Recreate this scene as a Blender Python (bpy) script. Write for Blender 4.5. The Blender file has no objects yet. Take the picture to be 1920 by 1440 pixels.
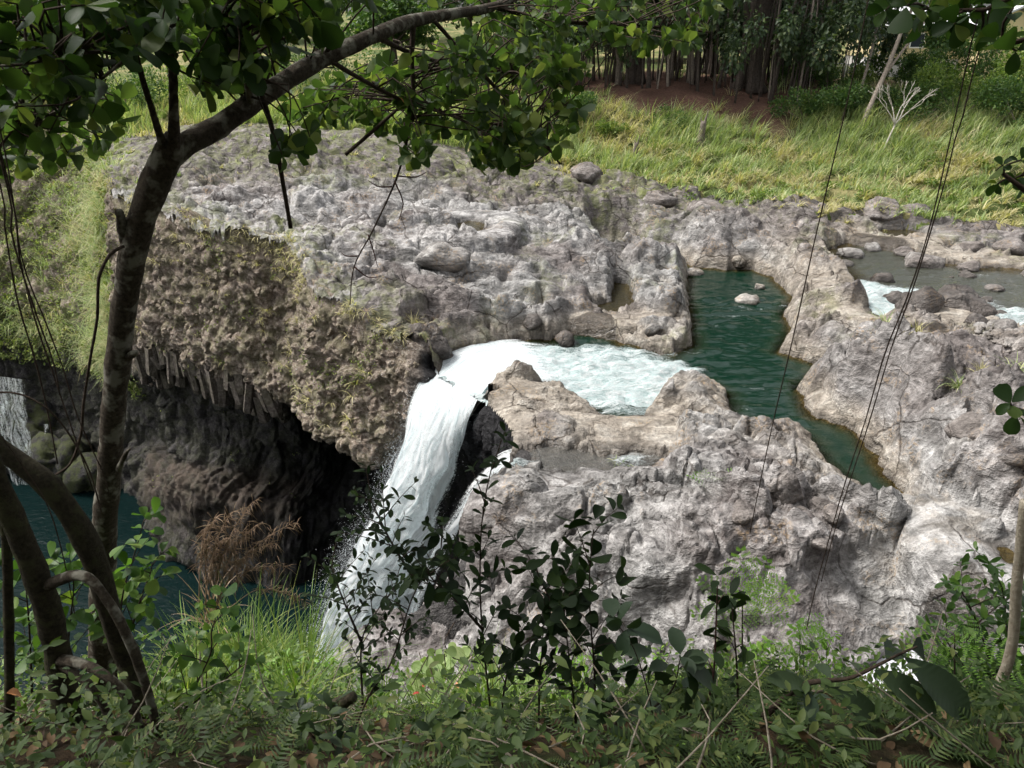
import bpy, bmesh, math, random
import numpy as np
from mathutils import Vector, Matrix

# ------------------------------------------------------------------ camera
H = 10.0
PITCH = math.radians(26.0)
F = 1397.0                      # focal length in pixels of a 1920 wide frame
scene = bpy.context.scene
cam_data = bpy.data.cameras.new('camera')
cam_data.sensor_width = 36.0
cam_data.lens = 36.0 * F / 1920.0
cam_data.clip_start = 0.05
cam_data.clip_end = 3000.0
cam = bpy.data.objects.new('camera', cam_data)
scene.collection.objects.link(cam)
cam.location = (0, 0, H)
cam.rotation_euler = (math.radians(90) - PITCH, 0, 0)
scene.camera = cam

# ------------------------------------------------------------------ sky and sun
SUN_ELEV, SUN_AZ = math.radians(56), math.radians(-78)     # azimuth from +Y towards +X
world = bpy.data.worlds.new('World')
scene.world = world
world.use_nodes = True
wn = world.node_tree
wn.nodes.clear()
sky = wn.nodes.new('ShaderNodeTexSky')
sky.sky_type = 'NISHITA'
sky.sun_disc = False
sky.sun_elevation = SUN_ELEV
sky.sun_rotation = SUN_AZ
sky.air_density = 1.0
sky.dust_density = 4.0
sky.ozone_density = 1.0
hs = wn.nodes.new('ShaderNodeHueSaturation')
hs.inputs['Saturation'].default_value = 0.16             # thin high cloud: a pale, nearly white sky
bg = wn.nodes.new('ShaderNodeBackground')
bg.inputs['Strength'].default_value = 0.085
wo = wn.nodes.new('ShaderNodeOutputWorld')
wn.links.new(sky.outputs[0], hs.inputs['Color'])
wn.links.new(hs.outputs[0], bg.inputs['Color'])
wn.links.new(bg.outputs[0], wo.inputs['Surface'])
sun_data = bpy.data.lights.new('sun', 'SUN')
sun_data.energy = 1.5
sun_data.angle = math.radians(12)
sun_data.color = (1.0, 0.96, 0.9)
sun = bpy.data.objects.new('sun', sun_data)
scene.collection.objects.link(sun)
sdir = Vector((math.sin(SUN_AZ) * math.cos(SUN_ELEV), math.cos(SUN_AZ) * math.cos(SUN_ELEV), math.sin(SUN_ELEV)))
sun.rotation_euler = sdir.to_track_quat('Z', 'Y').to_euler()
sun.location = (0, 0, 60)

scene.view_settings.view_transform = 'Standard'
scene.view_settings.look = 'None'
scene.view_settings.gamma = 1.0
scene.view_settings.exposure = 1.76
scene.view_settings.use_curve_mapping = False
scene.render.engine = 'CYCLES'
cy = scene.cycles
cy.max_bounces = 4
cy.diffuse_bounces = 2
cy.glossy_bounces = 2
cy.transmission_bounces = 2
cy.transparent_max_bounces = 8
cy.use_adaptive_sampling = True
cy.adaptive_threshold = 0.03
cy.use_light_tree = False
cy.caustics_reflective = False
cy.caustics_refractive = False
cy.sample_clamp_indirect = 6.0
cy.use_denoising = True
try:
    cy.denoiser = 'OPENIMAGEDENOISE'
except Exception:
    pass

# ------------------------------------------------------------------ helpers
rng = np.random.default_rng(11)
random.seed(11)
COL = scene.collection
sp_, cp_ = math.sin(PITCH), math.cos(PITCH)
FWD = np.array([0, cp_, -sp_]); UPV = np.array([0, sp_, cp_]); RT = np.array([1.0, 0, 0]); CAMP = np.array([0, 0, H])


def ray(px, py):
    return FWD + RT * ((px - 960.0) / F) + UPV * ((720.0 - py) / F)


def P(px, py, z=0.0):
    """survey point: where the sight line through a pixel meets height z"""
    d = ray(px, py)
    return CAMP + d * ((z - H) / d[2])


def D(px, py, Y):
    """survey point: where the sight line through a pixel meets distance Y"""
    d = ray(px, py)
    return CAMP + d * (Y / d[1])


def to_px(p):
    v = np.asarray(p, float) - CAMP
    w = v @ FWD
    return 960 + F * (v @ RT) / w, 720 - F * (v @ UPV) / w, w


def smooth(e0, e1, x):
    t = np.clip((x - e0) / (e1 - e0), 0, 1)
    return t * t * (3 - 2 * t)


def lerp(a, b, t):
    return a + (b - a) * t


def nrm(v):
    v = np.asarray(v, float)
    return v / np.maximum(np.linalg.norm(v, axis=-1, keepdims=True), 1e-9)


_perm = np.random.default_rng(3).permutation(256)
_perm = np.concatenate([_perm, _perm, _perm]).astype(np.int64)
_g2 = np.array([[math.cos(a), math.sin(a)] for a in np.linspace(0, 2 * math.pi, 17)[:-1]])
_g3 = nrm(np.random.default_rng(5).normal(size=(64, 3)))


def perlin2(x, y):
    xi = np.floor(x).astype(np.int64); yi = np.floor(y).astype(np.int64)
    xf = x - xi; yf = y - yi
    u = xf * xf * xf * (xf * (xf * 6 - 15) + 10); v = yf * yf * yf * (yf * (yf * 6 - 15) + 10)

    def g(ix, iy, dx, dy):
        h = _perm[_perm[ix & 255] + (iy & 255)] & 15
        return _g2[h, 0] * dx + _g2[h, 1] * dy
    a = g(xi, yi, xf, yf); b = g(xi + 1, yi, xf - 1, yf)
    c = g(xi, yi + 1, xf, yf - 1); d = g(xi + 1, yi + 1, xf - 1, yf - 1)
    return lerp(lerp(a, b, u), lerp(c, d, u), v) * 1.4


def perlin3(p):
    i = np.floor(p).astype(np.int64); f = p - i
    w = f * f * f * (f * (f * 6 - 15) + 10)
    out = 0
    for dx in (0, 1):
        wx = w[:, 0] if dx else 1 - w[:, 0]
        for dy in (0, 1):
            wy = w[:, 1] if dy else 1 - w[:, 1]
            for dz in (0, 1):
                wz = w[:, 2] if dz else 1 - w[:, 2]
                h = _perm[_perm[_perm[(i[:, 0] + dx) & 255] + ((i[:, 1] + dy) & 255)] + ((i[:, 2] + dz) & 255)] & 63
                g = _g3[h]
                out = out + wx * wy * wz * (g[:, 0] * (f[:, 0] - dx) + g[:, 1] * (f[:, 1] - dy) + g[:, 2] * (f[:, 2] - dz))
    return out * 1.5


def voronoi2(x, y, seed=0):
    """F1, F2 distances and the id of the nearest cell"""
    xi = np.floor(x).astype(np.int64); yi = np.floor(y).astype(np.int64)
    f1 = np.full(x.shape, 9.0); f2 = np.full(x.shape, 9.0); cid = np.zeros(x.shape, np.int64)
    for dx in (-1, 0, 1):
        for dy in (-1, 0, 1):
            h = _perm[_perm[(xi + dx + seed) & 255] + ((yi + dy) & 255)]
            h2 = _perm[h + 57]
            d = np.hypot(xi + dx + h / 255.0 - x, yi + dy + h2 / 255.0 - y)
            m = d < f1
            f2 = np.where(m, f1, np.minimum(f2, d)); cid = np.where(m, h, cid); f1 = np.where(m, d, f1)
    return f1, f2, cid


def voronoi_facets(x, y, seed=0):
    """F2-F1 and a random tilted plane per cell"""
    xi = np.floor(x).astype(np.int64); yi = np.floor(y).astype(np.int64)
    f1 = np.full(x.shape, 9.0); f2 = np.full(x.shape, 9.0); pl = np.zeros(x.shape)
    for dx in (-1, 0, 1):
        for dy in (-1, 0, 1):
            h = _perm[_perm[(xi + dx + seed) & 255] + ((yi + dy) & 255)]
            h2 = _perm[h + 57]; h3 = _perm[h + 131]; h4 = _perm[h2 + 17]
            ax = x - (xi + dx + h / 255.0); ay = y - (yi + dy + h2 / 255.0)
            d = np.hypot(ax, ay)
            m = d < f1
            f2 = np.where(m, f1, np.minimum(f2, d))
            pl = np.where(m, (h3 / 255.0 - .5) * 1.0 + (h4 / 255.0 - .5) * 1.2 * ax + (h / 255.0 - .35) * 1.2 * ay, pl)
            f1 = np.where(m, d, f1)
    return f2 - f1, pl


def sdf_poly(x, y, poly):
    """signed distance to a closed polygon, negative inside"""
    poly = np.asarray(poly, float)
    d = np.full(x.shape, 1e9); ins = np.zeros(x.shape, bool)
    n = len(poly)
    for k in range(n):
        ax, ay = poly[k][:2]; bx, by = poly[(k + 1) % n][:2]
        ex, ey = bx - ax, by - ay
        t = np.clip(((x - ax) * ex + (y - ay) * ey) / (ex * ex + ey * ey + 1e-12), 0, 1)
        d = np.minimum(d, (x - ax - t * ex) ** 2 + (y - ay - t * ey) ** 2)
        c = (ay > y) != (by > y)
        ins ^= c & (x < ex * (y - ay) / (ey + 1e-12 * (ey == 0)) + ax)
    d = np.sqrt(d)
    return np.where(ins, -d, d)


def catmull(pts, n):
    """n points spread evenly along a smooth open curve"""
    p = np.asarray(pts, float)
    if len(p) == 2:
        return p[0] + (p[1] - p[0]) * np.linspace(0, 1, n)[:, None]
    e = np.vstack([2 * p[0] - p[1], p, 2 * p[-1] - p[-2]])
    out = []
    for k in range(1, len(e) - 2):
        t = np.linspace(0, 1, 24, endpoint=False)[:, None]
        a, b, c, d = e[k - 1], e[k], e[k + 1], e[k + 2]
        out.append(0.5 * (2 * b + (c - a) * t + (2 * a - 5 * b + 4 * c - d) * t ** 2 + (3 * b - a - 3 * c + d) * t ** 3))
    out = np.vstack(out + [p[-1:]])
    s = np.concatenate([[0], np.cumsum(np.linalg.norm(np.diff(out[:, :3], axis=0), axis=1))])
    q = np.linspace(0, s[-1], n)
    return np.stack([np.interp(q, s, out[:, k]) for k in range(p.shape[1])], 1)


# -------- meshes
def mesh_np(name, verts, faces, smooth_shade=True):
    """verts (N,3); faces an (M,3|4) array or a list of such arrays"""
    if not isinstance(faces, list):
        faces = [faces]
    faces = [np.asarray(f, np.int32) for f in faces if len(f)]
    me = bpy.data.meshes.new(name)
    v = np.ascontiguousarray(verts, np.float32)
    me.vertices.add(len(v)); me.vertices.foreach_set('co', v.ravel())
    tot = np.concatenate([np.full(len(f), f.shape[1], np.int32) for f in faces])
    idx = np.concatenate([f.ravel() for f in faces])
    start = np.concatenate([[0], np.cumsum(tot)[:-1]]).astype(np.int32)
    me.loops.add(len(idx)); me.loops.foreach_set('vertex_index', idx)
    me.polygons.add(len(tot)); me.polygons.foreach_set('loop_start', start)
    try:
        me.polygons.foreach_set('loop_total', tot)
    except Exception:
        pass
    me.polygons.foreach_set('use_smooth', np.full(len(tot), bool(smooth_shade)))
    me.update(calc_edges=True)
    return me


def attr(me, name, vals):
    a = me.attributes.new(name, 'FLOAT', 'POINT')
    a.data.foreach_set('value', np.ascontiguousarray(vals, np.float32))


def link(name, me, mat=None, parent=None, **props):
    o = bpy.data.objects.new(name, me)
    COL.objects.link(o)
    if mat is not None and me is not None and not me.materials:
        me.materials.append(mat)
    if parent is not None:
        o.parent = parent
    for k, v in props.items():
        o[k] = v
    return o


def empty(name, loc, label, category, group=None, **props):
    o = bpy.data.objects.new(name, None)
    COL.objects.link(o)
    o.location = tuple(float(c) for c in loc)
    o['label'] = label; o['category'] = category
    if group:
        o['group'] = group
    for k, v in props.items():
        o[k] = v
    return o


def grid_faces(nr, nc, keep=None):
    i = np.arange(nr * nc).reshape(nr, nc)
    q = np.stack([i[:-1, :-1], i[:-1, 1:], i[1:, 1:], i[1:, :-1]], -1).reshape(-1, 4)
    if keep is not None:
        q = q[keep.reshape(-1)]
    return q


def compact(v, f, *attrs):
    used = np.zeros(len(v), bool); used[f.ravel()] = True
    m = np.cumsum(used) - 1
    return (v[used], m[f]) + tuple(a[used] for a in attrs)


class MB:
    """collects vertices and faces"""
    def __init__(self):
        self.v = []; self.f3 = []; self.f4 = []; self.n = 0

    def add(self, v, f):
        v = np.asarray(v, float); f = np.asarray(f, int)
        if len(f) == 0:
            return
        (self.f3 if f.shape[1] == 3 else self.f4).append(f + self.n)
        self.v.append(v); self.n += len(v)

    def tube(self, pts, radii, seg=6, n=None, rough=0.0):
        p = np.asarray(pts, float)
        r = np.asarray(radii if np.ndim(radii) else [radii] * len(p), float)
        if n:
            q = catmull(np.column_stack([p, r]), n); p, r = q[:, :3], q[:, 3]
        m = len(p)
        t = np.gradient(p, axis=0); t = nrm(t)
        ref = np.array([0.0, 0, 1]) if abs(t[0][2]) < 0.9 else np.array([1.0, 0, 0])
        x = nrm(np.cross(t, ref)); 
        for k in range(1, m):
            a = x[k - 1] - t[k] * (x[k - 1] @ t[k]); x[k] = a / max(np.linalg.norm(a), 1e-9)
        y = np.cross(t, x)
        ang = np.linspace(0, 2 * math.pi, seg, endpoint=False)
        ring = p[:, None, :] + r[:, None, None] * (np.cos(ang)[None, :, None] * x[:, None, :] + np.sin(ang)[None, :, None] * y[:, None, :])
        if rough:
            c = ring - p[:, None, :]
            q = ring.reshape(-1, 3)
            s = 1 + rough * (perlin3(q * 0.35 / max(r.mean(), 1e-3) + 7.3) + 0.6 * perlin3(q * 1.1 / max(r.mean(), 1e-3)))
            ring = p[:, None, :] + c * s.reshape(m, seg, 1)
        v = ring.reshape(-1, 3)
        i = np.arange(m * seg).reshape(m, seg); j = np.roll(i, -1, 1)
        f = np.stack([i[:-1], j[:-1], j[1:], i[1:]], -1).reshape(-1, 4)
        base = self.n
        self.add(v, f)
        self.v.append(np.array([p[0], p[-1]])); self.n += 2
        b0, b1 = base + m * seg, base + m * seg + 1
        self.f3.append(np.stack([np.full(seg, b0), base + j[0], base + i[0]], -1))
        self.f3.append(np.stack([np.full(seg, b1), base + i[-1], base + j[-1]], -1))

    def box(self, lo, hi, rot=None, org=(0, 0, 0)):
        lo = np.asarray(lo, float); hi = np.asarray(hi, float)
        c = np.array([[x, y, z] for z in (0, 1) for y in (0, 1) for x in (0, 1)]) * (hi - lo) + lo
        if rot is not None:
            c = (np.asarray(rot) @ c.T).T + np.asarray(org)
        self.add(c, [[0, 2, 3, 1], [4, 5, 7, 6], [0, 1, 5, 4], [2, 6, 7, 3], [0, 4, 6, 2], [1, 3, 7, 5]])

    def mesh(self, name, smooth_shade=True, origin=None):
        v = np.vstack(self.v)
        if origin is not None:
            v = v - np.asarray(origin)
        fs = []
        if self.f3: fs.append(np.vstack(self.f3))
        if self.f4: fs.append(np.vstack(self.f4))
        return mesh_np(name, v, fs, smooth_shade)


def leaf_template(length=1.0, width=0.5, peak=0.62, n=6, fold=0.10, droop=0.15, ribs=0, pointed=0.0, cup=0.0, stalk=0.06):
    """a leaf blade along +X with its face towards +Z; returns verts, tri faces"""
    t = np.linspace(0, 1, n)
    prof = np.where(t < peak, np.sin(0.5 * math.pi * np.clip(t / peak, 0, 1)) ** 0.85,
                    np.sqrt(np.clip(1 - ((t - peak) / (1 - peak)) ** 2, 0, 1)))
    if pointed:
        prof = prof * (1 - pointed * smooth(0.75, 1.0, t))
    prof[0] = 0.05
    prof[-1] = max(prof[-1], 0.04)
    w = prof * width * 0.5
    z = -droop * t ** 2 * length
    rib = ribs * np.where(np.arange(n) % 2, 1, -1) * np.sin(math.pi * t) if ribs else 0 * t
    mid = np.stack([t * length + stalk, 0 * t, z], 1)
    sk = 0.18 * w  # side veins run forward
    L = np.stack([t * length + stalk + sk, w, z + fold * w * 2 + rib - cup * w], 1)
    R = np.stack([t * length + stalk + sk, -w, z + fold * w * 2 + rib - cup * w], 1)
    v = np.vstack([mid, L, R])
    f = []
    for k in range(n - 1):
        f += [[k, k + 1, n + k + 1], [k, n + k + 1, n + k], [k, 2 * n + k + 1, k + 1], [k, 2 * n + k, 2 * n + k + 1]]
    nv = len(v)
    st = np.array([[0, 0.012 * length, 0], [0, -0.012 * length, 0], [stalk + 0.02, 0, 0]])
    v = np.vstack([v, st]); f.append([nv, nv + 1, nv + 2])
    return v, np.array(f)


def frames(d, n):
    """rotation matrices whose columns are direction d, side, face normal near n"""
    d = nrm(d)
    n = n - d * np.sum(n * d, -1, keepdims=True)
    n = nrm(n)
    y = np.cross(n, d)
    return np.stack([d, y, n], -1)


def scatter(tmpl, pos, R, scale):
    tv, tf = tmpl
    N = len(pos)
    sc = np.asarray(scale, float).reshape(N, 1, -1)
    v = np.einsum('nij,nkj->nki', R, tv[None] * sc) + pos[:, None, :]
    f = tf[None] + (np.arange(N) * len(tv))[:, None, None]
    return v.reshape(-1, 3), f.reshape(-1, tf.shape[1])


def rand_dirs(n, up=0.0, r=None):
    r = r or rng
    v = r.normal(size=(n, 3)); v[:, 2] += up
    return nrm(v)


def blades(base, az, length, lean, width, nseg=3, curl=1.6):
    """arching grass blades as strips; all arguments (N,)"""
    N = len(base)
    t = np.linspace(0, 1, nseg + 1)
    ang = lean[:, None] + curl * t[None, :] * (0.25 + lean[:, None])        # angle off vertical grows along the blade
    ang = np.minimum(ang, 2.5)
    dl = length[:, None] / nseg
    hx = np.concatenate([np.zeros((N, 1)), np.cumsum(np.sin(ang[:, :-1]) * dl, 1)], 1)
    hz = np.concatenate([np.zeros((N, 1)), np.cumsum(np.cos(ang[:, :-1]) * dl, 1)], 1)
    c, s = np.cos(az)[:, None], np.sin(az)[:, None]
    mid = np.stack([base[:, 0:1] + hx * c, base[:, 1:2] + hx * s, base[:, 2:3] + hz], -1)
    wid = width[:, None] * (1 - 0.93 * t[None, :] ** 1.6) * 0.5
    tw = az + 1.57 + rng.uniform(-0.6, 0.6, N)
    off = np.stack([wid * np.cos(tw)[:, None], wid * np.sin(tw)[:, None], 0 * wid], -1)
    v = np.stack([mid - off, mid + off], 2).reshape(N, -1, 3)
    m = (nseg + 1) * 2
    k = np.arange(nseg) * 2
    f = np.stack([k, k + 1, k + 3, k + 2], -1)[None] + (np.arange(N) * m)[:, None, None]
    return v.reshape(-1, 3), f.reshape(-1, 4)


# -------- materials
def new_mat(name):
    m = bpy.data.materials.new(name)
    m.use_nodes = True
    nt = m.node_tree
    nt.nodes.clear()
    return m, nt, nt.nodes.new('ShaderNodeOutputMaterial')


def N_(nt, kind, **kw):
    n = nt.nodes.new('ShaderNode' + kind)
    for k, v in kw.items():
        if k in n.inputs:
            n.inputs[k].default_value = v
        else:
            setattr(n, k, v)
    return n


def noise_(nt, vec, scale, detail=4.0, rough=0.6, dist=0.0):
    n = nt.nodes.new('ShaderNodeTexNoise')
    n.inputs['Scale'].default_value = scale
    n.inputs['Detail'].default_value = detail
    n.inputs['Roughness'].default_value = rough
    n.inputs['Distortion'].default_value = dist
    if vec is not None:
        nt.links.new(vec, n.inputs['Vector'])
    return n.outputs['Fac']


def ramp_(nt, fac, stops):
    r = nt.nodes.new('ShaderNodeValToRGB')
    e = r.color_ramp.elements
    while len(e) < len(stops):
        e.new(0.5)
    for k, (p, c) in enumerate(stops):
        e[k].position = p
        e[k].color = (c[0], c[1], c[2], 1) if np.ndim(c) else (c, c, c, 1)
    nt.links.new(fac, r.inputs['Fac'])
    return r.outputs['Color']


def mix_(nt, fac, a, b, mode='MIX'):
    n = nt.nodes.new('ShaderNodeMix')
    n.data_type = 'RGBA'
    n.blend_type = mode
    for sock, val in ((n.inputs[0], fac), (n.inputs[6], a), (n.inputs[7], b)):
        if isinstance(val, bpy.types.NodeSocket):
            nt.links.new(val, sock)
        elif np.ndim(val):
            sock.default_value = (val[0], val[1], val[2], 1)
        else:
            sock.default_value = val
    return n.outputs[2]


def math_(nt, op, a, b=None, c=None, clamp=False):
    n = nt.nodes.new('ShaderNodeMath')
    n.operation = op
    n.use_clamp = clamp
    for k, val in enumerate((a, b, c)):
        if val is None:
            continue
        if isinstance(val, bpy.types.NodeSocket):
            nt.links.new(val, n.inputs[k])
        else:
            n.inputs[k].default_value = val
    return n.outputs[0]


def attr_(nt, name):
    n = nt.nodes.new('ShaderNodeAttribute')
    n.attribute_name = name
    return n.outputs['Fac']


def pos_(nt, scale=None):
    g = nt.nodes.new('ShaderNodeNewGeometry')
    if scale is None:
        return g.outputs['Position']
    m = nt.nodes.new('ShaderNodeMapping')
    m.inputs['Scale'].default_value = scale
    nt.links.new(g.outputs['Position'], m.inputs['Vector'])
    return m.outputs[0]


def bump_(nt, height, strength, dist):
    b = nt.nodes.new('ShaderNodeBump')
    b.inputs['Strength'].default_value = strength
    b.inputs['Distance'].default_value = dist
    nt.links.new(height, b.inputs['Height'])
    return b.outputs['Normal']


def bsdf_(nt, out, color, rough=0.8, spec=0.3, normal=None, **kw):
    b = nt.nodes.new('ShaderNodeBsdfPrincipled')
    for sock, val in ((b.inputs['Base Color'], color), (b.inputs['Roughness'], rough)):
        if isinstance(val, bpy.types.NodeSocket):
            nt.links.new(val, sock)
        elif np.ndim(val):
            sock.default_value = (val[0], val[1], val[2], 1)
        else:
            sock.default_value = val
    b.inputs['Specular IOR Level'].default_value = spec
    if normal is not None:
        nt.links.new(normal, b.inputs['Normal'])
    if out is not None:
        nt.links.new(b.outputs[0], out.inputs['Surface'])
    return b


def leaf_mat(name, c1, c2, c3=None, transl=0.35, rough=0.42, spec=0.45, island=True, tint=None):
    """foliage: the colour drifts from leaf to leaf; some light comes through the blade"""
    m, nt, out = new_mat(name)
    if island:
        rnd = nt.nodes.new('ShaderNodeNewGeometry').outputs['Random Per Island']
    else:
        rnd = nt.nodes.new('ShaderNodeObjectInfo').outputs['Random']
    stops = [(0.0, c1), (0.75, c2)] + ([(1.0, c3)] if c3 else [])
    col = ramp_(nt, rnd, stops)
    p = pos_(nt)
    col = mix_(nt, math_(nt, 'MULTIPLY', noise_(nt, p, 9.0, 3), 0.5), col, mix_(nt, 1.0, col, (0.55, 0.6, 0.5), 'MULTIPLY'))
    b = bsdf_(nt, None, col, rough, spec)
    tr = nt.nodes.new('ShaderNodeBsdfTranslucent')
    nt.links.new(mix_(nt, 1.0, col, tint or (1.45, 1.6, 0.65), 'MULTIPLY'), tr.inputs['Color'])
    ms = nt.nodes.new('ShaderNodeMixShader')
    ms.inputs[0].default_value = transl
    nt.links.new(b.outputs[0], ms.inputs[1]); nt.links.new(tr.outputs[0], ms.inputs[2])
    nt.links.new(ms.outputs[0], out.inputs['Surface'])
    return m


def bark_mat(name, dark, light, scale=30.0, lichen=None):
    m, nt, out = new_mat(name)
    p = pos_(nt)
    n1 = noise_(nt, p, scale, 6, 0.7); n2 = noise_(nt, p, scale * 0.22, 3, 0.6)
    col = ramp_(nt, n1, [(0.3, dark), (0.7, light)])
    if lichen:
        col = mix_(nt, ramp_(nt, n2, [(0.5, 0.0), (0.62, 0.8)]), col, lichen)
    bsdf_(nt, out, col, 0.9, 0.15, bump_(nt, n1, 1.0, 0.6 / scale))
    return m


def plain_mat(name, col, rough=0.7, var=0.25, scale=6.0, spec=0.3):
    m, nt, out = new_mat(name)
    n = noise_(nt, pos_(nt), scale, 5, 0.6)
    c = mix_(nt, ramp_(nt, n, [(0.3, 0.0), (0.7, 1.0)]), tuple(k * (1 - var) for k in col), tuple(min(1, k * (1 + var)) for k in col))
    bsdf_(nt, out, c, rough, spec, bump_(nt, n, 0.25, 0.02))
    return m
# ------------------------------------------------------------------ rock, cliff and soil materials
def rock_material():
    m, nt, out = new_mat('river_rock')
    p = pos_(nt)
    pw = pos_(nt, (0.8, 1.0, 1.7))
    big = noise_(nt, p, 0.28, 1, 0.55)
    mid = noise_(nt, pw, 1.7, 4, 0.68, 0.6)
    fine = noise_(nt, p, 11.0, 3, 0.7)
    speck = noise_(nt, p, 42.0, 1, 0.7)
    grey = ramp_(nt, mid, [(0.3, (0.105, 0.101, 0.097)), (0.5, (0.215, 0.21, 0.203)), (0.68, (0.375, 0.37, 0.36))])
    mauve = ramp_(nt, mid, [(0.3, (0.063, 0.053, 0.05)), (0.5, (0.148, 0.13, 0.123)), (0.7, (0.275, 0.252, 0.242))])
    tan = ramp_(nt, mid, [(0.3, (0.15, 0.127, 0.103)), (0.5, (0.265, 0.232, 0.192)), (0.68, (0.39, 0.358, 0.31))])
    col = mix_(nt, ramp_(nt, big, [(0.4, 0.0), (0.6, 1.0)]), grey, mauve)
    col = mix_(nt, attr_(nt, 'mauve'), col, mauve)
    col = mix_(nt, attr_(nt, 'tan'), col, tan)
    col = mix_(nt, math_(nt, 'MULTIPLY', attr_(nt, 'pale'), ramp_(nt, mid, [(0.42, 0.0), (0.62, 0.9)])), col, (0.42, 0.405, 0.395))
    col = mix_(nt, 1.0, col, ramp_(nt, fine, [(0.3, 0.62), (0.62, 1.12)]), 'MULTIPLY')
    col = mix_(nt, ramp_(nt, speck, [(0.6, 0.0), (0.72, 0.5)]), col, (0.09, 0.075, 0.065))
    # fallen leaves and dry moss caught in places
    lit = noise_(nt, p, 0.8, 2, 0.6)
    col = mix_(nt, math_(nt, 'MULTIPLY', ramp_(nt, lit, [(0.56, 0.0), (0.66, 0.7)]), ramp_(nt, fine, [(0.5, 0.0), (0.6, 1.0)])), col, (0.24, 0.165, 0.09))
    col = mix_(nt, math_(nt, 'MULTIPLY', attr_(nt, 'moss'), ramp_(nt, noise_(nt, p, 2.2, 3, 0.65), [(0.42, 0.0), (0.58, 1.0)])), col, (0.13, 0.15, 0.04))
    vor = nt.nodes.new('ShaderNodeTexVoronoi')
    vor.feature = 'DISTANCE_TO_EDGE'
    vor.inputs['Scale'].default_value = 0.55
    wv = nt.nodes.new('ShaderNodeVectorMath'); wv.operation = 'ADD'
    ncol = nt.nodes.new('ShaderNodeTexNoise'); ncol.inputs['Scale'].default_value = 0.9; ncol.inputs['Detail'].default_value = 4.0
    nt.links.new(p, ncol.inputs['Vector'])
    nt.links.new(p, wv.inputs[0]); nt.links.new(ncol.outputs['Color'], wv.inputs[1])
    nt.links.new(wv.outputs[0], vor.inputs['Vector'])
    crack = ramp_(nt, vor.outputs['Distance'], [(0.0, 0.0), (0.022, 1.0)])
    cm = ramp_(nt, noise_(nt, p, 0.5, 1, 0.5), [(0.42, 1.0), (0.55, 0.0)])
    crack = mix_(nt, cm, crack, (1, 1, 1))
    col = mix_(nt, crack, mix_(nt, 1.0, col, (0.3, 0.27, 0.25), 'MULTIPLY'), col)
    mp = nt.nodes.new('ShaderNodeMapping'); mp.inputs['Rotation'].default_value = (0, 0, 0.7); mp.inputs['Scale'].default_value = (0.5, 2.6, 2.6)
    nt.links.new(wv.outputs[0], mp.inputs['Vector'])
    flow = noise_(nt, mp.outputs[0], 1.6, 3, 0.6, 0.4)
    col = mix_(nt, 1.0, col, ramp_(nt, flow, [(0.36, 0.66), (0.6, 1.12)]), 'MULTIPLY')
    wet = attr_(nt, 'wet')
    col = mix_(nt, wet, col, mix_(nt, 1.0, col, (0.3, 0.28, 0.26), 'MULTIPLY'))
    rough = math_(nt, 'SUBTRACT', 0.88, math_(nt, 'MULTIPLY', wet, 0.55))
    h = math_(nt, 'ADD', math_(nt, 'MULTIPLY', mid, 0.9), math_(nt, 'MULTIPLY', fine, 0.6))
    h = math_(nt, 'ADD', h, math_(nt, 'MULTIPLY', speck, 0.1))
    h = math_(nt, 'ADD', h, math_(nt, 'MULTIPLY', crack, 0.22))
    h = math_(nt, 'ADD', h, math_(nt, 'MULTIPLY', flow, 0.9))
    bsdf_(nt, out, col, rough, 0.35, bump_(nt, h, 1.0, 0.11))
    return m


def cliff_material():
    m, nt, out = new_mat('cliff_rock')
    p = pos_(nt)
    a = noise_(nt, p, 1.1, 5, 0.65)
    b = noise_(nt, p, 6.5, 3, 0.75)
    c = noise_(nt, p, 20.0, 2, 0.7)
    brown = ramp_(nt, b, [(0.3, (0.07, 0.053, 0.04)), (0.48, (0.21, 0.165, 0.13)), (0.68, (0.44, 0.38, 0.315))])
    dark = ramp_(nt, b, [(0.3, (0.016, 0.015, 0.015)), (0.55, (0.045, 0.042, 0.041)), (0.75, (0.11, 0.104, 0.1))])
    col = mix_(nt, attr_(nt, 'basalt'), brown, dark)
    col = mix_(nt, math_(nt, 'MULTIPLY', ramp_(nt, c, [(0.58, 0.0), (0.66, 1.0)]), ramp_(nt, a, [(0.42, 0.0), (0.6, 0.9)])), col,
               mix_(nt, attr_(nt, 'basalt'), (0.52, 0.5, 0.47), (0.14, 0.13, 0.12)))
    col = mix_(nt, math_(nt, 'MULTIPLY', attr_(nt, 'moss'), ramp_(nt, noise_(nt, p, 1.6, 6, 0.7), [(0.43, 0.0), (0.56, 0.9)])), col, (0.085, 0.1, 0.03))
    col = mix_(nt, math_(nt, 'MULTIPLY', attr_(nt, 'earth'), ramp_(nt, a, [(0.35, 0.2), (0.6, 0.9)])), col, (0.09, 0.07, 0.055))
    damp_shade = attr_(nt, 'damp')
    col = mix_(nt, damp_shade, col, mix_(nt, 1.0, col, (0.33, 0.34, 0.38), 'MULTIPLY'))  # darkens damp rock by the falls and paints in the cave's shade
    h = math_(nt, 'ADD', b, math_(nt, 'MULTIPLY', c, 0.6))
    bsdf_(nt, out, col, 0.85, 0.2, bump_(nt, h, 1.0, 0.12))
    return m


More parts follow.
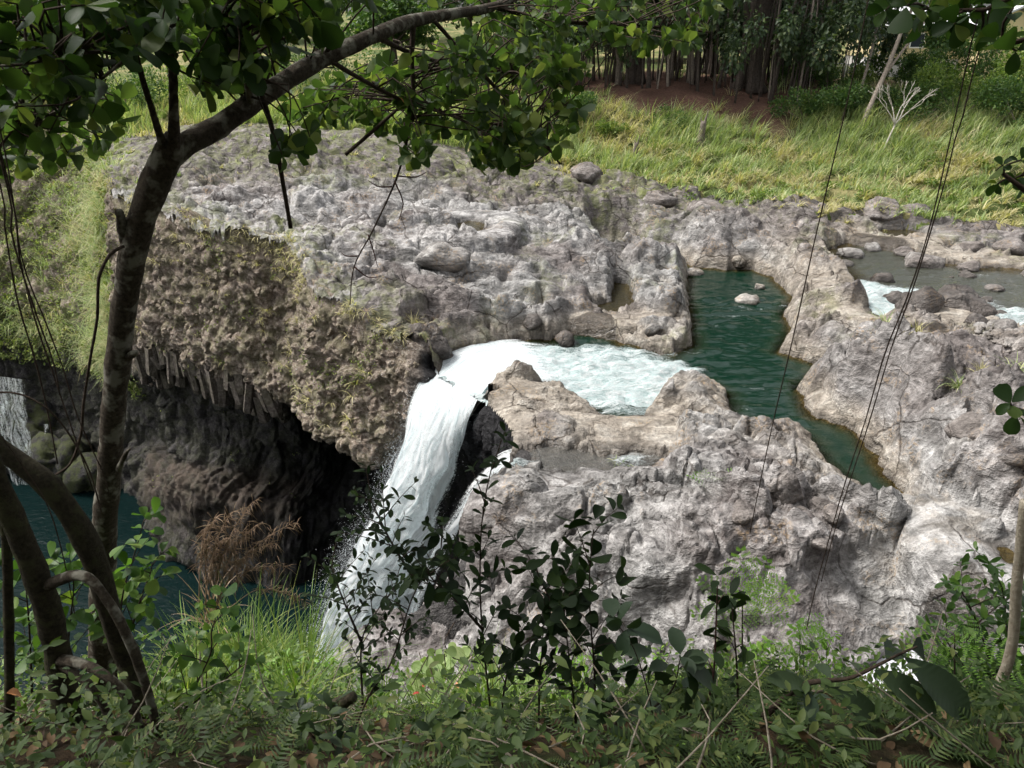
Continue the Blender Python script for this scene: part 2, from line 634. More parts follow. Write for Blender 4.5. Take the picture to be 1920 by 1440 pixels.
def soil_material():
    m, nt, out = new_mat('slope_soil')
    p = pos_(nt)
    a = noise_(nt, p, 0.5, 5, 0.6); b = noise_(nt, p, 7.0, 6, 0.7)
    green = ramp_(nt, b, [(0.3, (0.03, 0.045, 0.015)), (0.7, (0.11, 0.14, 0.045))])
    red = ramp_(nt, b, [(0.3, (0.055, 0.03, 0.022)), (0.7, (0.15, 0.088, 0.064))])
    straw = ramp_(nt, b, [(0.3, (0.13, 0.115, 0.05)), (0.7, (0.3, 0.26, 0.13))])
    col = mix_(nt, ramp_(nt, a, [(0.45, 0.0), (0.6, 1.0)]), green, straw)
    col = mix_(nt, attr_(nt, 'dirt'), col, red)
    bsdf_(nt, out, col, 0.95, 0.1, bump_(nt, b, 0.8, 0.1))
    return m


def litter_material():
    m, nt, out = new_mat('leaf_litter')
    p = pos_(nt)
    b = noise_(nt, p, 22.0, 6, 0.75); a = noise_(nt, p, 3.0, 4, 0.6)
    col = ramp_(nt, b, [(0.3, (0.012, 0.009, 0.006)), (0.55, (0.045, 0.03, 0.018)), (0.75, (0.12, 0.075, 0.04))])
    col = mix_(nt, ramp_(nt, a, [(0.45, 0.0), (0.65, 0.7)]), col, (0.025, 0.04, 0.012))
    bsdf_(nt, out, col, 0.95, 0.1, bump_(nt, b, 1.0, 0.04))
    return m


M_ROCK, M_CLIFF, M_SOIL, M_LITTER = rock_material(), cliff_material(), soil_material(), litter_material()

# ------------------------------------------------------------------ survey of the place
CTRL = [  # sight line x, y and the height of the ground it meets
    # near rock shelf
    (1000, 790, .25), (1080, 830, .2), (1200, 850, .1), (1350, 835, .8), (1450, 850, .5), (1300, 950, .9), (1100, 940, .4), (960, 900, .1),
    (900, 1000, -.3), (865, 1100, -1.2), (800, 1180, -2.2), (1000, 1100, -.3), (1200, 1050, .5), (1480, 920, 1.0), (1600, 965, .8),
    (1700, 985, .5), (1790, 1010, .3), (1400, 1100, .5), (1600, 1090, .7), (1740, 1110, .3), (1500, 1200, -.3), (1690, 1200, -.6), (1200, 1190, -.6),
    (1000, 1220, -1.3), (1750, 1250, -1.05), (1620, 1250, -1.1), (1400, 1230, -.9), (900, 1230, -2.0),
    # right headland
    (1530, 715, .35), (1600, 680, 1.2), (1650, 750, 1.25), (1750, 700, 1.8), (1850, 760, 2.1), (1900, 850, 2.1), (1700, 850, 1.0), (1750, 950, .9),
    (1850, 980, .9), (1900, 1100, .2), (1900, 650, 1.5), (1680, 900, .25), (1800, 860, 1.6), (1960, 1000, 1.0), (1980, 760, 2.3),
    # rock tongue between the two streams
    (1500, 640, .5), (1560, 610, 1.0), (1650, 625, 1.1), (1750, 620, 1.3), (1820, 640, 1.2), (1500, 560, .6), (1450, 470, 1.2), (1480, 430, 1.6), (1550, 500, 1.3),
    (1600, 540, .9), (1340, 470, 1.0), (1300, 450, .9), (1250, 440, 1.0), (1420, 420, 1.5),
    # islands left of the pool
    (1210, 505, .7), (1180, 605, .4), (1250, 565, .65), (1240, 635, .35), (1270, 610, .5), (1090, 580, .8), (1040, 620, .5), (1150, 620, .2), (1000, 600, .9),
    # left plateau
    (830, 640, .6), (790, 640, .7), (870, 605, .8), (950, 565, 1.15), (1080, 535, 1.0), (1100, 475, 1.4), (900, 445, 2.2), (800, 462, 2.1), (700, 500, 1.9),
    (640, 520, 1.8), (750, 580, 1.2), (600, 460, 2.3), (500, 420, 2.7), (400, 400, 2.8), (310, 395, 2.7), (1000, 420, 2.0), (1150, 420, 1.4), (1200, 390, 1.8),
    (1300, 400, 1.5), (1380, 390, 1.6), (1000, 360, 2.5), (800, 350, 2.8), (600, 350, 3.1), (450, 330, 3.2), (300, 330, 3.1), (215, 315, 3.0), (720, 290, 3.5),
    (900, 320, 2.9), (1100, 320, 2.5), (1000, 300, 2.7),
    # grass slope and dirt bank
    (1100, 280, 2.9), (1250, 330, 2.3), (1400, 340, 2.1), (1600, 340, 2.0), (1850, 360, 1.8), (1700, 420, 1.3), (1900, 430, 1.2), (1500, 280, 2.8), (1300, 230, 4.0),
    (1600, 240, 4.0), (1800, 250, 3.8), (1920, 280, 3.4), (1130, 200, 5.0), (1300, 170, 5.8), (1450, 200, 4.8), (1550, 150, 5.7), (900, 230, 4.3), (700, 240, 4.4),
    (500, 250, 4.5), (300, 270, 4.3), (100, 280, 4.2), (1900, 470, .9), (1990, 600, .9)]
cp_pts = [P(*c) for c in CTRL] + [np.array(c, float) for c in
          [(-60, 55, 5), (-60, 72, 6), (-30, 70, 6), (0, 70, 6.2), (30, 70, 5.6), (60, 70, 6), (-60, 110, 8), (0, 110, 8.5), (60, 110, 8), (40, 50, 4), (45, 36, 2.5),
           (30, 20, 2.5), (25, 12, 2.5), (-80, 140, 9), (80, 140, 9), (0, 140, 10), (0, 8.0, -3.5), (6, 7.5, -1.5), (12, 8, -.5), (-4, 9, -4)]]
cp_pts = np.array(cp_pts)


def _rbf_fit():
    d = np.linalg.norm(cp_pts[:, None, :2] - cp_pts[None, :, :2], axis=-1)
    n = len(cp_pts)
    A = np.zeros((n + 3, n + 3))
    A[:n, :n] = d - np.eye(n) * 0.35
    A[:n, n] = 1; A[:n, n + 1:] = cp_pts[:, :2]; A[n, :n] = 1; A[n + 1:, :n] = cp_pts[:, :2].T
    return np.linalg.solve(A, np.concatenate([cp_pts[:, 2], np.zeros(3)]))


_rw = _rbf_fit()


def base_z(x, y):
    n = len(cp_pts)
    z = _rw[n] + _rw[n + 1] * x + _rw[n + 2] * y
    for k in range(n):
        z = z + _rw[k] * np.sqrt((x - cp_pts[k, 0]) ** 2 + (y - cp_pts[k, 1]) ** 2 + 0.05)
    return z


def poly_at(level, pts):
    return np.array([P(a, b, level)[:2] for a, b in pts])


# water bodies: outline along the water's edge, level, depth, bank steepness
POOL = poly_at(0.0, [(1122, 462), (1175, 462), (1205, 472), (1190, 478), (1262, 486), (1300, 500), (1360, 506), (1410, 506), (1450, 520), (1490, 560), (1472, 588), (1486, 620),
                     (1462, 660), (1552, 690), (1496, 726), (1518, 776), (1600, 806), (1640, 850), (1662, 892), (1712, 942), (1628, 932), (1545, 870), (1512, 824), (1480, 806),
                     (1420, 804), (1372, 782), (1360, 742), (1330, 720), (1262, 706), (1240, 745), (1200, 790), (1130, 786), (1096, 756), (1052, 726), (985, 708), (930, 712), (905, 745), (880, 800),
                     (780, 720), (800, 686), (826, 664), (862, 650), (930, 640), (985, 632), (1030, 634), (1085, 618), (1130, 606), (1160, 640), (1210, 652), (1262, 664), (1296, 650), (1292, 600),
                     (1285, 540), (1288, 510), (1250, 496), (1160, 480), (1140, 498), (1125, 480)])
RIVER = poly_at(0.85, [(1545, 470), (1600, 452), (1680, 462), (1760, 492), (1830, 502), (1930, 505), (2050, 510), (2050, 640), (1935, 626), (1880, 618), (1838, 588), (1790, 570), (1742, 566),
                       (1712, 592), (1672, 604), (1636, 590), (1618, 560), (1590, 520), (1560, 490)])
AMBER = poly_at(0.32, [(1150, 530), (1178, 532), (1192, 566), (1180, 588), (1150, 590), (1110, 584), (1112, 574), (1142, 566)])
TARN_A = poly_at(2.0, [(700, 432), (722, 424), (752, 430), (742, 444), (712, 448)])
TARN_B = poly_at(2.2, [(852, 420), (880, 414), (915, 420), (898, 436), (872, 440)])
SHELF = poly_at(0.1, [(975, 842), (1040, 836), (1130, 850), (1210, 846), (1248, 862), (1215, 884), (1130, 888), (1040, 882), (965, 872), (940, 905), (915, 900), (945, 850)])
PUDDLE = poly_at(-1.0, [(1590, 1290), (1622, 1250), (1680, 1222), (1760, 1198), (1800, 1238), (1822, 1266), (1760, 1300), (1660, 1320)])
LEAFPOOL = poly_at(0.75, [(1862, 1022), (1890, 1022), (1912, 1040), (1905, 1056), (1880, 1050)])
GRASSPOOL = poly_at(1.0, [(1640, 432), (1700, 430), (1742, 440), (1700, 448), (1650, 446)])
WATERS = [(POOL, 0.0, 1.6, 1.6, 1.0), (RIVER, 0.85, 0.5, 0.5, 0.8), (AMBER, 0.32, 0.22, 0.9, 1.2), (TARN_A, 2.0, 0.35, 0.7, 0.9), (TARN_B, 2.2, 0.3, 0.7, 0.9),
          (SHELF, 0.1, 0.06, 0.3, 0.5), (PUDDLE, -1.0, 0.2, 0.5, 0.8), (LEAFPOOL, 0.75, 0.15, 0.6, 0.9), (GRASSPOOL, 1.0, 0.2, 0.5, 0.6)]

# rounded rock masses: sight line, height at the foot, height, half widths across and along the view (m), turn
DOMES = [(1592, 748, .1, 1.25, 1.5, 1.35, .3), (1668, 800, .2, 1.1, 1.0, 1.3, .2), (1300, 765, 0, .5, 1.05, 1.1, .2), (1205, 520, .2, .55, .9, 1.0, .2), (1260, 520, .2, .45, .55, .8, 0), (1235, 590, .1, .55, .9, 1.0, .2),
         (1230, 632, 0, .35, .7, .6, 0), (1085, 578, .3, .45, .6, .6, .2), (1060, 622, .0, .35, .9, .5, .1), (960, 612, .3, .4, .6, .5, 0), (870, 625, .2, .5, .8, .7, .3), (1345, 470, .3, .8, 1.8, 1.2, -.1), (1480, 440, .6, .8, 1.6, 1.4, 0),
         (1085, 500, .6, .35, 1.6, 2.0, .1), (840, 480, 1.6, .7, 1.4, 1.0, 0), (980, 440, 1.6, .25, 2.0, 1.3, 0), (560, 440, 1.7, .5, 1.6, 1.0, .1), (420, 405, 2.2, .5, 1.4, 1.0, 0),
         (1330, 818, .3, .55, 1.0, .7, .2), (1440, 945, .4, .6, .75, .7, .1), (1550, 945, .3, .4, .8, .7, .4), (1640, 1000, .2, .45, .8, .6, -.5), (1400, 815, .1, .4, .6, .5, 0),
         (1560, 600, .2, .4, 1.3, 1.2, -.2), (1700, 610, .3, .4, 1.6, 1.0, 0), (1660, 1120, -.2, .55, 1.1, .6, .3), (1500, 1080, 0, .4, 1.1, .6, -.2), (1200, 960, 0, .35, 1.2, .7, .2), (1015, 805, -.1, .35, 1.1, .8, -.5),
         (960, 1010, -.8, .5, .8, .6, .1), (1100, 1080, -.6, .4, 1.0, .6, 0), (1850, 900, 1.1, .5, 1.0, .8, .4), (1760, 1000, .3, .4, .6, .6, 0), (1800, 780, 1.3, .5, 1.3, 1.0, .2), (1610, 1170, -.6, .5, .9, .5, .2),
         (330, 350, 2.6, .6, 2.2, 1.6, .1), (560, 320, 2.8, .5, 3.5, 1.2, .1), (760, 380, 2.2, .4, 3.5, .9, .08), (1000, 375, 1.9, .5, 3.0, .9, -.1), (700, 300, 3.0, .5, 2.6, 1.3, 0), (1130, 370, 1.6, .4, 3.0, .9, -.2)]
DOMES = [(P(a, b, z)[:2], h, rx, ry, r) for a, b, z, h, rx, ry, r in DOMES]

# the brink of the gorge, walked with the drop on the right hand
EDGE_PX = [(300, 398, 2.6), (420, 445, 2.2), (545, 472, 1.9), (590, 540, 1.4), (650, 580, 1.1), (705, 606, .9), (790, 650, .5), (800, 692, -.3), (850, 722, -.35), (905, 752, -.4),
           (958, 806, -.1), (975, 842, 0), (938, 905, -.1), (902, 970, -.5), (882, 1030, -.8), (848, 1095, -1.4), (770, 1175, -2.3), (690, 1232, -3.2)]
EDGE = [P(*e) for e in EDGE_PX]
EDGE = np.array([(-50, 56, 5.5), (-40, 55, 5.2), (-32, 52.5, 4.8), (-26, 48.5, 4.0), (-22.0, 42.0, 3.0), (-20.3, 38.2, 2.9), (-18.2, 34.8, 2.8)] + [tuple(e) for e in EDGE] + [(-5.5, 9.4, -4.0), (-10, 8.0, -4), (-20, 8, -4)])
NEDGE = 1500
_edge = catmull(EDGE, NEDGE)
GORGE = np.vstack([_edge[::6, :2], [(-20, 7.9), (-70, 8), (-70, 57)]])


def rock_relief(x, y):
    """lumps and folds of water-worn lava"""
    wx = x + 0.7 * perlin2(x * 0.35 + 3, y * 0.35) + 0.22 * perlin2(x * 1.3, y * 1.3 + 9)
    wy = y + 0.7 * perlin2(x * 0.35 + 31, y * 0.35 + 8) + 0.22 * perlin2(x * 1.3 + 17, y * 1.3)
    c, s = math.cos(-0.35), math.sin(-0.35)
    u, v = wx * c - wy * s, wx * s + wy * c
    def bil(n):                                                # rounded swellings that meet in tight creases
        f = np.minimum(np.abs(n) * 1.55, 1.0)
        return 1 - (1 - f) ** 2 - 0.55
    h = 0.50 * bil(perlin2(u * 0.17, v * 0.28 + 4))
    h += 0.28 * bil(perlin2(u * 0.48 + 8, v * 0.75))
    # boulder-like swellings: every cell a rounded back of its own height, deep seams between
    def cells(fx, fy, seed, amp, round_):
        f1, f2, cid = voronoi2(u * fx, v * fy, seed)
        top = (cid % 23) / 22.0
        e = np.clip((f2 - f1) / round_, 0, 1)
        return amp * (0.35 + 0.9 * top) * (np.sqrt(1 - (1 - e) ** 2) - 0.6)
    m1 = smooth(-0.28, 0.12, perlin2(x * 0.16 + 40, y * 0.16))
    m2 = smooth(-0.2, 0.2, perlin2(x * 0.3 + 11, y * 0.3 + 60))
    far = 1 + 0.7 * smooth(33, 39, y)                     # thinner, flatter sheets towards the back
    v = v * far; u = u * (1 - 0.35 * smooth(33, 39, y))
    h += cells(0.36, 0.52, 4, 0.40, 0.55) * m1
    # broken faces: each block a tilted plane, parted by open joints
    for fx, fy, seed, amp, jw, m in ((0.42, 0.66, 19, 0.36, 0.05, m1), (1.05, 1.5, 27, 0.20, 0.06, m2), (2.4, 3.2, 33, 0.085, 0.08, smooth(-0.2, 0.2, perlin2(x * 0.4 + 70, y * 0.4)))):
        e, pl = voronoi_facets(u * fx + 0.18 * perlin2(u * fx * 2.2, v * fy * 2.2), v * fy, seed)
        h += amp * m * (pl - 0.9 * (1 - smooth(0.0, jw, e)))
    h += 0.10 * bil(perlin2(u * 1.05, v * 1.5 + 40)) + 0.065 * bil(perlin2(u * 2.3 + 5, v * 3.1)) + 0.035 * bil(perlin2(u * 5.1, v * 6.4))
    h += 0.02 * perlin2(u * 9.5, v * 11.0)
    # potholes ground out by stones
    f1, f2, cid = voronoi2(x * 0.36 + 11, y * 0.36 + 5, 21)
    h -= 0.45 * (1 - smooth(0.04, 0.16, f1)) * ((cid % 3) == 0)
    return h


def ledges(x, y):
    """worn scarps: long backs that dip away from the viewer and break off steeply in front, running askew"""
    near = smooth(21, 17, y)
    out = 0
    for fr, amp, wl, wr, seed in ((0.30, 0.72, 0.33, 2.4, 3.0), (0.62, 0.42, 0.6, 1.3, 31.0), (1.5, 0.19, 1.3, 0.6, 57.0)):
        ph = (y * lerp(1.0, 0.8, near) + x * lerp(0.12, 0.62, near) + wr * perlin2(x * wl + seed, y * wl) + 0.35 * wr * perlin2(x * wl * 2.6, y * wl * 2.6 + seed)) * fr
        f = ph - np.floor(ph)
        m = smooth(-0.25, 0.15, perlin2(x * wl * 0.6 + seed * 2, y * wl * 0.6 + 5))
        out = out + amp * m * (smooth(0.0, 0.10, f) * (1 - f) ** 0.9 - 0.4)
    return out


def rockiness(x, y):
    """1 on bare rock, 0 on the grass slope"""
    # line where the grass begins
    gx = np.array([-60, -24, -14, -6, 0, 5, 8, 12, 17, 24, 40])
    gy = np.array([47, 44, 44.5, 44.5, 43.5, 42, 39.5, 36.5, 35.6, 33.8, 31])
    lim = np.interp(x, gx, gy) + 2.0 * perlin2(x * 0.25, y * 0.25 + 2) + 0.8 * perlin2(x * 0.9, y * 0.9)
    return smooth(1.0, -1.0, y - lim)


def terrain(x, y):
    x = np.asarray(x, float); y = np.asarray(y, float)
    z = base_z(x, y)
    for (c, h, rx, ry, r) in DOMES:
        m = (np.abs(x - c[0]) < rx + ry) & (np.abs(y - c[1]) < rx + ry)
        if not m.any():
            continue
        dx, dy = x[m] - c[0], y[m] - c[1]
        a, b = dx * math.cos(r) + dy * math.sin(r), -dx * math.sin(r) + dy * math.cos(r)
        wob = 1 + 0.25 * perlin2(x[m] * 1.1 + h * 9, y[m] * 1.1)
        q = (a / rx) ** 2 + (b / ry) ** 2
        z[m] += h * np.sqrt(np.clip(1 - q * wob, 0, 1)) * 0.9
    # flow ledges: the lava lies in sheets that break off in low steps
    z = z + 0.85 * ledges(x, y) * smooth(44, 40, y)
    rk = rockiness(x, y)
    rel = rock_relief(x, y)
    far = 1 - 0.25 * smooth(34, 42, y)
    z = z + 0.74 * rel * rk * far + (1 - rk) * (0.35 * perlin2(x * 0.3, y * 0.3) + 0.12 * perlin2(x * 1.2, y * 1.2))
    wet = np.zeros(x.shape); tan = np.zeros(x.shape); lev = np.full(x.shape, -99.0)
    wob = 0.10 * perlin2(x * 2.6, y * 2.6) + 0.05 * perlin2(x * 6, y * 6)
    for poly, level, depth, slope, bank in WATERS:
        lo, hi = poly.min(0) - 4, poly.max(0) + 4
        m = (x > lo[0]) & (x < hi[0]) & (y > lo[1]) & (y < hi[1])
        if not m.any():
            continue
        d = sdf_poly(x[m], y[m], poly) + wob[m]
        zz = z[m]
        inside = d < 0
        bed = level - np.minimum(depth, -d * slope + 0.0) + 0.15 * np.minimum(depth, 0.6) * rel[m]
        # banks: never under the water line, and pulled down to it close by
        lowcap = level + 0.02 + np.minimum(d * 0.35, 0.25)
        bk = np.where((x[m] > 4.6) & (x[m] < 9.0) & (y[m] < 19.5), 0.3, np.where((x[m] > -.5) & (x[m] < 3.6) & (y[m] < 20), 0.25, bank))
        highcap = level + 0.12 + np.maximum(d, 0) * bk * 2.2 + 0.25 * np.maximum(rel[m], 0)
        out = np.where(d < 1.6, np.minimum(np.maximum(zz, lowcap), np.maximum(highcap, lowcap)), zz)
        t = smooth(1.0, 2.6, d)
        out = lerp(out, zz, t) if depth < 0.5 else np.where(d < 1.0, out, lerp(out, np.maximum(zz, level - 3 * smooth(1.0, 2.5, d)), t))
        z[m] = np.where(inside, np.minimum(zz, bed), out)
        hgt = z[m] - level
        wet[m] = np.maximum(wet[m], smooth(0.20, 0.02, hgt + 0.05 * rel[m]) * smooth(0.9, 0.2, d) * np.where(d > 0, smooth(-0.5, -0.2, hgt), 1))
        if depth > 0.4:
            tan[m] = np.maximum(tan[m], smooth(0.95, 0.25, hgt) * smooth(3.4, 1.0, d))
    return z, dict(wet=wet, tan=np.clip(tan, 0, 1), rk=rk, rel=rel)


def build_ground():
    global GZ
    # rows of survey stations closer together near the viewpoint
    ys = np.exp(np.linspace(math.log(7.2), math.log(52.0), 590))
    us = np.linspace(-0.80, 0.86, 790)
    X = us[None, :] * (ys[:, None] + 4.0); Y = np.repeat(ys[:, None], len(us), 1)
    x, y = X.ravel(), Y.ravel()
    gd = np.full(x.shape, 9.0)
    m = (x < 2) & (y < 58)
    gd[m] = sdf_poly(x[m], y[m], GORGE)
    z, A = terrain(x, y)
    inn = np.maximum(-gd, 0)
    z = z - (inn / 0.3) ** 2 * 0.3
    v = np.stack([x, y, z], 1)
    q = grid_faces(len(ys), len(us))
    lip = (x > -3.6) & (x < 0.2) & (y > 19.5) & (y < 22.6)
    q = q[(gd[q] > -0.16).any(1) & (A['rk'][q] > 0.04).any(1) & ~(lip[q] & (gd[q] < 0.14)).any(1)]
    mauve = np.clip(smooth(33.5, 37.5, y + 3 * perlin2(x * .2, y * .3)) + smooth(8, 12.5, x) * smooth(.9, 1.5, z), 0, 1)
    pale = np.clip(smooth(36, 31, y) * smooth(1.6, 2.3, z) * smooth(1, -1, x - 6) + 0.5 * smooth(17, 12, y), 0, 1)
    moss = np.clip(0.55 * smooth(33, 40, y) + 0.45 * smooth(1.2, 0.2, np.abs(gd - .4)) * (y > 21) + 0.3 * smooth(0.1, 0.5, perlin2(x * .5, y * .5)) * (y > 21), 0, 1) * A['rk']
    regions = [('rock_plateau', lambda c: (c[:, 0] < 4.6 + 0.06 * (c[:, 1] - 20)) & (c[:, 1] > 20.5)),
               ('rock_headland', lambda c: (c[:, 0] > np.interp(c[:, 1], [7, 12, 14.5, 20, 22, 24, 60], [11.5, 10.4, 9.3, 9.2, 9.4, 99, 99]))),
               ('rock_shelf', lambda c: c[:, 1] < 20.6),
               ('river_bed', lambda c: c[:, 1] < 99)]
    cen = v[q].mean(1)
    left = np.ones(len(q), bool)
    for name, test in regions:
        sel = left & test(cen)
        left &= ~sel
        vv, ff, wet, tan, mv, pl, ms = compact(v, q[sel], A['wet'], A['tan'], mauve, pale, moss)
        me = mesh_np(name, vv, ff)
        for n_, a_ in (('wet', wet), ('tan', tan), ('mauve', mv), ('pale', pl), ('moss', ms)):
            attr(me, n_, a_)
        link(name, me, M_ROCK, kind='structure')


def build_slope():
    ys = np.concatenate([np.linspace(33, 62, 150), np.linspace(62.6, 170, 60)])
    xs = np.linspace(-1.05, 1.05, 240)
    X = xs[None, :] * (ys[:, None] + 4); Y = np.repeat(ys[:, None], len(xs), 1)
    x, y = X.ravel(), Y.ravel()
    z, A = terrain(x, y)
    gd = sdf_poly(x, y, GORGE)
    z = z - 0.04 - 0.9 * smooth(0.2, 0.9, A['rk'])
    z = np.where(y > 75, np.minimum(z, 12), z)
    v = np.stack([x, y, z], 1)
    q = grid_faces(len(ys), len(xs))
    q = q[(gd[q] > -0.3).all(1)]
    # trodden red earth under the big trees
    dirt = smooth(1.2, -1.2, sdf_poly(x, y, DIRT) + 1.2 * perlin2(x * .5, y * .5))
    vv, ff, dd = compact(v, q, dirt)
    me = mesh_np('grass_slope', vv, ff)
    attr(me, 'dirt', dd)
    link('grass_slope', me, M_SOIL, kind='structure')


DIRT = np.array([P(a, b, z)[:2] for a, b, z in [(1090, 190, 5.2), (1230, 215, 4.5), (1390, 225, 4.2), (1450, 245, 3.8), (1478, 228, 4.2), (1500, 200, 4.8), (1590, 180, 5.2), (1580, 168, 5.4)]] + [(40, 66), (8, 66), (2, 60)])

# ------------------------------------------------------------------ gorge walls
PROFILES = [  # place along the brink (index into EDGE), then outward offset and height down to the pool
    (0, [(0, 5), (3.5, 2), (6.5, -1.5), (10, -6), (12, -8.8), (11.2, -9.8), (11.6, -12), (13, -14), (14, -18)]),
    (2, [(0, 4.6), (3, 1.8), (5.5, -1.8), (8.4, -6), (10.2, -8.8), (9.4, -9.8), (9.8, -12), (11, -14), (12, -18)]),
    (3, [(0, 3.8), (2, 1.4), (4, -2.2), (6.2, -6.4), (7.4, -8.9), (6.6, -9.8), (7.0, -12), (8, -14.4), (9, -18)]),
    (5, [(0, 2.8), (.6, 0), (1.2, -4), (1.6, -7), (1.2, -9), (.4, -9.6), (.6, -12), (1.8, -14.4), (3, -18)]),
    (7, [(0, 2.5), (.5, .6), (.7, -2.6), (.2, -4.4), (-.7, -5.0), (-1.0, -7.0), (-.2, -10.2), (1.4, -11.2), (2.2, -18)]),
    (8, [(0, 2.1), (.5, 0), (.8, -3), (.3, -4.6), (-2.6, -5.2), (-4.6, -8.2), (-4.2, -11.0), (-1.6, -12.8), (.8, -18)]),
    (9, [(0, 1.8), (.6, -.4), (.9, -3.4), (.4, -4.8), (-3.4, -5.3), (-7.4, -7.6), (-8.0, -11.2), (-4.6, -14.2), (-1.2, -18)]),
    (10, [(0, 1.3), (.6, -.8), (.9, -3.4), (.5, -4.7), (-4.0, -5.1), (-8.6, -7.6), (-9.0, -11.8), (-5.0, -14.6), (-1.2, -18)]),
    (12, [(0, .8), (.5, -.9), (.7, -2.8), (.3, -3.9), (-3.4, -4.4), (-8.0, -7.0), (-8.4, -12), (-4.6, -14.8), (-1.0, -18)]),
    (13, [(0, .4), (.3, -.8), (.3, -2.2), (-.2, -3.2), (-2.6, -4.2), (-6.2, -7.0), (-6.4, -12), (-3.4, -15), (0, -18)]),
    (14, [(-.2, -.9), (-.4, -1.4), (-1.0, -2.5), (-2.0, -4.0), (-3.0, -6), (-3.6, -9), (-3.4, -12.5), (-2, -15.2), (1, -18)]),
    (16, [(-.2, -1.0), (0, -1.7), (-.3, -2.6), (-.9, -4.2), (-1.2, -6.4), (-1.2, -9), (-1.0, -12.5), (-.6, -15.2), (.5, -18)]),
    (18, [(0, -.2), (.05, -1.2), (0, -2.6), (0, -4.2), (0, -6.4), (0, -9), (.1, -12.5), (.3, -15.2), (1, -18)]),
    (20, [(0, -.7), (.1, -1.7), (.2, -3), (.5, -4.6), (.5, -6.4), (.5, -9), (.6, -12.5), (.8, -15.2), (1.4, -18)]),
    (24, [(0, -3.4), (.3, -4.2), (.5, -5), (.6, -6), (.6, -7.4), (.7, -9), (.8, -12.5), (1.2, -15.2), (1.8, -18)]),
    (27, [(0, -4), (.3, -5), (.5, -6), (.6, -7), (.6, -8), (.7, -9), (.8, -12.5), (1, -15.2), (1, -18)])]


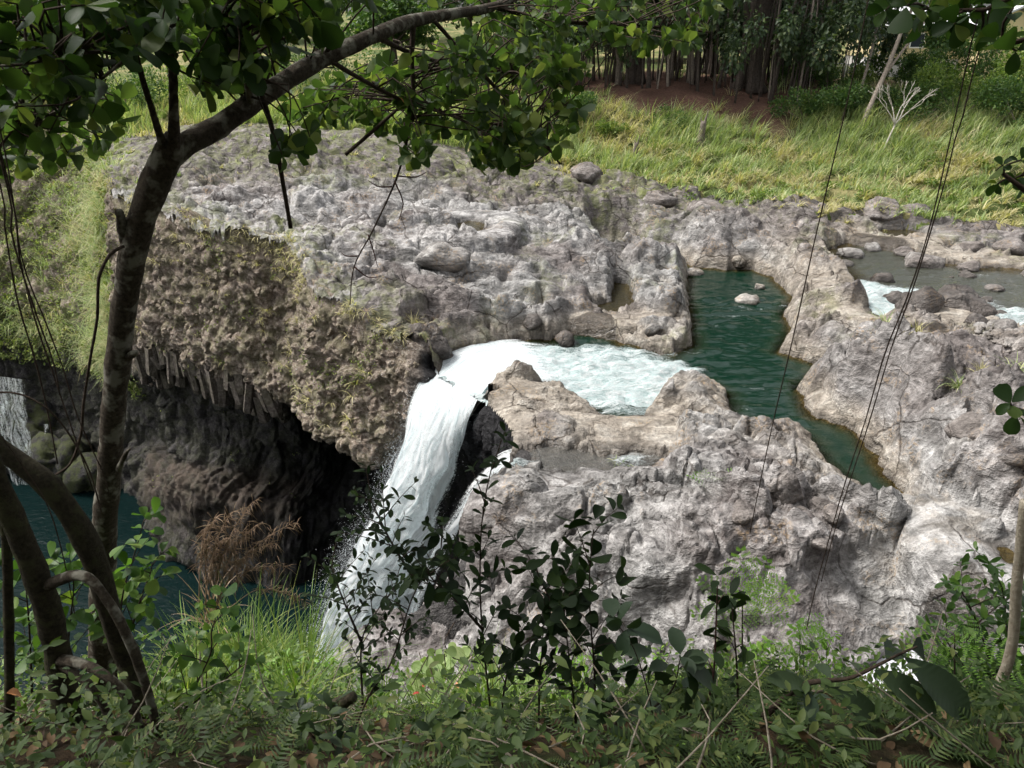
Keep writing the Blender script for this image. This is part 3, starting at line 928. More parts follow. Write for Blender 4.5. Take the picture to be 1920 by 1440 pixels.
def build_gorge():
    global WALL
    s_of = np.concatenate([[0], np.cumsum(np.linalg.norm(np.diff(_edge[:, :2], axis=0), axis=1))])
    # arc length at every survey point of the brink
    ids = [int(np.argmin(np.linalg.norm(_edge - e, axis=1))) for e in EDGE]
    # denser columns on the face that can be seen
    ncol = 880
    dens = np.ones(NEDGE); dens[ids[4]:ids[18]] = 3.2
    cs = np.concatenate([[0], np.cumsum(0.5 * (dens[1:] + dens[:-1]) * np.diff(s_of))])
    s = np.interp(np.linspace(0, cs[-1], ncol), cs, s_of)
    ex, ey = np.interp(s, s_of, _edge[:, 0]), np.interp(s, s_of, _edge[:, 1])
    # soften the course of the lower wall
    k = 41
    pad = np.pad(np.stack([ex, ey], 1), ((k // 2, k // 2), (0, 0)), 'edge')
    sm = np.stack([np.convolve(pad[:, c], np.ones(k) / k, 'valid') for c in (0, 1)], 1)
    tx, ty = np.gradient(sm[:, 0]), np.gradient(sm[:, 1])
    ln = np.hypot(tx, ty); nx, ny = ty / ln, -tx / ln           # outward: towards the gorge
    probe = sdf_poly(np.array([ex[ncol // 2] + nx[ncol // 2]]), np.array([ey[ncol // 2] + ny[ncol // 2]]), GORGE)[0]
    if probe > 0:
        nx, ny = -nx, -ny
    ztop, _ = terrain(ex - 0.25 * nx, ey - 0.25 * ny)
    ztop = np.convolve(np.pad(ztop, 7, 'edge'), np.ones(15) / 15, 'valid')
    ps = np.array([s_of[ids[p[0]]] for p in PROFILES])
    ztop = ztop - 0.35 * smooth(12.5, 13.2, np.interp(s, s_of[ids], np.arange(len(ids)))) * smooth(17.5, 16.8, np.interp(s, s_of[ids], np.arange(len(ids))))
    nrow = 220
    tt = np.interp(np.linspace(0, 1, nrow), [0, .62, 1], [0, 4.0, 8])
    prof = np.zeros((len(PROFILES), nrow, 2))
    for i, (_, pr) in enumerate(PROFILES):
        c = catmull(np.array(pr), 400)
        a = np.concatenate([[0], np.cumsum(np.linalg.norm(np.diff(c, axis=0), axis=1))])
        # keep each named station on its own row so neighbours blend like with like
        st = [a[np.argmin(np.linalg.norm(c - q, axis=1))] for q in np.array(pr)]
        aa = np.interp(tt, np.arange(9), st)
        prof[i, :, 0] = np.interp(aa, a, c[:, 0]); prof[i, :, 1] = np.interp(aa, a, c[:, 1])
    O = np.stack([np.interp(s, ps, prof[:, r, 0]) for r in range(nrow)], 0)
    Z = np.stack([np.interp(s, ps, prof[:, r, 1]) for r in range(nrow)], 0)
    # tie the top rows to the real brink
    top = smooth(1.2, 0.0, tt)[:, None]
    z0 = Z[0][None, :]
    Z = Z + (ztop[None, :] - 0.06 - z0) * top
    # two rows that run back under the rim
    O = np.vstack([np.full((1, ncol), -0.9), np.full((1, ncol), -0.35), O]); Z = np.vstack([ztop[None] - 0.45, ztop[None] - 0.12, Z])
    tt = np.concatenate([[-.2, -.1], tt]); nrow += 2
    bl = smooth(0.3, 2.0, tt)[:, None]
    bx = lerp(ex[None, :], sm[None, :, 0], bl); by = lerp(ey[None, :], sm[None, :, 1], bl)
    V = np.stack([bx + nx * O, by + ny * O, Z], -1)
    dS = np.gradient(V, axis=1); dT = np.gradient(V, axis=0)
    Nn = nrm(np.cross(dT, dS))
    flip = np.sign(np.sum(Nn[nrow // 4] * np.stack([nx, ny, 0 * nx], -1), -1)).mean()
    Nn = Nn * (1 if flip > 0 else -1)
    p = V.reshape(-1, 3); n = Nn.reshape(-1, 3)
    T = np.repeat(tt[:, None], ncol, 1).ravel(); S = np.repeat(s[None, :], nrow, 0).ravel()
    sI = np.interp(S, s_of[ids], np.arange(len(ids)))             # survey index along the brink
    cavein = smooth(3.6, 4.4, T) * smooth(7.1, 8.2, sI)  # cave recess: its shade is put into the colour along with wetness
    basalt = np.clip(smooth(2.6, 3.3, T) * smooth(9.6, 8.6, sI) + smooth(3.4, 4.2, T) + smooth(12.6, 13.2, sI), 0, 1)
    earth = np.clip(smooth(5.9, 6.3, T) * smooth(7.6, 6.9, T) * smooth(4.5, 6, sI) * smooth(8.2, 7.6, sI) + smooth(3, 1, T) * 0.5, 0, 1) * smooth(12.8, 12, sI)
    amp = smooth(-0.05, 0.6, T)
    # clods, ribs and hollows
    d = 0.9 * (np.abs(perlin3(p * 0.30 + 5)) - 0.25) + 0.55 * (np.abs(perlin3(p * (0.8, 0.8, 0.62))) - 0.22)
    d += 0.34 * (np.abs(perlin3(p * 1.5 + 11)) - .25) + 0.22 * (np.abs(perlin3(p * 3.6)) - .25) + 0.11 * perlin3(p * 7.3) + 0.05 * perlin3(p * 15)
    # jointed basalt: tall cells standing proud by different amounts
    wz = p[:, 2] + 0.5 * perlin3(p * 0.5)
    f1, f2, cid = voronoi2(S * 1.35 + 0.12 * wz, wz * 0.30 + 7, 4)
    colm = 0.42 * ((cid % 17) / 16.0 - 0.5) - 0.20 * (1 - smooth(0, 0.1, f2 - f1))
    f1, f2, cid = voronoi2(S * 0.6 + 2, wz * 0.75 + 3, 14)
    colm += 0.5 * ((cid % 13) / 12.0 - 0.5) - 0.15 * (1 - smooth(0, 0.08, f2 - f1))
    d = d * (1 - 0.55 * basalt * smooth(6.2, 5.0, T)) + colm * basalt * smooth(7.8, 6.4, T)
    # veg slope on the far side is softer
    p2 = p + n * (d * amp)[:, None]
    WALL = dict(p=p2.reshape(nrow, ncol, 3), n=Nn, T=T.reshape(nrow, ncol), sI=sI.reshape(nrow, ncol))
    moss = np.clip(smooth(3.3, 1.6, T) * 0.35 + smooth(5.5, 4.0, sI) * smooth(4.8, 4.2, T) + 0.2, 0, 1) * smooth(12.9, 12.2, sI)
    me = mesh_np('gorge_wall', p2, grid_faces(nrow, ncol))
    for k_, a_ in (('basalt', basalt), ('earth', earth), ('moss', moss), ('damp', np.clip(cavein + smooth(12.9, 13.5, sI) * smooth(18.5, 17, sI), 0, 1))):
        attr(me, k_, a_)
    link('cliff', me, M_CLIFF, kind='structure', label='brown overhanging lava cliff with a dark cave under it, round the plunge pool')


build_ground()
build_slope()
build_gorge()
# ------------------------------------------------------------------ water
def water_material(name, deep, shallow, rough=0.04, wave=5.0, bump=0.35, dist=0.05, clear=1.2, spec=0.32, tint=(0.86, 0.76, 0.5)):
    """clear water: the bed shows where it is shallow, its own green where deep; foam is white froth"""
    m, nt, out = new_mat(name)
    p = pos_(nt)
    pw = pos_(nt, (1.0, 1.6, 1.0))
    n1 = noise_(nt, pw, wave, 3, 0.6, 0.8)
    n2 = noise_(nt, pw, wave * 0.3, 2, 0.5)
    nor = bump_(nt, math_(nt, 'ADD', n1, math_(nt, 'MULTIPLY', n2, 1.6)), bump, dist)
    dep = attr_(nt, 'depth')
    fac = math_(nt, 'MULTIPLY', dep, 1.0 / clear, clamp=True)
    col = mix_(nt, fac, shallow, deep)
    b = bsdf_(nt, None, col, rough, spec, nor)
    tr = nt.nodes.new('ShaderNodeBsdfTransparent')
    tr.inputs['Color'].default_value = (*tint, 1)
    ms = nt.nodes.new('ShaderNodeMixShader')
    fr = nt.nodes.new('ShaderNodeFresnel'); fr.inputs['IOR'].default_value = 1.33
    nt.links.new(nor, fr.inputs['Normal'])
    opac = math_(nt, 'MAXIMUM', math_(nt, 'MULTIPLY', fac, 1.6, clamp=True), math_(nt, 'MULTIPLY', fr.outputs[0], 1.6, clamp=True))
    nt.links.new(opac, ms.inputs[0]); nt.links.new(tr.outputs[0], ms.inputs[1]); nt.links.new(b.outputs[0], ms.inputs[2])
    # froth
    pf = pos_(nt, (0.55, 2.0, 1.0))
    fn = math_(nt, 'ADD', math_(nt, 'MULTIPLY', noise_(nt, pf, 2.6, 6, 0.78, 1.6), 1.0), math_(nt, 'MULTIPLY', noise_(nt, p, 19.0, 3, 0.75), 0.5))
    foam = math_(nt, 'MULTIPLY', math_(nt, 'SUBTRACT', math_(nt, 'ADD', fn, attr_(nt, 'foam')), 1.25), 3.0, clamp=True)
    fb = bsdf_(nt, None, ramp_(nt, fn, [(0.5, (0.2, 0.32, 0.31)), (0.68, (0.42, 0.52, 0.52)), (0.9, (0.7, 0.72, 0.72))]), 0.6, 0.3, bump_(nt, fn, 0.9, 0.2))
    ms2 = nt.nodes.new('ShaderNodeMixShader')
    nt.links.new(foam, ms2.inputs[0]); nt.links.new(ms.outputs[0], ms2.inputs[1]); nt.links.new(fb.outputs[0], ms2.inputs[2])
    nt.links.new(ms2.outputs[0], out.inputs['Surface'])
    return m


def falls_material():
    m, nt, out = new_mat('white_water')
    u = attr_(nt, 'across'); t = attr_(nt, 'along'); solid = attr_(nt, 'solid')
    cx = nt.nodes.new('ShaderNodeCombineXYZ')
    nt.links.new(math_(nt, 'MULTIPLY', u, 9.0), cx.inputs[0]); nt.links.new(math_(nt, 'MULTIPLY', t, 1.0), cx.inputs[1]); nt.links.new(attr_(nt, 'layer'), cx.inputs[2])
    a = noise_(nt, cx.outputs[0], 1.4, 5, 0.7, 0.5)
    p = pos_(nt)
    b = noise_(nt, p, 14.0, 4, 0.75)
    c = noise_(nt, p, 45.0, 2, 0.7)
    h = math_(nt, 'ADD', math_(nt, 'ADD', a, math_(nt, 'MULTIPLY', b, 0.5)), math_(nt, 'MULTIPLY', c, 0.25))
    col = ramp_(nt, a, [(0.3, (0.42, 0.53, 0.55)), (0.44, (0.78, 0.83, 0.84)), (0.56, (0.94, 0.95, 0.95))])
    bs = bsdf_(nt, None, col, 0.55, 0.35, bump_(nt, h, 0.45, 0.12))
    tl = nt.nodes.new('ShaderNodeBsdfTranslucent'); tl.inputs['Color'].default_value = (0.85, 0.93, 0.95, 1)
    m0 = nt.nodes.new('ShaderNodeMixShader'); m0.inputs[0].default_value = 0.6
    nt.links.new(bs.outputs[0], m0.inputs[1]); nt.links.new(tl.outputs[0], m0.inputs[2])
    tr = nt.nodes.new('ShaderNodeBsdfTransparent')
    ms = nt.nodes.new('ShaderNodeMixShader')
    cover = math_(nt, 'ADD', math_(nt, 'ADD', math_(nt, 'MULTIPLY', a, 1.0), math_(nt, 'MULTIPLY', b, 0.7)), math_(nt, 'MULTIPLY', c, 0.6))
    alpha = math_(nt, 'MULTIPLY', math_(nt, 'ADD', math_(nt, 'SUBTRACT', cover, 1.65), solid), 4.5, clamp=True)
    nt.links.new(alpha, ms.inputs[0]); nt.links.new(tr.outputs[0], ms.inputs[1]); nt.links.new(m0.outputs[0], ms.inputs[2])
    nt.links.new(ms.outputs[0], out.inputs['Surface'])
    return m


M_POOL = water_material('pool_water', (0.002, 0.015, 0.0085), (0.014, 0.022, 0.009), 0.04, 3.2, 0.35, 0.05, 1.1)
M_SHALLOW = water_material('shallow_water', (0.03, 0.036, 0.03), (0.05, 0.042, 0.022), 0.05, 5.0, 0.6, 0.06, 0.7)
M_THIN = water_material('thin_water', (0.2, 0.2, 0.19), (0.2, 0.2, 0.19), 0.05, 7.0, 0.5, 0.03, 0.5, 0.5, (0.9, 0.9, 0.88))
M_PLUNGE = water_material('plunge_water', (0.003, 0.009, 0.009), (0.003, 0.009, 0.009), 0.18, 2.2, 0.5, 0.08, 0.5, 0.06)
M_FALLS = falls_material()
M_SKYGLARE = plain_mat('milky_water', (0.5, 0.5, 0.54), 0.06, 0.04, 1.5, 0.8)  # white sky reflection painted into the puddle's base colour


def build_sheet(name, poly, level, step, mat, foam=None, wave=0.02, grow=0.5, label=None, zfun=None):
    lo, hi = poly.min(0) - grow, poly.max(0) + grow
    xs = np.arange(lo[0], hi[0] + step, step); ys = np.arange(lo[1], hi[1] + step, step)
    X, Y = np.meshgrid(xs, ys)
    x, y = X.ravel(), Y.ravel()
    d = sdf_poly(x, y, poly)
    gd = sdf_poly(x, y, GORGE)
    q = grid_faces(len(ys), len(xs))
    q = q[(d[q] < grow).all(1) & (gd[q] > 0.02).all(1)]
    zt, _ = terrain(x, y)
    fo = np.clip(foam(x, y), -1, 1) if foam else np.full(x.shape, -0.3)
    lv = zfun(x, y) if zfun else np.full(x.shape, level)
    z = lv + wave * perlin2(x * 1.1, y * 1.9) + wave * 0.6 * perlin2(x * 3.1, y * 4.2) + np.clip(fo, 0, 1) * (0.22 * perlin2(x * 1.1, y * 2.3) + 0.10 * perlin2(x * 3.4, y * 5.0))
    v, f, dep, fo = compact(np.stack([x, y, z], 1), q, np.clip(lv - zt, 0, 9), fo)
    me = mesh_np(name, v, f)
    attr(me, 'depth', dep); attr(me, 'foam', fo)
    return link(name, me, mat, kind='structure', **({'label': label} if label else {}))


def blob(x, y, px, py, z, r, ry=None, rot=0.0):
    c = P(px, py, z)
    dx, dy = x - c[0], y - c[1]
    a, b = dx * math.cos(rot) + dy * math.sin(rot), -dx * math.sin(rot) + dy * math.cos(rot)
    return np.exp(-((a / r) ** 2 + (b / (ry or r)) ** 2))


def pool_foam_glints(x, y):
    f = -0.12 + 0.22 * perlin2(x * 0.6, y * 1.5) + 0.12 * perlin2(x * 1.6, y * 4.0)
    for (px, py, r, ry, a) in [(1400, 578, 1.7, 1.1, .5), (1340, 605, 1.3, 1.1, .42), (1470, 568, .9, .7, .5), (1400, 540, 1.2, .5, .4), (1330, 560, .8, 1.0, .32), (1400, 772, 1.5, .5, .42), (1430, 730, 1.5, .3, .3), (1500, 790, .6, .4, .35), (1350, 640, 1.4, .5, .25), (1310, 530, .8, .6, .3), (1310, 662, .9, .25, .42),  # pool streaks: froth, with sky glints on the ripples painted in
                              (1240, 690, 1.3, .7, .78), (1160, 690, 1.6, .9, 1.05), (1080, 690, 1.5, .8, 1.1), (1180, 735, 1.3, .7, .95), (1240, 735, .7, .6, .95), (1120, 650, 1.2, .5, .75), (1000, 660, 1.2, 1.0, 1.1), (930, 680, 1.3, .9, 1.2), (860, 690, 1.2, 1.0, 1.2),
                              (1180, 770, 1.2, .6, .6), (1130, 705, 3.4, 1.7, .75), (1200, 660, 1.2, .35, .6), (1060, 720, .8, .5, .7), (1120, 620, .35, .3, .6), (880, 730, .8, .7, 1.1), (980, 690, .9, .6, .9)]:
        f = f + a * blob(x, y, px, py, 0, r, ry)
    return f


def lip_level(x, y):
    g = sdf_poly(x, y, GORGE)
    return -0.42 * smooth(4.5, 0.0, g) ** 2 - 0.12 * smooth(7, 2, g)


def river_foam(x, y):
    f = 0.16 + 0.3 * perlin2(x * 0.5, y * 1.3) + 0.15 * perlin2(x * 1.3, y * 3.2)
    for (px, py, r, ry, a) in [(1650, 560, 1.3, 1.3, .9), (1690, 575, 1.2, .9, .8), (1640, 588, .8, .7, .7), (1700, 545, 1.2, .5, .5), (1875, 600, 1.3, .7, .8), (1900, 585, 1.2, .5, .6), (1850, 570, .8, .4, .4), (1620, 530, .6, .6, .5)]:
        f = f + a * blob(x, y, px, py, .85, r, ry)
    return f


build_sheet('river_pool', POOL, 0.0, 0.085, M_POOL, pool_foam_glints, 0.02, 0.5, 'deep green pool above the falls with white rapids at its outlet', lip_level)
build_sheet('upstream_river', RIVER, 0.85, 0.11, M_SHALLOW, river_foam, 0.03, 0.4)
build_sheet('amber_pool', AMBER, 0.32, 0.1, M_SHALLOW, None, 0.004)
build_sheet('rock_pool', TARN_A, 2.0, 0.12, M_SHALLOW, None, 0.003)
build_sheet('rock_pool', TARN_B, 2.2, 0.12, M_SHALLOW, None, 0.003)
build_sheet('shallow_run', SHELF, 0.1, 0.07, M_THIN, lambda x, y: 0.34 + 0.4 * blob(x, y, 945, 870, .1, .8) + 0.3 * blob(x, y, 1180, 862, .1, .7, .3), 0.012, 0.3)
build_sheet('puddle', PUDDLE, -1.0, 0.08, M_SKYGLARE, None, 0.0015, 0.3)
build_sheet('puddle', LEAFPOOL, 0.75, 0.06, M_SHALLOW, None, 0.001, 0.2)
build_sheet('puddle', GRASSPOOL, 1.0, 0.15, M_SHALLOW, None, 0.003, 0.3)


def build_plunge():
    xs = np.arange(-60, 6, 0.4); ys = np.arange(6, 56, 0.4)
    X, Y = np.meshgrid(xs, ys); x, y = X.ravel(), Y.ravel()
    z = -16.0 + 0.04 * perlin2(x * 0.8, y * 1.2) + 0.02 * perlin2(x * 2.5, y * 3)
    q = grid_faces(len(ys), len(xs))
    me = mesh_np('plunge_pool', np.stack([x, y, z], 1), q)
    attr(me, 'depth', np.full(len(x), 3.0))
    fo = -0.4 + 1.0 * np.exp(-((x + 8) ** 2 + (y - 19) ** 2) / 30) + 0.8 * np.exp(-((x + 29) ** 2 + (y - 39) ** 2) / 12)
    attr(me, 'foam', fo)
    link('plunge_pool', me, M_PLUNGE, kind='structure')


build_plunge()


def ribbon(left, right, nt_, ns, bulge, back, layer, solid, rough, drop_len, fall0=(0.0, 0.3)):
    """a sheet of falling water between two edge paths, bellied towards the viewer"""
    L = catmull(np.array(left), nt_); R = catmull(np.array(right), nt_)
    s = np.linspace(0, 1, ns)
    V = L[:, None, :] * (1 - s)[None, :, None] + R[:, None, :] * s[None, :, None]
    t = np.linspace(0, 1, nt_)
    along = np.concatenate([[0], np.cumsum(np.linalg.norm(np.diff((L + R) / 2, axis=0), axis=1))])
    belly = np.sin(math.pi * s) ** 0.6
    fall = smooth(fall0[0], fall0[1], t)
    V[:, :, 1] -= (bulge * belly[None, :] - back) * fall[:, None]
    V[:, :, 0] -= 0.4 * (bulge * belly[None, :] - back) * fall[:, None]
    wid = np.linalg.norm(L - R, axis=1)
    u = s[None, :] * wid[:, None]
    uu, aa = u.ravel(), np.repeat(along[:, None], ns, 1).ravel()
    q = np.stack([uu * 1.7, aa * 0.45, np.full(uu.shape, layer * 3.7)], 1)
    d = 0.8 * np.abs(perlin3(q)) + 0.28 * np.abs(perlin3(q * (2.3, 2.6, 1) + 5)) + 0.14 * perlin3(q * (5.5, 7.0, 1)) + 0.07 * perlin3(q * (12, 16, 1))
    g = (0.12 + 0.88 * fall)[:, None] * rough
    V[:, :, 1] -= d.reshape(nt_, ns) * g
    V[:, :, 0] += 0.5 * perlin3(q * (1.5, 2.2, 1) + 21).reshape(nt_, ns) * g
    edge = np.minimum(s, 1 - s)[None, :] * wid[:, None]
    so = solid[0] + (solid[1] - solid[0]) * smooth(0.0, 1.0, t)[:, None] - (0.9 * smooth(0.12, 0.0, t)[:, None] if fall0[0] > 0 else 0) - 0.75 * smooth(0.42, 0.0, edge) * (0.35 + 0.65 * fall[:, None])
    me = mesh_np('falling_water', V.reshape(-1, 3), grid_faces(nt_, ns))
    attr(me, 'across', uu); attr(me, 'along', aa * 0.55); attr(me, 'layer', np.full(uu.shape, layer)); attr(me, 'solid', so.ravel())
    return me, V


def path(pts):
    return [D(a, b, Y) for a, b, Y in pts]


def build_waterfall():
    root = empty('waterfall', (-3, 21, -8), 'tall white waterfall plunging off the rock lip past the cave', 'waterfall', kind='structure')
    inv = np.array([-3, 21, -8.0])
    l_y_ = [22.9, 22.3, 21.7, 21.2, 20.8, 20.5, 20.2, 20.0, 19.8, 19.7, 19.6]
    lp = [(846, 655), (810, 682), (782, 722), (760, 780), (742, 850), (712, 920), (676, 990), (640, 1060), (608, 1140), (586, 1220), (560, 1330)]
    rp = [(930, 708), (908, 728), (890, 760), (872, 800), (856, 850), (840, 910), (822, 970), (806, 1040), (790, 1110), (770, 1190), (740, 1300)]
    r_y = [21.2, 20.7, 20.3, 20.0, 19.9, 19.8, 19.8, 19.7, 19.6, 19.6, 19.6]
    Lp = [P(1030, 640, .04), P(970, 636, .04), P(915, 640, .02), P(866, 652, -.02), P(832, 668, -.12), P(806, 690, -.38)] + path([(a, b, y) for (a, b), y in zip(lp, l_y_)][2:])
    Rp = [P(1075, 735, .04), P(1030, 718, .04), P(985, 706, .02), P(950, 706, -.02), P(924, 716, -.2), P(905, 735, -.5)] + path([(a, b, y) for (a, b), y in zip(rp, r_y)][2:])
    Vs = None
    for k, (bul, back, solid, rough) in enumerate([(0.5, 0.35, (1.3, 1.1), 0.35), (0.9, 0.0, (1.0, 0.75), 0.55), (1.2, 0.0, (0.5, 0.34), 1.1)]):
        me, V = ribbon(Lp, Rp, 270, 92, bul, back, 1.0 + k, solid, rough, 16, (0.2, 0.5))
        me.transform(Matrix.Translation(-Vector(inv)))
        link('falling_water', me, M_FALLS, root)
        Vs = V if k == 1 else Vs
    # second, thinner chute down the right of the wet rock
    l2 = path([(970, 838, 17.3), (935, 850, 17.2), (900, 880, 17.0), (866, 912, 16.9), (834, 955, 16.8), (804, 1010, 16.7), (776, 1075, 16.6), (752, 1150, 16.5), (720, 1240, 16.5)])
    r2 = path([(964, 876, 16.3), (940, 890, 16.4), (918, 915, 16.4), (898, 945, 16.4), (876, 985, 16.4), (852, 1040, 16.4), (822, 1110, 16.4), (790, 1180, 16.4), (750, 1260, 16.4)])
    for k, (bul, back, solid, rough) in enumerate([(0.15, 0.12, (0.9, 0.6), 0.25), (0.4, 0.0, (0.5, 0.2), 0.5)]):
        me, V2 = ribbon(l2, r2, 150, 36, bul, back, 6.0 + k, solid, rough, 10)
        me.transform(Matrix.Translation(-Vector(inv)))
        link('side_chute', me, M_FALLS, root)
    # flung drops
    r = np.random.default_rng(21)
    N = 32000
    t = 0.25 + 0.75 * r.beta(2.2, 1.5, N); s = np.where(r.random(N) < 0.5, r.beta(0.45, 1.6, N) * 1.0 - 0.10 * np.abs(r.normal(size=N)) * (0.3 + t), r.random(N))
    ti = np.clip(t * (Vs.shape[0] - 1), 0, Vs.shape[0] - 2).astype(int); si = np.clip(s, 0, 1) * (Vs.shape[1] - 1)
    s0 = np.clip(si.astype(int), 0, Vs.shape[1] - 2)
    pos = Vs[ti, s0] + (Vs[ti, s0 + 1] - Vs[ti, s0]) * ((s * (Vs.shape[1] - 1)) - s0)[:, None]
    sp = (0.05 + 0.4 * t)[:, None]
    pos = pos + r.normal(size=(N, 3)) * sp * np.array([0.8, 0.6, 1.0]) + np.array([0, -0.15, 0])
    oc = (np.array([[1.1, 0, -.6], [-.6, 1, -.6], [-.6, -1, -.6], [0, 0, 1.6]], float), np.array([[0, 2, 1], [0, 1, 3], [1, 2, 3], [2, 0, 3]]))
    sc = np.exp(r.normal(-5.1, 0.4, N))
    v, f = scatter(oc, pos, np.repeat(np.eye(3)[None], N, 0), sc)
    me = mesh_np('spray', v - inv, f)
    link('spray', me, M_DROPS, root, kind='stuff')


def drops_material():
    m, nt, out = new_mat('water_drops')
    b = bsdf_(nt, None, (0.9, 0.94, 0.96), 0.4, 0.4)
    tl = nt.nodes.new('ShaderNodeBsdfTranslucent'); tl.inputs['Color'].default_value = (0.9, 0.95, 0.97, 1)
    ms = nt.nodes.new('ShaderNodeMixShader'); ms.inputs[0].default_value = 0.4
    nt.links.new(b.outputs[0], ms.inputs[1]); nt.links.new(tl.outputs[0], ms.inputs[2]); nt.links.new(ms.outputs[0], out.inputs['Surface'])
    return m


M_DROPS = drops_material()
build_waterfall()


def small_falls(name, label, l, r, nt_, ns, solid, rough, bul=0.1, layer=9.0):
    me, V = ribbon(path(l), path(r), nt_, ns, bul, 0, layer, solid, rough, 5)
    o = link(name, me, M_FALLS, kind='structure')
    o['label'] = label
    return o


# trickles over the dark rock at the far left, and the little spout of the amber pool
small_falls('waterfall', 'broad thin waterfall over dark rock at the far left of the gorge', [(-40, 700, 37.8), (-20, 780, 37.4), (0, 850, 37.0), (20, 905, 36.6)], [(48, 712, 37.6), (62, 780, 37.2), (76, 850, 36.8), (92, 905, 36.4)], 70, 34, (0.62, 0.55), 0.5)
small_falls('waterfall', 'narrow white trickle beside the broad thin waterfall', [(34, 735, 37.2), (40, 790, 36.8), (38, 850, 36.6), (44, 900, 36.4)], [(46, 735, 37.2), (56, 790, 36.8), (50, 850, 36.6), (58, 900, 36.4)], 50, 12, (0.8, 0.75), 0.2)
small_falls('waterfall', 'thread of water down the mossy dark boulder at far left', [(82, 795, 36.2), (84, 840, 36.0), (78, 880, 35.8), (84, 905, 35.7)], [(90, 795, 36.2), (94, 840, 36.0), (92, 880, 35.8), (98, 905, 35.7)], 40, 9, (0.8, 0.75), 0.15)
small_falls('waterfall', 'small spout spilling from the amber rock pool into the rapids', [(1112, 591, 25.9), (1108, 602, 25.6), (1104, 618, 25.4)], [(1128, 590, 25.9), (1128, 602, 25.6), (1130, 618, 25.4)], 24, 16, (0.55, 0.5), 0.06, 0.03)
# ------------------------------------------------------------------ foliage kinds
M_GRASS = leaf_mat('slope_grass', (0.14, 0.2, 0.08), (0.32, 0.38, 0.18), (0.54, 0.52, 0.31), 0.3, 0.6, 0.2)
M_STRAW = leaf_mat('dry_grass', (0.28, 0.25, 0.13), (0.46, 0.41, 0.24), (0.58, 0.52, 0.33), 0.3, 0.7, 0.15)
M_SHRUB = leaf_mat('shrub_leaf', (0.03, 0.07, 0.018), (0.075, 0.14, 0.035), (0.15, 0.21, 0.05), 0.3, 0.5, 0.3)
M_SHRUB2 = leaf_mat('bright_shrub_leaf', (0.06, 0.11, 0.02), (0.15, 0.22, 0.045), (0.26, 0.31, 0.08), 0.35, 0.5, 0.3)
M_BANYAN = leaf_mat('banyan_leaf', (0.02, 0.04, 0.018), (0.055, 0.09, 0.038), (0.12, 0.15, 0.065), 0.25, 0.45, 0.35)
M_CREEP = leaf_mat('cliff_creeper_leaf', (0.1, 0.14, 0.035), (0.22, 0.27, 0.08), (0.36, 0.36, 0.15), 0.3, 0.55, 0.2)
M_ROOT = bark_mat('aerial_root_bark', (0.035, 0.028, 0.024), (0.11, 0.09, 0.075), 8.0)
M_PALEBARK = bark_mat('pale_bark', (0.16, 0.13, 0.105), (0.36, 0.31, 0.26), 9.0)
M_BLEACHED = bark_mat('bleached_twigs', (0.34, 0.31, 0.27), (0.58, 0.54, 0.48), 14.0)
M_DEADWOOD = bark_mat('dead_wood', (0.07, 0.056, 0.046), (0.23, 0.2, 0.165), 14.0)
T_SMALL = (np.array([(0, 0, 0), (.52, .27, .05), (1, 0, -.08), (.48, -.27, .05)]), np.array([[0, 2, 1], [0, 3, 2]]))
T_OVAL = (np.array([(0, 0, 0), (.38, .31, .05), (.78, .24, .0), (1, 0, -.1), (.78, -.24, .0), (.38, -.31, .05)]), np.array([[0, 2, 1], [0, 3, 2], [0, 4, 3], [0, 5, 4]]))


def ground_z(x, y):
    z, A = terrain(np.atleast_1d(np.asarray(x, float)), np.atleast_1d(np.asarray(y, float)))
    return z


def grass_mesh(cx, cy, cz, height, nb, width, r_, lean=(0.1, 0.75), nseg=3, spread=0.25, wind=None):
    """clumps of arching blades"""
    N = len(cx)
    idx = np.repeat(np.arange(N), nb)
    n = len(idx)
    az = r_.uniform(0, 2 * math.pi, n)
    if wind is not None:
        az = np.where(r_.random(n) < 0.55, wind + r_.normal(0, 0.7, n), az)
    rad = spread * np.sqrt(r_.random(n)) * height[idx]
    base = np.stack([cx[idx] + rad * np.cos(az), cy[idx] + rad * np.sin(az), cz[idx]], 1)
    L = height[idx] * r_.uniform(0.55, 1.25, n)
    return blades(base, az, L, r_.uniform(lean[0], lean[1], n), width * r_.uniform(0.6, 1.3, n), nseg)


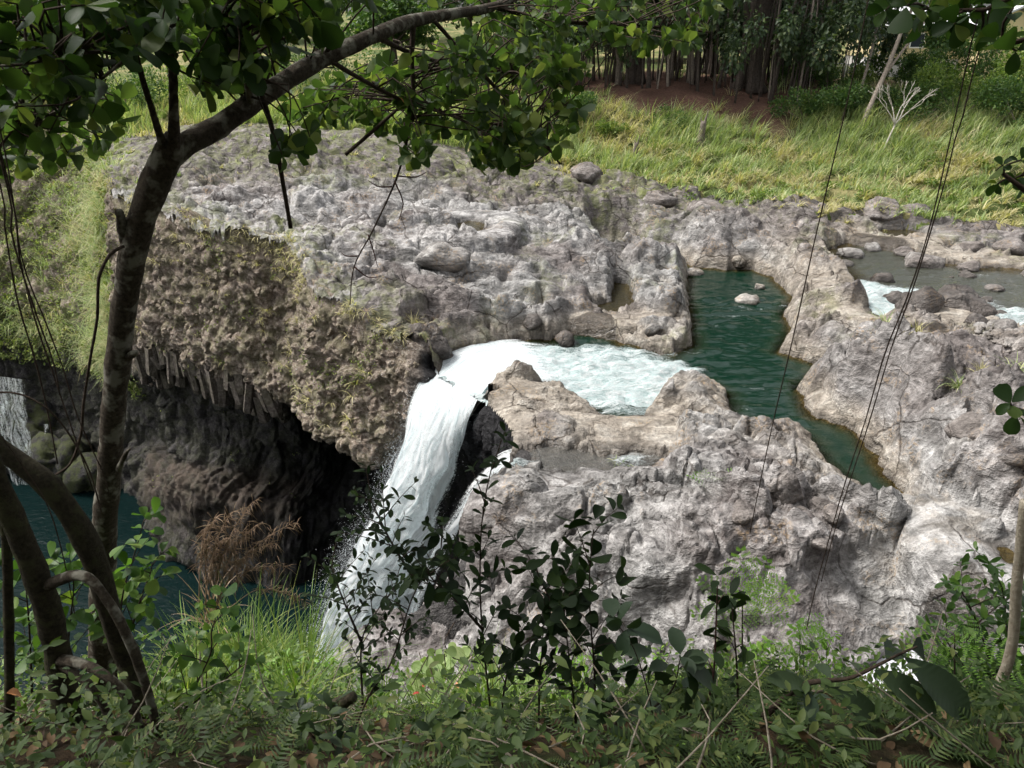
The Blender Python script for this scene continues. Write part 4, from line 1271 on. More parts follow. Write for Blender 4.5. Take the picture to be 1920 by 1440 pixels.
def build_slope_grass():
    r_ = np.random.default_rng(31)
    # candidate clumps over the whole bank, thinned to where grass grows
    n = 16000
    y = r_.uniform(31, 62, n); x = r_.uniform(-0.62, 0.86, n) * (y + 4)
    rk = rockiness(x, y)
    wt = 1 - rk
    dirt = sdf_poly(x, y, DIRT) + 1.2 * perlin2(x * .5, y * .5)
    wt = wt * smooth(-0.6, 1.5, dirt)
    wt = np.maximum(wt, 0.07 * (y > 35) * (perlin2(x * .35, y * .35) > 0.1))
    wat = np.minimum(sdf_poly(x, y, RIVER), sdf_poly(x, y, POOL))
    wt = wt * (wat > 0.8) * (sdf_poly(x, y, GORGE) > 0.5)
    wt = wt * np.where((x < 6) & (y > 52), 0.5, 1)
    keep = r_.random(n) < wt * 0.66
    x, y = x[keep], y[keep]
    z, A = terrain(x, y)
    tall = lerp(0.55, 1.25, smooth(36, 50, y)) * r_.uniform(0.6, 1.3, len(x)) * lerp(1.0, 0.5, rockiness(x, y))
    dry = (perlin2(x * .22 + 7, y * .3) + 0.35 * smooth(44, 36, y) + r_.normal(0, .25, len(x))) > 0.24
    for nm, sel, mat, ln in (('grass', ~dry, M_GRASS, (0.15, 0.8)), ('dry_grass', dry, M_STRAW, (0.35, 1.05))):
        v, f = grass_mesh(x[sel], y[sel], z[sel] - 0.05, tall[sel], 17, 0.058, r_, ln, 2, 0.3, -0.6)
        me = mesh_np(nm, v, f)
        link(nm, me, mat, kind='stuff', category='grass', label=('long green grass waving over the far river bank' if nm == 'grass' else 'flattened straw coloured grass along the far river bank'))


build_slope_grass()


def leaf_cloud(blobs, n, size, tmpl, r_, shell=0.55, hang=0.0, up=0.35):
    """leaves spread through a set of ellipsoid clumps (centre, radii): dense shell, open heart"""
    blobs = [(np.asarray(c, float), np.asarray(rr, float)) for c, rr in blobs]
    vol = np.array([np.prod(rr) ** (2 / 3) for _, rr in blobs]); vol = vol / vol.sum()
    k = r_.choice(len(blobs), n, p=vol)
    C = np.array([b[0] for b in blobs])[k]; RR = np.array([b[1] for b in blobs])[k]
    d = nrm(r_.normal(size=(n, 3)))
    rad = shell + (1 - shell) * r_.random(n) ** 0.7
    rad = rad * (0.82 + 0.35 * perlin3(C * 0.9 + d * 1.9))
    # twig ends: a few leaves share a place
    pos = C + d * RR * rad[:, None]
    out = nrm(d * RR)
    dirs = nrm(out + r_.normal(0, 0.6, (n, 3)) + np.array([0, 0, -hang]))
    nor = nrm(np.array([0, 0, 1.0]) * up + out * 0.5 + r_.normal(0, 0.45, (n, 3)))
    return scatter(tmpl, pos, frames(dirs, nor), size * r_.uniform(0.6, 1.35, n))


def blob_crown(center, radii, nb, br, r_, flat=0.75):
    d = nrm(r_.normal(size=(nb, 3))); d[:, 2] = np.abs(d[:, 2]) * 0.9 - 0.25
    pos = np.asarray(center) + d * np.asarray(radii) * (0.45 + 0.5 * r_.random((nb, 1)))
    return [(p, br * r_.uniform(0.65, 1.3) * np.array([1, 1, flat])) for p in pos]


def shrub(name, label, cat, base, w, h, n, size, mat, seed, group=None, tmpl=T_SMALL, nb=7, stems=4):
    r_ = np.random.default_rng(seed)
    base = np.asarray(base, float)
    root = empty(name, base, label, cat, group)
    bl = [(np.array([r_.normal(0, .42) * w, r_.normal(0, .36) * w, h * r_.uniform(.3, .85)]), w * r_.uniform(.3, .55) * np.array([1, 1, min(1.0, h / w) * .75 + .15])) for _ in range(nb)]
    v, f = leaf_cloud(bl, n, size, tmpl, r_, 0.3)
    link('foliage', mesh_np('foliage', v, f), mat, root, kind='stuff')
    mb = MB()
    for k in range(stems):
        t = bl[k % nb][0]
        mb.tube([(r_.normal(0, .05), r_.normal(0, .05), -0.15), t * (.5, .5, .45), t], [0.03 * h ** .5, 0.022 * h ** .5, 0.008], 5, 6)
    link('stem', mb.mesh('stem'), M_PALEBARK, root)
    return root


def tree(name, label, base, trunk_pts, trunk_r, blobs, n, size, mat, bark, seed, group=None, tmpl=T_SMALL, hang=0.3, limbs=6):
    r_ = np.random.default_rng(seed)
    base = np.asarray(base, float)
    root = empty(name, base, label, 'tree', group)
    tp = np.asarray(trunk_pts, float) - base
    mb = MB(); mb.tube(tp, trunk_r, 9, 22, 0.10)
    link('trunk', mb.mesh('trunk'), bark, root)
    mb = MB()
    for k in range(min(limbs, len(blobs))):
        c = np.asarray(blobs[k][0]) - base
        s0 = tp[-1] * (0.75 + 0.25 * (k % 2))
        s0 = tp[-2] + (tp[-1] - tp[-2]) * r_.uniform(.2, 1.0)
        mid = (s0 + c) / 2 + r_.normal(0, .3, 3)
        mb.tube([s0, mid, c], [trunk_r[-1] * .7, trunk_r[-1] * .45, trunk_r[-1] * .15], 6, 8)
    if limbs:
        link('limb', mb.mesh('limb'), bark, root)
    v, f = leaf_cloud([(np.asarray(c) - base, rr) for c, rr in blobs], n, size, tmpl, r_, 0.35, hang)
    link('crown', mesh_np('crown', v, f), mat, root, kind='stuff')
    return root


def build_banyans():
    """big figs on the dirt bank: curtains of aerial roots under dark hanging crowns"""
    specs = [  # px of trunk, distance, spread of the roots (m), crown radius, label
        (1040, 60, 2.6, 7.0, 'banyan half hidden behind the overhanging round leaved branch'),
        (1190, 58, 3.0, 7.5, 'banyan with thin pale hanging roots left of the dark root mass'),
        (1400, 57, 3.2, 8.0, 'largest dark banyan with a thick mass of trunks above the red bank'),
        (1500, 62, 2.2, 7.0, 'open banyan whose slim roots let the daylight through'),
        (1330, 66, 3.0, 8.0, 'banyan standing behind the dark root mass')]
    for k, (px, Y, spread, cr, label) in enumerate(specs):
        r_ = np.random.default_rng(100 + k)
        X = D(px, 150, Y)[0]
        gz = float(ground_z(X, Y)[0])
        base = np.array([X, Y, gz])
        root = empty('banyan_tree', base, label, 'tree', 'banyan trees on the red bank')
        # trunk of fused roots
        mb = MB()
        for j in range(7 if k != 3 else 3):
            a = r_.uniform(0, 6.28); q = r_.uniform(.1, .55) * (1.3 if k == 2 else .9)
            x0, y0 = q * math.cos(a), q * math.sin(a)
            mb.tube([(x0 * 2.0, y0 * 2.0, -.3), (x0 * 1.3, y0 * 1.3, .8), (x0, y0, 3.0), (x0 * 1.6, y0 * 1.6, 6.0), (x0 * 4, y0 * 4, 9.0)],
                    np.array([.42, .3, .26, .26, .2]) * r_.uniform(.7, 1.2), 8, 18, .16)
        link('trunk', mb.mesh('trunk'), M_ROOT, root)
        nroot = [22, 54, 62, 58, 46][k]
        for j in range(nroot):
            a = r_.uniform(0, 6.28); q = spread * math.sqrt(r_.random()) * 1.4
            x0, y0 = q * math.cos(a) * 1.25, q * math.sin(a) * .8
            top = r_.uniform(5, 8)
            r0 = math.exp(r_.normal(-2.95, .55))
            lean = r_.normal(0, .35, 2)
            z0 = float(ground_z(X + x0, Y + y0)[0]) - gz
            b2 = MB()
            b2.tube([(x0 - lean[0] * .3, y0, z0 - .2), (x0, y0, z0 + 1.2), (x0 + lean[0] * .5 + r_.normal(0, .1), y0 + lean[1] * .5, 3.2), (x0 + lean[0] * 1.6, y0 + lean[1], top)], [r0 * 1.35, r0, r0 * .85, r0 * .8], 6, 10, .12)
            link('aerial_root', b2.mesh('aerial_root'), M_PALEBARK if r_.random() < .16 else M_ROOT, root)
        bl = []
        for j in range(34):
            a = r_.uniform(0, 6.28); q = cr * math.sqrt(r_.random())
            zz = r_.uniform(5.0, 17.0) * (1 - .25 * (q / cr) ** 2)
            bl.append((np.array([q * math.cos(a), q * math.sin(a), zz]), np.array([1, 1, .8]) * r_.uniform(1.2, 2.4)))
        # drooping skirts on the river side
        for j in range(18):
            a = r_.uniform(3.5, 5.9); q = cr * r_.uniform(.4, .95)
            bl.append((np.array([q * math.cos(a), q * math.sin(a), r_.uniform(2.4, 5.2)]), np.array([.9, .9, 1.5]) * r_.uniform(.7, 1.2)))
        v, f = leaf_cloud(bl, 19000, .33, T_SMALL, r_, .35, .9)
        link('crown', mesh_np('crown', v, f), M_BANYAN, root, kind='stuff')


build_banyans()


def at(px, Y, dz=0.0):
    X = D(px, 200, Y)[0]
    return np.array([X, Y, float(ground_z(X, Y)[0]) + dz])


def build_far_trees():
    # broad crowns beyond the grass at the left, seen through the gaps of the near branch
    specs = [(-60, 66, 5.0, 9, M_SHRUB2, 'pale green tree at the far left edge behind the gorge'), (60, 60, 4.0, 8, M_SHRUB, 'dark green tree behind the far left grass bank'),
             (330, 64, 4.6, 9, M_SHRUB, 'green tree seen just left of the forked trunk'), (450, 58, 3.6, 7, M_SHRUB2, 'light green tree right of the forked trunk'),
             (600, 66, 5.0, 10, M_SHRUB, 'tall green tree behind the middle of the leaning branch'), (740, 60, 4.0, 8, M_SHRUB, 'bushy green tree left of the banyans above the straw grass'),
             (880, 68, 5.5, 11, M_BANYAN, 'dark tall tree left of the banyans')]
    for k, (px, Y, w, h, mat, label) in enumerate(specs):
        r_ = np.random.default_rng(200 + k)
        b = at(px, Y)
        bl = blob_crown(b + (0, 0, h * .5), (w * .9, w * .8, h * .48), 24, w * .34, r_)
        tree('broadleaf_tree', label, b, [b + (0, 0, -.3), b + (.2, 0, h * .25), b + (0, .1, h * .5)], [.3, .24, .16], bl, 8000, .34, mat, M_ROOT, 300 + k, 'trees beyond the far bank')
    # the rise behind the houses
    specs = [(1760, 118, 8, 12, M_SHRUB, 'hazy tree behind the cream house'), (1900, 125, 9, 10, M_SHRUB2, 'pale hillside tree right of the house roof'), (1640, 110, 8, 14, M_SHRUB, 'tall tree far behind the banyans'), (2020, 110, 9, 11, M_SHRUB, 'dark tree far off at the right edge'),
             (1480, 105, 9, 15, M_BANYAN, 'dark tree far behind the open banyan'), (1250, 100, 10, 16, M_BANYAN, 'dark tree far behind the banyan roots'), (1000, 96, 9, 15, M_SHRUB, 'green tree far behind the hidden banyan'),
             (780, 98, 9, 15, M_SHRUB, 'far green tree high behind the branch'), (560, 100, 9, 15, M_SHRUB, 'far green tree behind the tall middle tree'), (-40, 100, 8, 11, M_SHRUB2, 'far pale tree at the upper left corner')]
    for k, (px, Y, w, h, mat, label) in enumerate(specs):
        r_ = np.random.default_rng(230 + k)
        b = at(px, Y)
        bl = blob_crown(b + (0, 0, h * .48), (w * .9, w * .6, h * .5), 26, w * .34, r_)
        tree('broadleaf_tree', label, b, [b + (0, 0, -.3), b + (.2, 0, h * .25), b + (0, .1, h * .5)], [.35, .28, .2], bl, 4500, .62, mat, M_ROOT, 330 + k, 'trees far behind the houses')


build_far_trees()


def build_bank_plants():
    # thicket of shrubs at the right, and along the foot of the red bank
    specs = [  # px, distance, width, height, leaves, size, material, label
        (1648, 61, 1.7, 3.4, 2400, .17, M_SHRUB, 'dark shrub against the left end of the cream house'),
        (1722, 60, 1.9, 3.6, 2600, .17, M_SHRUB, 'dense shrub before the middle of the cream house'),
        (1510, 51.5, 1.5, 1.5, 2200, .17, M_SHRUB, 'dark green bush on the slope right of the red path'),
        (1580, 50.5, 1.7, 1.7, 2400, .17, M_SHRUB, 'dark bush at the foot of the leaning pale tree'),
        (1650, 52, 1.9, 2.0, 2600, .17, M_SHRUB, 'bush behind the bare dead shrub'),
        (1730, 50, 2.0, 2.1, 2800, .16, M_SHRUB, 'bush right of the bare dead shrub'),
        (1800, 51, 2.2, 2.6, 3000, .17, M_SHRUB2, 'bright leafy bush below the house at the right'),
        (1870, 49, 2.2, 2.4, 3000, .17, M_SHRUB, 'bush at the right edge above the grass'),
        (1940, 47, 2.2, 2.2, 3000, .17, M_SHRUB, 'low bush cut by the right edge of the picture'),
        (1760, 56, 2.2, 3.6, 3200, .18, M_SHRUB, 'taller shrub in front of the cream house'),
        (1850, 57, 2.6, 4.6, 3600, .2, M_SHRUB, 'tall broad shrub under the house gable'),
        (1925, 55, 2.6, 4.2, 3400, .22, M_SHRUB2, 'tall shrub with large leaves at the right edge'),
        (1690, 58, 1.4, 3.0, 2000, .16, M_SHRUB, 'narrow shrub against the pale house wall'),
        (1545, 59, 1.6, 1.5, 1800, .16, M_SHRUB, 'dark hedge bush below the fence'),
        (1475, 60, 1.5, 1.3, 1600, .16, M_SHRUB, 'dark hedge bush left of the fence end'),
        (1610, 60, 1.5, 1.6, 1800, .16, M_SHRUB2, 'light green garden bush beside the stair'),
        (1530, 64, 1.5, 1.2, 1500, .16, M_SHRUB2, 'yellow green garden plants along the fence'),
        (1265, 50, .9, .9, 1000, .15, M_SHRUB, 'small round bush on the red bank near the broken stump'),
        (1100, 50, 1.3, 1.6, 1500, .15, M_SHRUB, 'dark shrub on the bank right of the hanging leaves'),
        (1150, 48, 1.0, 1.0, 1100, .15, M_SHRUB2, 'small bush beside the red earth bank'),
        (250, 50, 1.8, 2.2, 2200, .17, M_SHRUB, 'dark bush above the left gorge wall'),
        (130, 52, 2.0, 2.4, 2200, .17, M_SHRUB, 'bush on the brink of the left gorge wall'),
        (20, 52, 2.4, 2.6, 2400, .17, M_SHRUB2, 'light bush at the left edge above the gorge wall'),
        (390, 51, 1.6, 2.0, 2000, .16, M_SHRUB2, 'light green bush just right of the forked trunk'),
        (560, 52, 2.0, 2.2, 2200, .17, M_SHRUB, 'bush behind the propped stick'),
        (660, 54, 2.2, 2.6, 2200, .17, M_SHRUB, 'bush in the shade behind the straw grass'),
        (820, 53, 2.0, 2.2, 2200, .17, M_SHRUB, 'bush behind the hanging leaves above the plateau'),
        (960, 52, 2.0, 2.4, 2200, .17, M_SHRUB, 'bush at the left end of the red bank')]
    for k, (px, Y, w, h, n, sz, mat, label) in enumerate(specs):
        shrub('shrub', label, 'shrub', at(px, Y, -.1), w * (1.5 if px < 1000 else 1.15), h * (1.7 if px < 1000 else 1.15), int(n * 1.3), sz, mat, 400 + k, 'shrubs on the far bank')
    # dark backdrop shrubs added to stand for deep shade behind the roots
    for k, px in enumerate((1010, 1085, 1160, 1240, 1310, 1385, 1450, 1520)):
        shrub('shrub', ['dark thicket far back, %s of the row behind the banyan roots' % w for w in ('leftmost', 'second from the left', 'third from the left', 'fourth from the left', 'fourth from the right', 'third from the right', 'second from the right', 'rightmost')][k], 'shrub', at(px, 76 + 3 * (k % 2), -.2), 4.4, 6.5, 3600, .34, M_BANYAN, 460 + k, 'thicket behind the banyans', T_SMALL, 10)
    # two leaning trees right of the banyans
    b = D(1612, 246, 49.0); b[2] = float(ground_z(b[0], b[1])[0])
    top = [b + (0, 0, -.2), D(1640, 180, 49.5), D(1665, 125, 50), D(1690, 60, 50.5), D(1712, 10, 51), D(1725, -50, 51.5)]
    r_ = np.random.default_rng(77)
    bl = [(D(px, py, 51 + r_.normal(0, 1.4)), np.array([1, 1, .7]) * r_.uniform(.7, 1.3)) for px, py in [(1760, 70), (1800, 90), (1740, 40), (1700, -20), (1640, -30), (1790, 20), (1600, -60), (1820, -20), (1740, -90), (1680, -110), (1850, 60)]]
    t = tree('leaning_tree', 'pale slender tree leaning right, forked, above the bare shrub', b, top, [.16, .14, .13, .11, .09, .06], bl, 5200, .2, M_SHRUB, M_PALEBARK, 501, None, T_OVAL)
    mb = MB(); mb.tube([D(1652, 150, 49.8) - b, D(1700, 85, 50.4) - b, D(1735, 40, 50.8) - b, D(1760, 20, 51) - b], [.09, .07, .05, .03], 7, 14, .1)
    link('limb', mb.mesh('limb'), M_PALEBARK, t)
    b = D(1600, 200, 52.0); b[2] = float(ground_z(b[0], b[1])[0])
    bl = [(D(px, py, 53 + r_.normal(0, 1)), np.array([1, 1, .8]) * r_.uniform(.7, 1.2)) for px, py in [(1650, 0), (1630, -40), (1660, -80), (1590, -50), (1680, -40)]]
    tree('leaning_tree', 'thin pale trunk standing left of the forked leaning tree', b, [b + (0, 0, -.2), D(1622, 140, 52.4), D(1640, 70, 52.8), D(1652, 0, 53)], [.1, .09, .08, .06], bl, 2600, .2, M_SHRUB, M_PALEBARK, 502, None, T_OVAL)
    # bare dead shrub
    b = D(1652, 296, 46.0); b[2] = float(ground_z(b[0], b[1])[0])
    root = empty('dead_shrub', b, 'bare whitish dead shrub with forked twigs in the grass', 'shrub')
    r_ = np.random.default_rng(9)
    mb = MB()

    def grow(p, d, L, r0, depth):
        q = p + d * L
        mb.tube([p, (p + q) / 2 + r_.normal(0, .03, 3), q], [r0, r0 * .8, r0 * .6], 5, 5)
        if depth == 0:
            return
        for _ in range(2 if depth > 1 else 3):
            grow(q, nrm(d + r_.normal(0, .33, 3) * (1, .6, .5) + (0, 0, .08)), L * r_.uniform(.55, .8), r0 * .62, depth - 1)
    grow(np.array([0, 0, -.1]), nrm(np.array([.25, 0, 1])), 1.7, .06, 0)
    s0 = nrm(np.array([.25, 0, 1])) * 1.5
    for d in [(-.75, 0, 1.0), (-.3, .2, 1.1), (.2, 0, 1.1), (.85, 0, .85), (.5, .2, 1)]:
        grow(s0 + (0, 0, r_.uniform(-.1, .2)), nrm(np.array(d)), 1.0, .042, 3)
    link('branches', mb.mesh('branches'), M_BLEACHED, root, kind='stuff')
    # stumps and snags
    for k, (px, py, Y, h, rr, label) in enumerate([(1318, 222, 47.5, 1.9, .2, 'split grey stump standing in the grass below the red bank'), (1192, 262, 45.0, 1.2, .14, 'short dark stump in the green grass')]):
        b = D(px, py, Y); b[2] = float(ground_z(b[0], b[1])[0]) - .05
        root = empty('stump', b, label, 'stump')
        mb = MB()
        mb.tube([(0, 0, -.3), (.02, 0, h * .4), (.08, 0, h * .8)], [rr * 1.2, rr, rr * .85], 10, 12, .25)
        link('trunk', mb.mesh('trunk'), M_DEADWOOD, root)
        for (dx, dh) in ((-.45, .72), (.5, .95)):
            m2 = MB(); m2.tube([(dx * rr, 0, h * .6), (dx * rr * 1.2 + .06, 0, h * dh * .9), (dx * rr * 1.9 + .08, 0, h * (dh + .2))], [rr * .5, rr * .34, .02], 6, 8, .25)
            link('splinter', m2.mesh('splinter'), M_DEADWOOD, root)


build_bank_plants()


# ------------------------------------------------------------------ houses and fence
def build_house():
    M_WALL = plain_mat('cream_wall', (0.62, 0.52, 0.3), .8, .06, 1.0)
    M_SKIRT = plain_mat('grey_blockwork', (0.5, 0.48, 0.46), .9, .12, 3.0)
    M_ROOFM = plain_mat('pale_roof_sheet', (0.62, 0.63, 0.64), .5, .06, 1.5)
    M_WHITE = plain_mat('white_trim', (0.8, 0.8, 0.78), .6, .05, 2.0)
    M_GLASS, nt, out = new_mat('window_glass'); bsdf_(nt, out, (0.03, 0.04, 0.05), .08, .5)
    Y = 70.0
    x0 = D(1662, 120, Y)[0]; x1 = D(1980, 120, Y)[0]
    zg = float(ground_z((x0 + x1) / 2, Y)[0]) - .3
    base = np.array([x0, Y, zg])
    W = x1 - x0; hs, hw = 1.7, 4.3        # block skirt, wall top
    root = empty('house', base, 'cream house with pale roof on a grey block base behind the shrubs', 'house')

    def part(name, mat, fn, parent=root):
        mb = MB(); fn(mb)
        return link(name, mb.mesh(name, False), mat, parent)
    part('base_wall', M_SKIRT, lambda m: m.box((0, 0, 0), (W, 9, hs)))
    part('wall', M_WALL, lambda m: m.box((-.05, -.05, hs), (W + .05, 9.05, hw)))

    def roof(m):
        ov = .7; zr = hw + 1.5
        v = np.array([(-ov, -ov, hw), (W + ov, -ov, hw), (W + ov, 9 + ov, hw), (-ov, 9 + ov, hw), (-ov, 4.5, zr), (W + ov, 4.5, zr)])
        m.add(v, [[0, 1, 5, 4], [2, 3, 4, 5]]); m.add(v, [[1, 2, 5], [3, 0, 4]]); m.add(v + (0, 0, -.12), [[0, 3, 2, 1]])
        m.box((-ov, -ov - .02, hw - .2), (W + ov, -ov + .1, hw + .02))
    part('roof', M_ROOFM, roof)
    for k, wx in enumerate((2.2, 6.0, 9.6, 12.8)):
        w = part('window', M_WHITE, lambda m: [m.box((wx - .62, -.13, hs + .85), (wx + .62, -.04, hs + .95)), m.box((wx - .62, -.13, hs + 1.95), (wx + .62, -.04, hs + 2.05)), m.box((wx - .62, -.13, hs + .951), (wx - .52, -.04, hs + 1.949)), m.box((wx + .52, -.13, hs + .951), (wx + .62, -.04, hs + 1.949))])
        part('pane', M_GLASS, lambda m: m.box((wx - .519, -.1, hs + .951), (wx + .519, -.07, hs + 1.949)), w)
    # gable of the wing that turns towards the river
    gx = D(1890, 90, Y - 3)[0] - x0
    part('wing_wall', M_WALL, lambda m: (m.box((gx - 2.2, -3, 0), (gx + 2.4, -.06, hw + .25)), m.add(np.array([(gx - 2.2, -3, hw + .25), (gx + 2.4, -3, hw + .25), (gx + .1, -3, hw + 1.15)]), [[0, 1, 2]])))

    def wroof(m):
        a = np.array([(gx - 2.9, -3.5, hw - .02), (gx + .1, -3.5, hw + 1.3), (gx + 3.1, -3.5, hw - .02)])
        b = a + (0, 4.5, 0)
        for p, q in ((0, 1), (1, 2)):
            v = np.array([a[p], a[q], b[q], b[p]]); t = np.array([0, 0, .16])
            m.add(np.vstack([v, v + t]), [[3, 2, 1, 0], [4, 5, 6, 7], [0, 1, 5, 4], [2, 3, 7, 6], [0, 4, 7, 3], [1, 2, 6, 5]])
    part('wing_roof', M_ROOFM, wroof)
    # porch stair with white rails on the left end
    st = part('porch_stair', M_WHITE, lambda m: [m.box((-2.6 + .3 * k, -.6, .2 * k), (-2.3 + .3 * k, .6, .2 * k + .1)) for k in range(8)])
    for yy in (-.62, .62):
        def rail(m, yy=yy):
            m.tube([(-2.6, yy, 1.0), (-.2, yy, 2.6)], [.06, .06], 6, 3); m.tube([(-2.6, yy, .55), (-.2, yy, 2.15)], [.04, .04], 6, 3)
            m.tube([(-2.6, yy, -.1), (-2.6, yy, 1.05)], [.06, .06], 6, 3); m.tube([(-.2, yy, 0), (-.2, yy, 2.7)], [.06, .06], 6, 3); m.tube([(-1.4, yy, .5), (-1.4, yy, 1.85)], [.05, .05], 6, 3)
        part('rail', M_WHITE, rail, st)
    part('porch_roof', M_ROOFM, lambda m: m.box((-1.8, -1.0, hw - .55), (-.06, 1.6, hw - .42)))
    part('porch_post', M_WHITE, lambda m: m.tube([(-1.6, -.8, 0), (-1.6, -.8, hw - .56)], [.07, .07], 6, 3))
    # chain-link fence left of the house, falling away to the left
    M_FENCE = plain_mat('galvanised_wire', (0.42, 0.43, 0.43), .5, .1, 4.0)
    A, B = D(1500, 114, 67), D(1638, 124, 67)
    za, zb = float(ground_z(A[0], 67)[0]), float(ground_z(B[0], 67)[0])
    fr = empty('fence', (A[0], 67, za), 'pale chain link fence left of the cream house', 'fence')
    n = 8
    top = lambda t: np.array([(B[0] - A[0]) * t, 0, (B[2] - A[2]) * t + A[2] - za])
    bot = lambda t: np.array([(B[0] - A[0]) * t, 0, (zb - za) * t])
    for k in range(n + 1):
        t = k / n
        mb = MB(); mb.tube([bot(t) - (0, 0, .2), top(t)], [.05, .05], 6, 2)
        link('post', mb.mesh('post'), M_FENCE, fr)
    mb = MB(); mb.tube([top(0), top(1)], [.04, .04], 6, 4); link('rail', mb.mesh('rail'), M_FENCE, fr)
    mb = MB()
    for k in range(70):
        t = k / 70
        for s in (-1, 1):
            t2 = min(max(t + s * .07, 0), 1)
            mb.tube([bot(t) + (0, .01 * s, .05), top(t2) + (0, .01 * s, 0)], [.012, .012], 3, 2)
    link('wire_mesh', mb.mesh('wire_mesh'), M_FENCE, fr)
    # second pale building glimpsed through the leaves at the upper left
    b0 = D(110, 60, 95)
    zg = float(ground_z(b0[0], 95)[0]) - .2
    r2 = empty('house', (b0[0], 95, zg), 'pale building glimpsed through the leaves at the upper left', 'house')
    def p2(name, mat, fn):
        mb = MB(); fn(mb); return link(name, mb.mesh(name, False), mat, r2)
    p2('wall', M_WHITE, lambda m: m.box((0, 0, 0), (11, 6, 2.9)))
    p2('roof', M_ROOFM, lambda m: (m.box((-.6, -.6, 2.9), (11.6, 6.6, 3.1)), m.add(np.array([(-.6, -.6, 3.1), (11.6, -.6, 3.1), (11.6, 6.6, 3.1), (-.6, 6.6, 3.1), (-.6, 3, 4.3), (11.6, 3, 4.3)]), [[0, 1, 5, 4], [2, 3, 4, 5]])))
    for wx in (2, 5.5, 9):
        p2('window', M_GLASS, lambda m: m.box((wx - .6, -.03, 1.1), (wx + .6, .05, 2.1)))


build_house()


# ------------------------------------------------------------------ growth on the gorge walls and plateau
def build_cliff_growth():
    r_ = np.random.default_rng(61)
    p = WALL['p']; n = WALL['n']; T = WALL['T']; sI = WALL['sI']
    nr, nc, _ = p.shape
    ii = r_.integers(2, nr - 1, 160000); jj = r_.integers(1, nc - 1, 160000)
    q = p[ii, jj]; nn = n[ii, jj]; t = T[ii, jj]; si = sI[ii, jj]
    patch = perlin3(q * 0.55 + 3) + 0.5 * perlin3(q * 1.7)
    far = si + 0.7 * perlin3(q * .5 + 40) + r_.normal(0, .15, len(si)) < 5.2
    wt = np.where(far, smooth(-.25, .25, patch + .22) * smooth(4.6, 3.9, t), 0.8 * smooth(.12, .5, patch) * smooth(3.9, 3.0, t) * smooth(12.7, 12.2, si) + .5 * smooth(.05, .4, patch) * smooth(2.0, .6, t) * smooth(12.9, 12, si))
    wt = wt + (~far) * (si > 5.3) * (si < 8.8) * (t > 5.0) * (t < 6.9) * .25 * smooth(.1, .5, patch)
    keep = r_.random(len(q)) < wt * np.where(far, .65, .13)
    q, nn, far, t = q[keep], nn[keep], far[keep], t[keep]
    N = len(q)
    dirs = nrm(nn * .8 + r_.normal(0, .6, (N, 3)) + (0, 0, -.2)); nor = nrm(nn * .5 + np.array([0, 0, .8]) + r_.normal(0, .4, (N, 3)))
    for nm, sel, sz, mat, lab in (('creeper', far, .2, M_CREEP, 'green creepers and weeds covering the far left gorge wall'), ('moss_tufts', ~far, .085, M_CREEP, 'small green plants and moss clinging to the brown overhang')):
        k = 3
        pos = np.repeat(q[sel], k, 0) + r_.normal(0, .07 if nm == 'creeper' else .045, (sel.sum() * k, 3)) + np.repeat(nn[sel], k, 0) * .05
        v, f = scatter(T_SMALL, pos, frames(np.repeat(dirs[sel], k, 0) + r_.normal(0, .5, pos.shape), np.repeat(nor[sel], k, 0) + r_.normal(0, .3, pos.shape)), sz * r_.uniform(.5, 1.3, len(pos)))
        link(nm, mesh_np(nm, v, f), mat, kind='stuff', category='plants', label=lab)
    # hanging straw along the brinks and far wall
    m = (T < 3.6) & (sI < 5.4)
    a, b = np.nonzero(m)
    pick = r_.choice(len(a), 2400, replace=False)
    A = p[a[pick], b[pick]]
    A = A[perlin3(A * .45 + 2) + r_.normal(0, .12, len(A)) > -.12]
    A0, A = A[::3], np.vstack([A[1::3], A[2::3]])
    m2 = (T > -.05) & (T < .55) & (sI > 5.0) & (sI < 12.8)
    a, b = np.nonzero(m2); pick = r_.choice(len(a), 420, replace=False)
    B = p[a[pick], b[pick]]
    B = B[perlin3(B * .5 + 9) > -.05]
    m3 = (T > .6) & (T < 2.2) & (sI > 5.0) & (sI < 12.6)
    a, b = np.nonzero(m3); pick = r_.choice(len(a), 200, replace=False)
    B = np.vstack([B, p[a[pick], b[pick]][perlin3(p[a[pick], b[pick]] * .6) > .1]])
    for nm, C, hgt, lab in (('hanging_grass', A, 1.4, 'drooping green grass on the far left gorge wall'), ('hanging_straw', A0, 1.3, 'bleached straw tufts drooping on the far left gorge wall'), ('brink_grass', B, .42, 'dry grass tufts hanging over the brink of the overhang')):
        h = hgt * r_.uniform(.6, 1.4, len(C))
        v, f = grass_mesh(C[:, 0], C[:, 1], C[:, 2], h, 15, .032, r_, (.5, 1.3), 2 if nm == 'hanging_grass' else 3, .2)
        link(nm, mesh_np(nm, v, f), M_GRASS if nm == 'hanging_grass' else M_STRAW, kind='stuff', category='grass', label=lab)


build_cliff_growth()


def build_weeds():
    r_ = np.random.default_rng(66)
    n = 260
    y = r_.uniform(34, 47, n); x = r_.uniform(-.2, .78, n) * (y + 4)
    rk = rockiness(x, y)
    ok = (rk < .8) & (np.minimum(sdf_poly(x, y, RIVER), sdf_poly(x, y, POOL)) > .8) & (perlin2(x * .3, y * .3) > -.1)
    x, y = x[ok], y[ok]; z = ground_z(x, y)
    bl = [(np.array([a, b, c + .15]), np.array([1, 1, .6]) * r_.uniform(.2, .55)) for a, b, c in zip(x, y, z)]
    v, f = leaf_cloud(bl, 12000, .14, T_SMALL, r_, .2)
    link('weeds', mesh_np('weeds', v, f), M_SHRUB2, kind='stuff', category='weeds', label='low leafy green weeds between grass and rock on the far bank')


build_weeds()


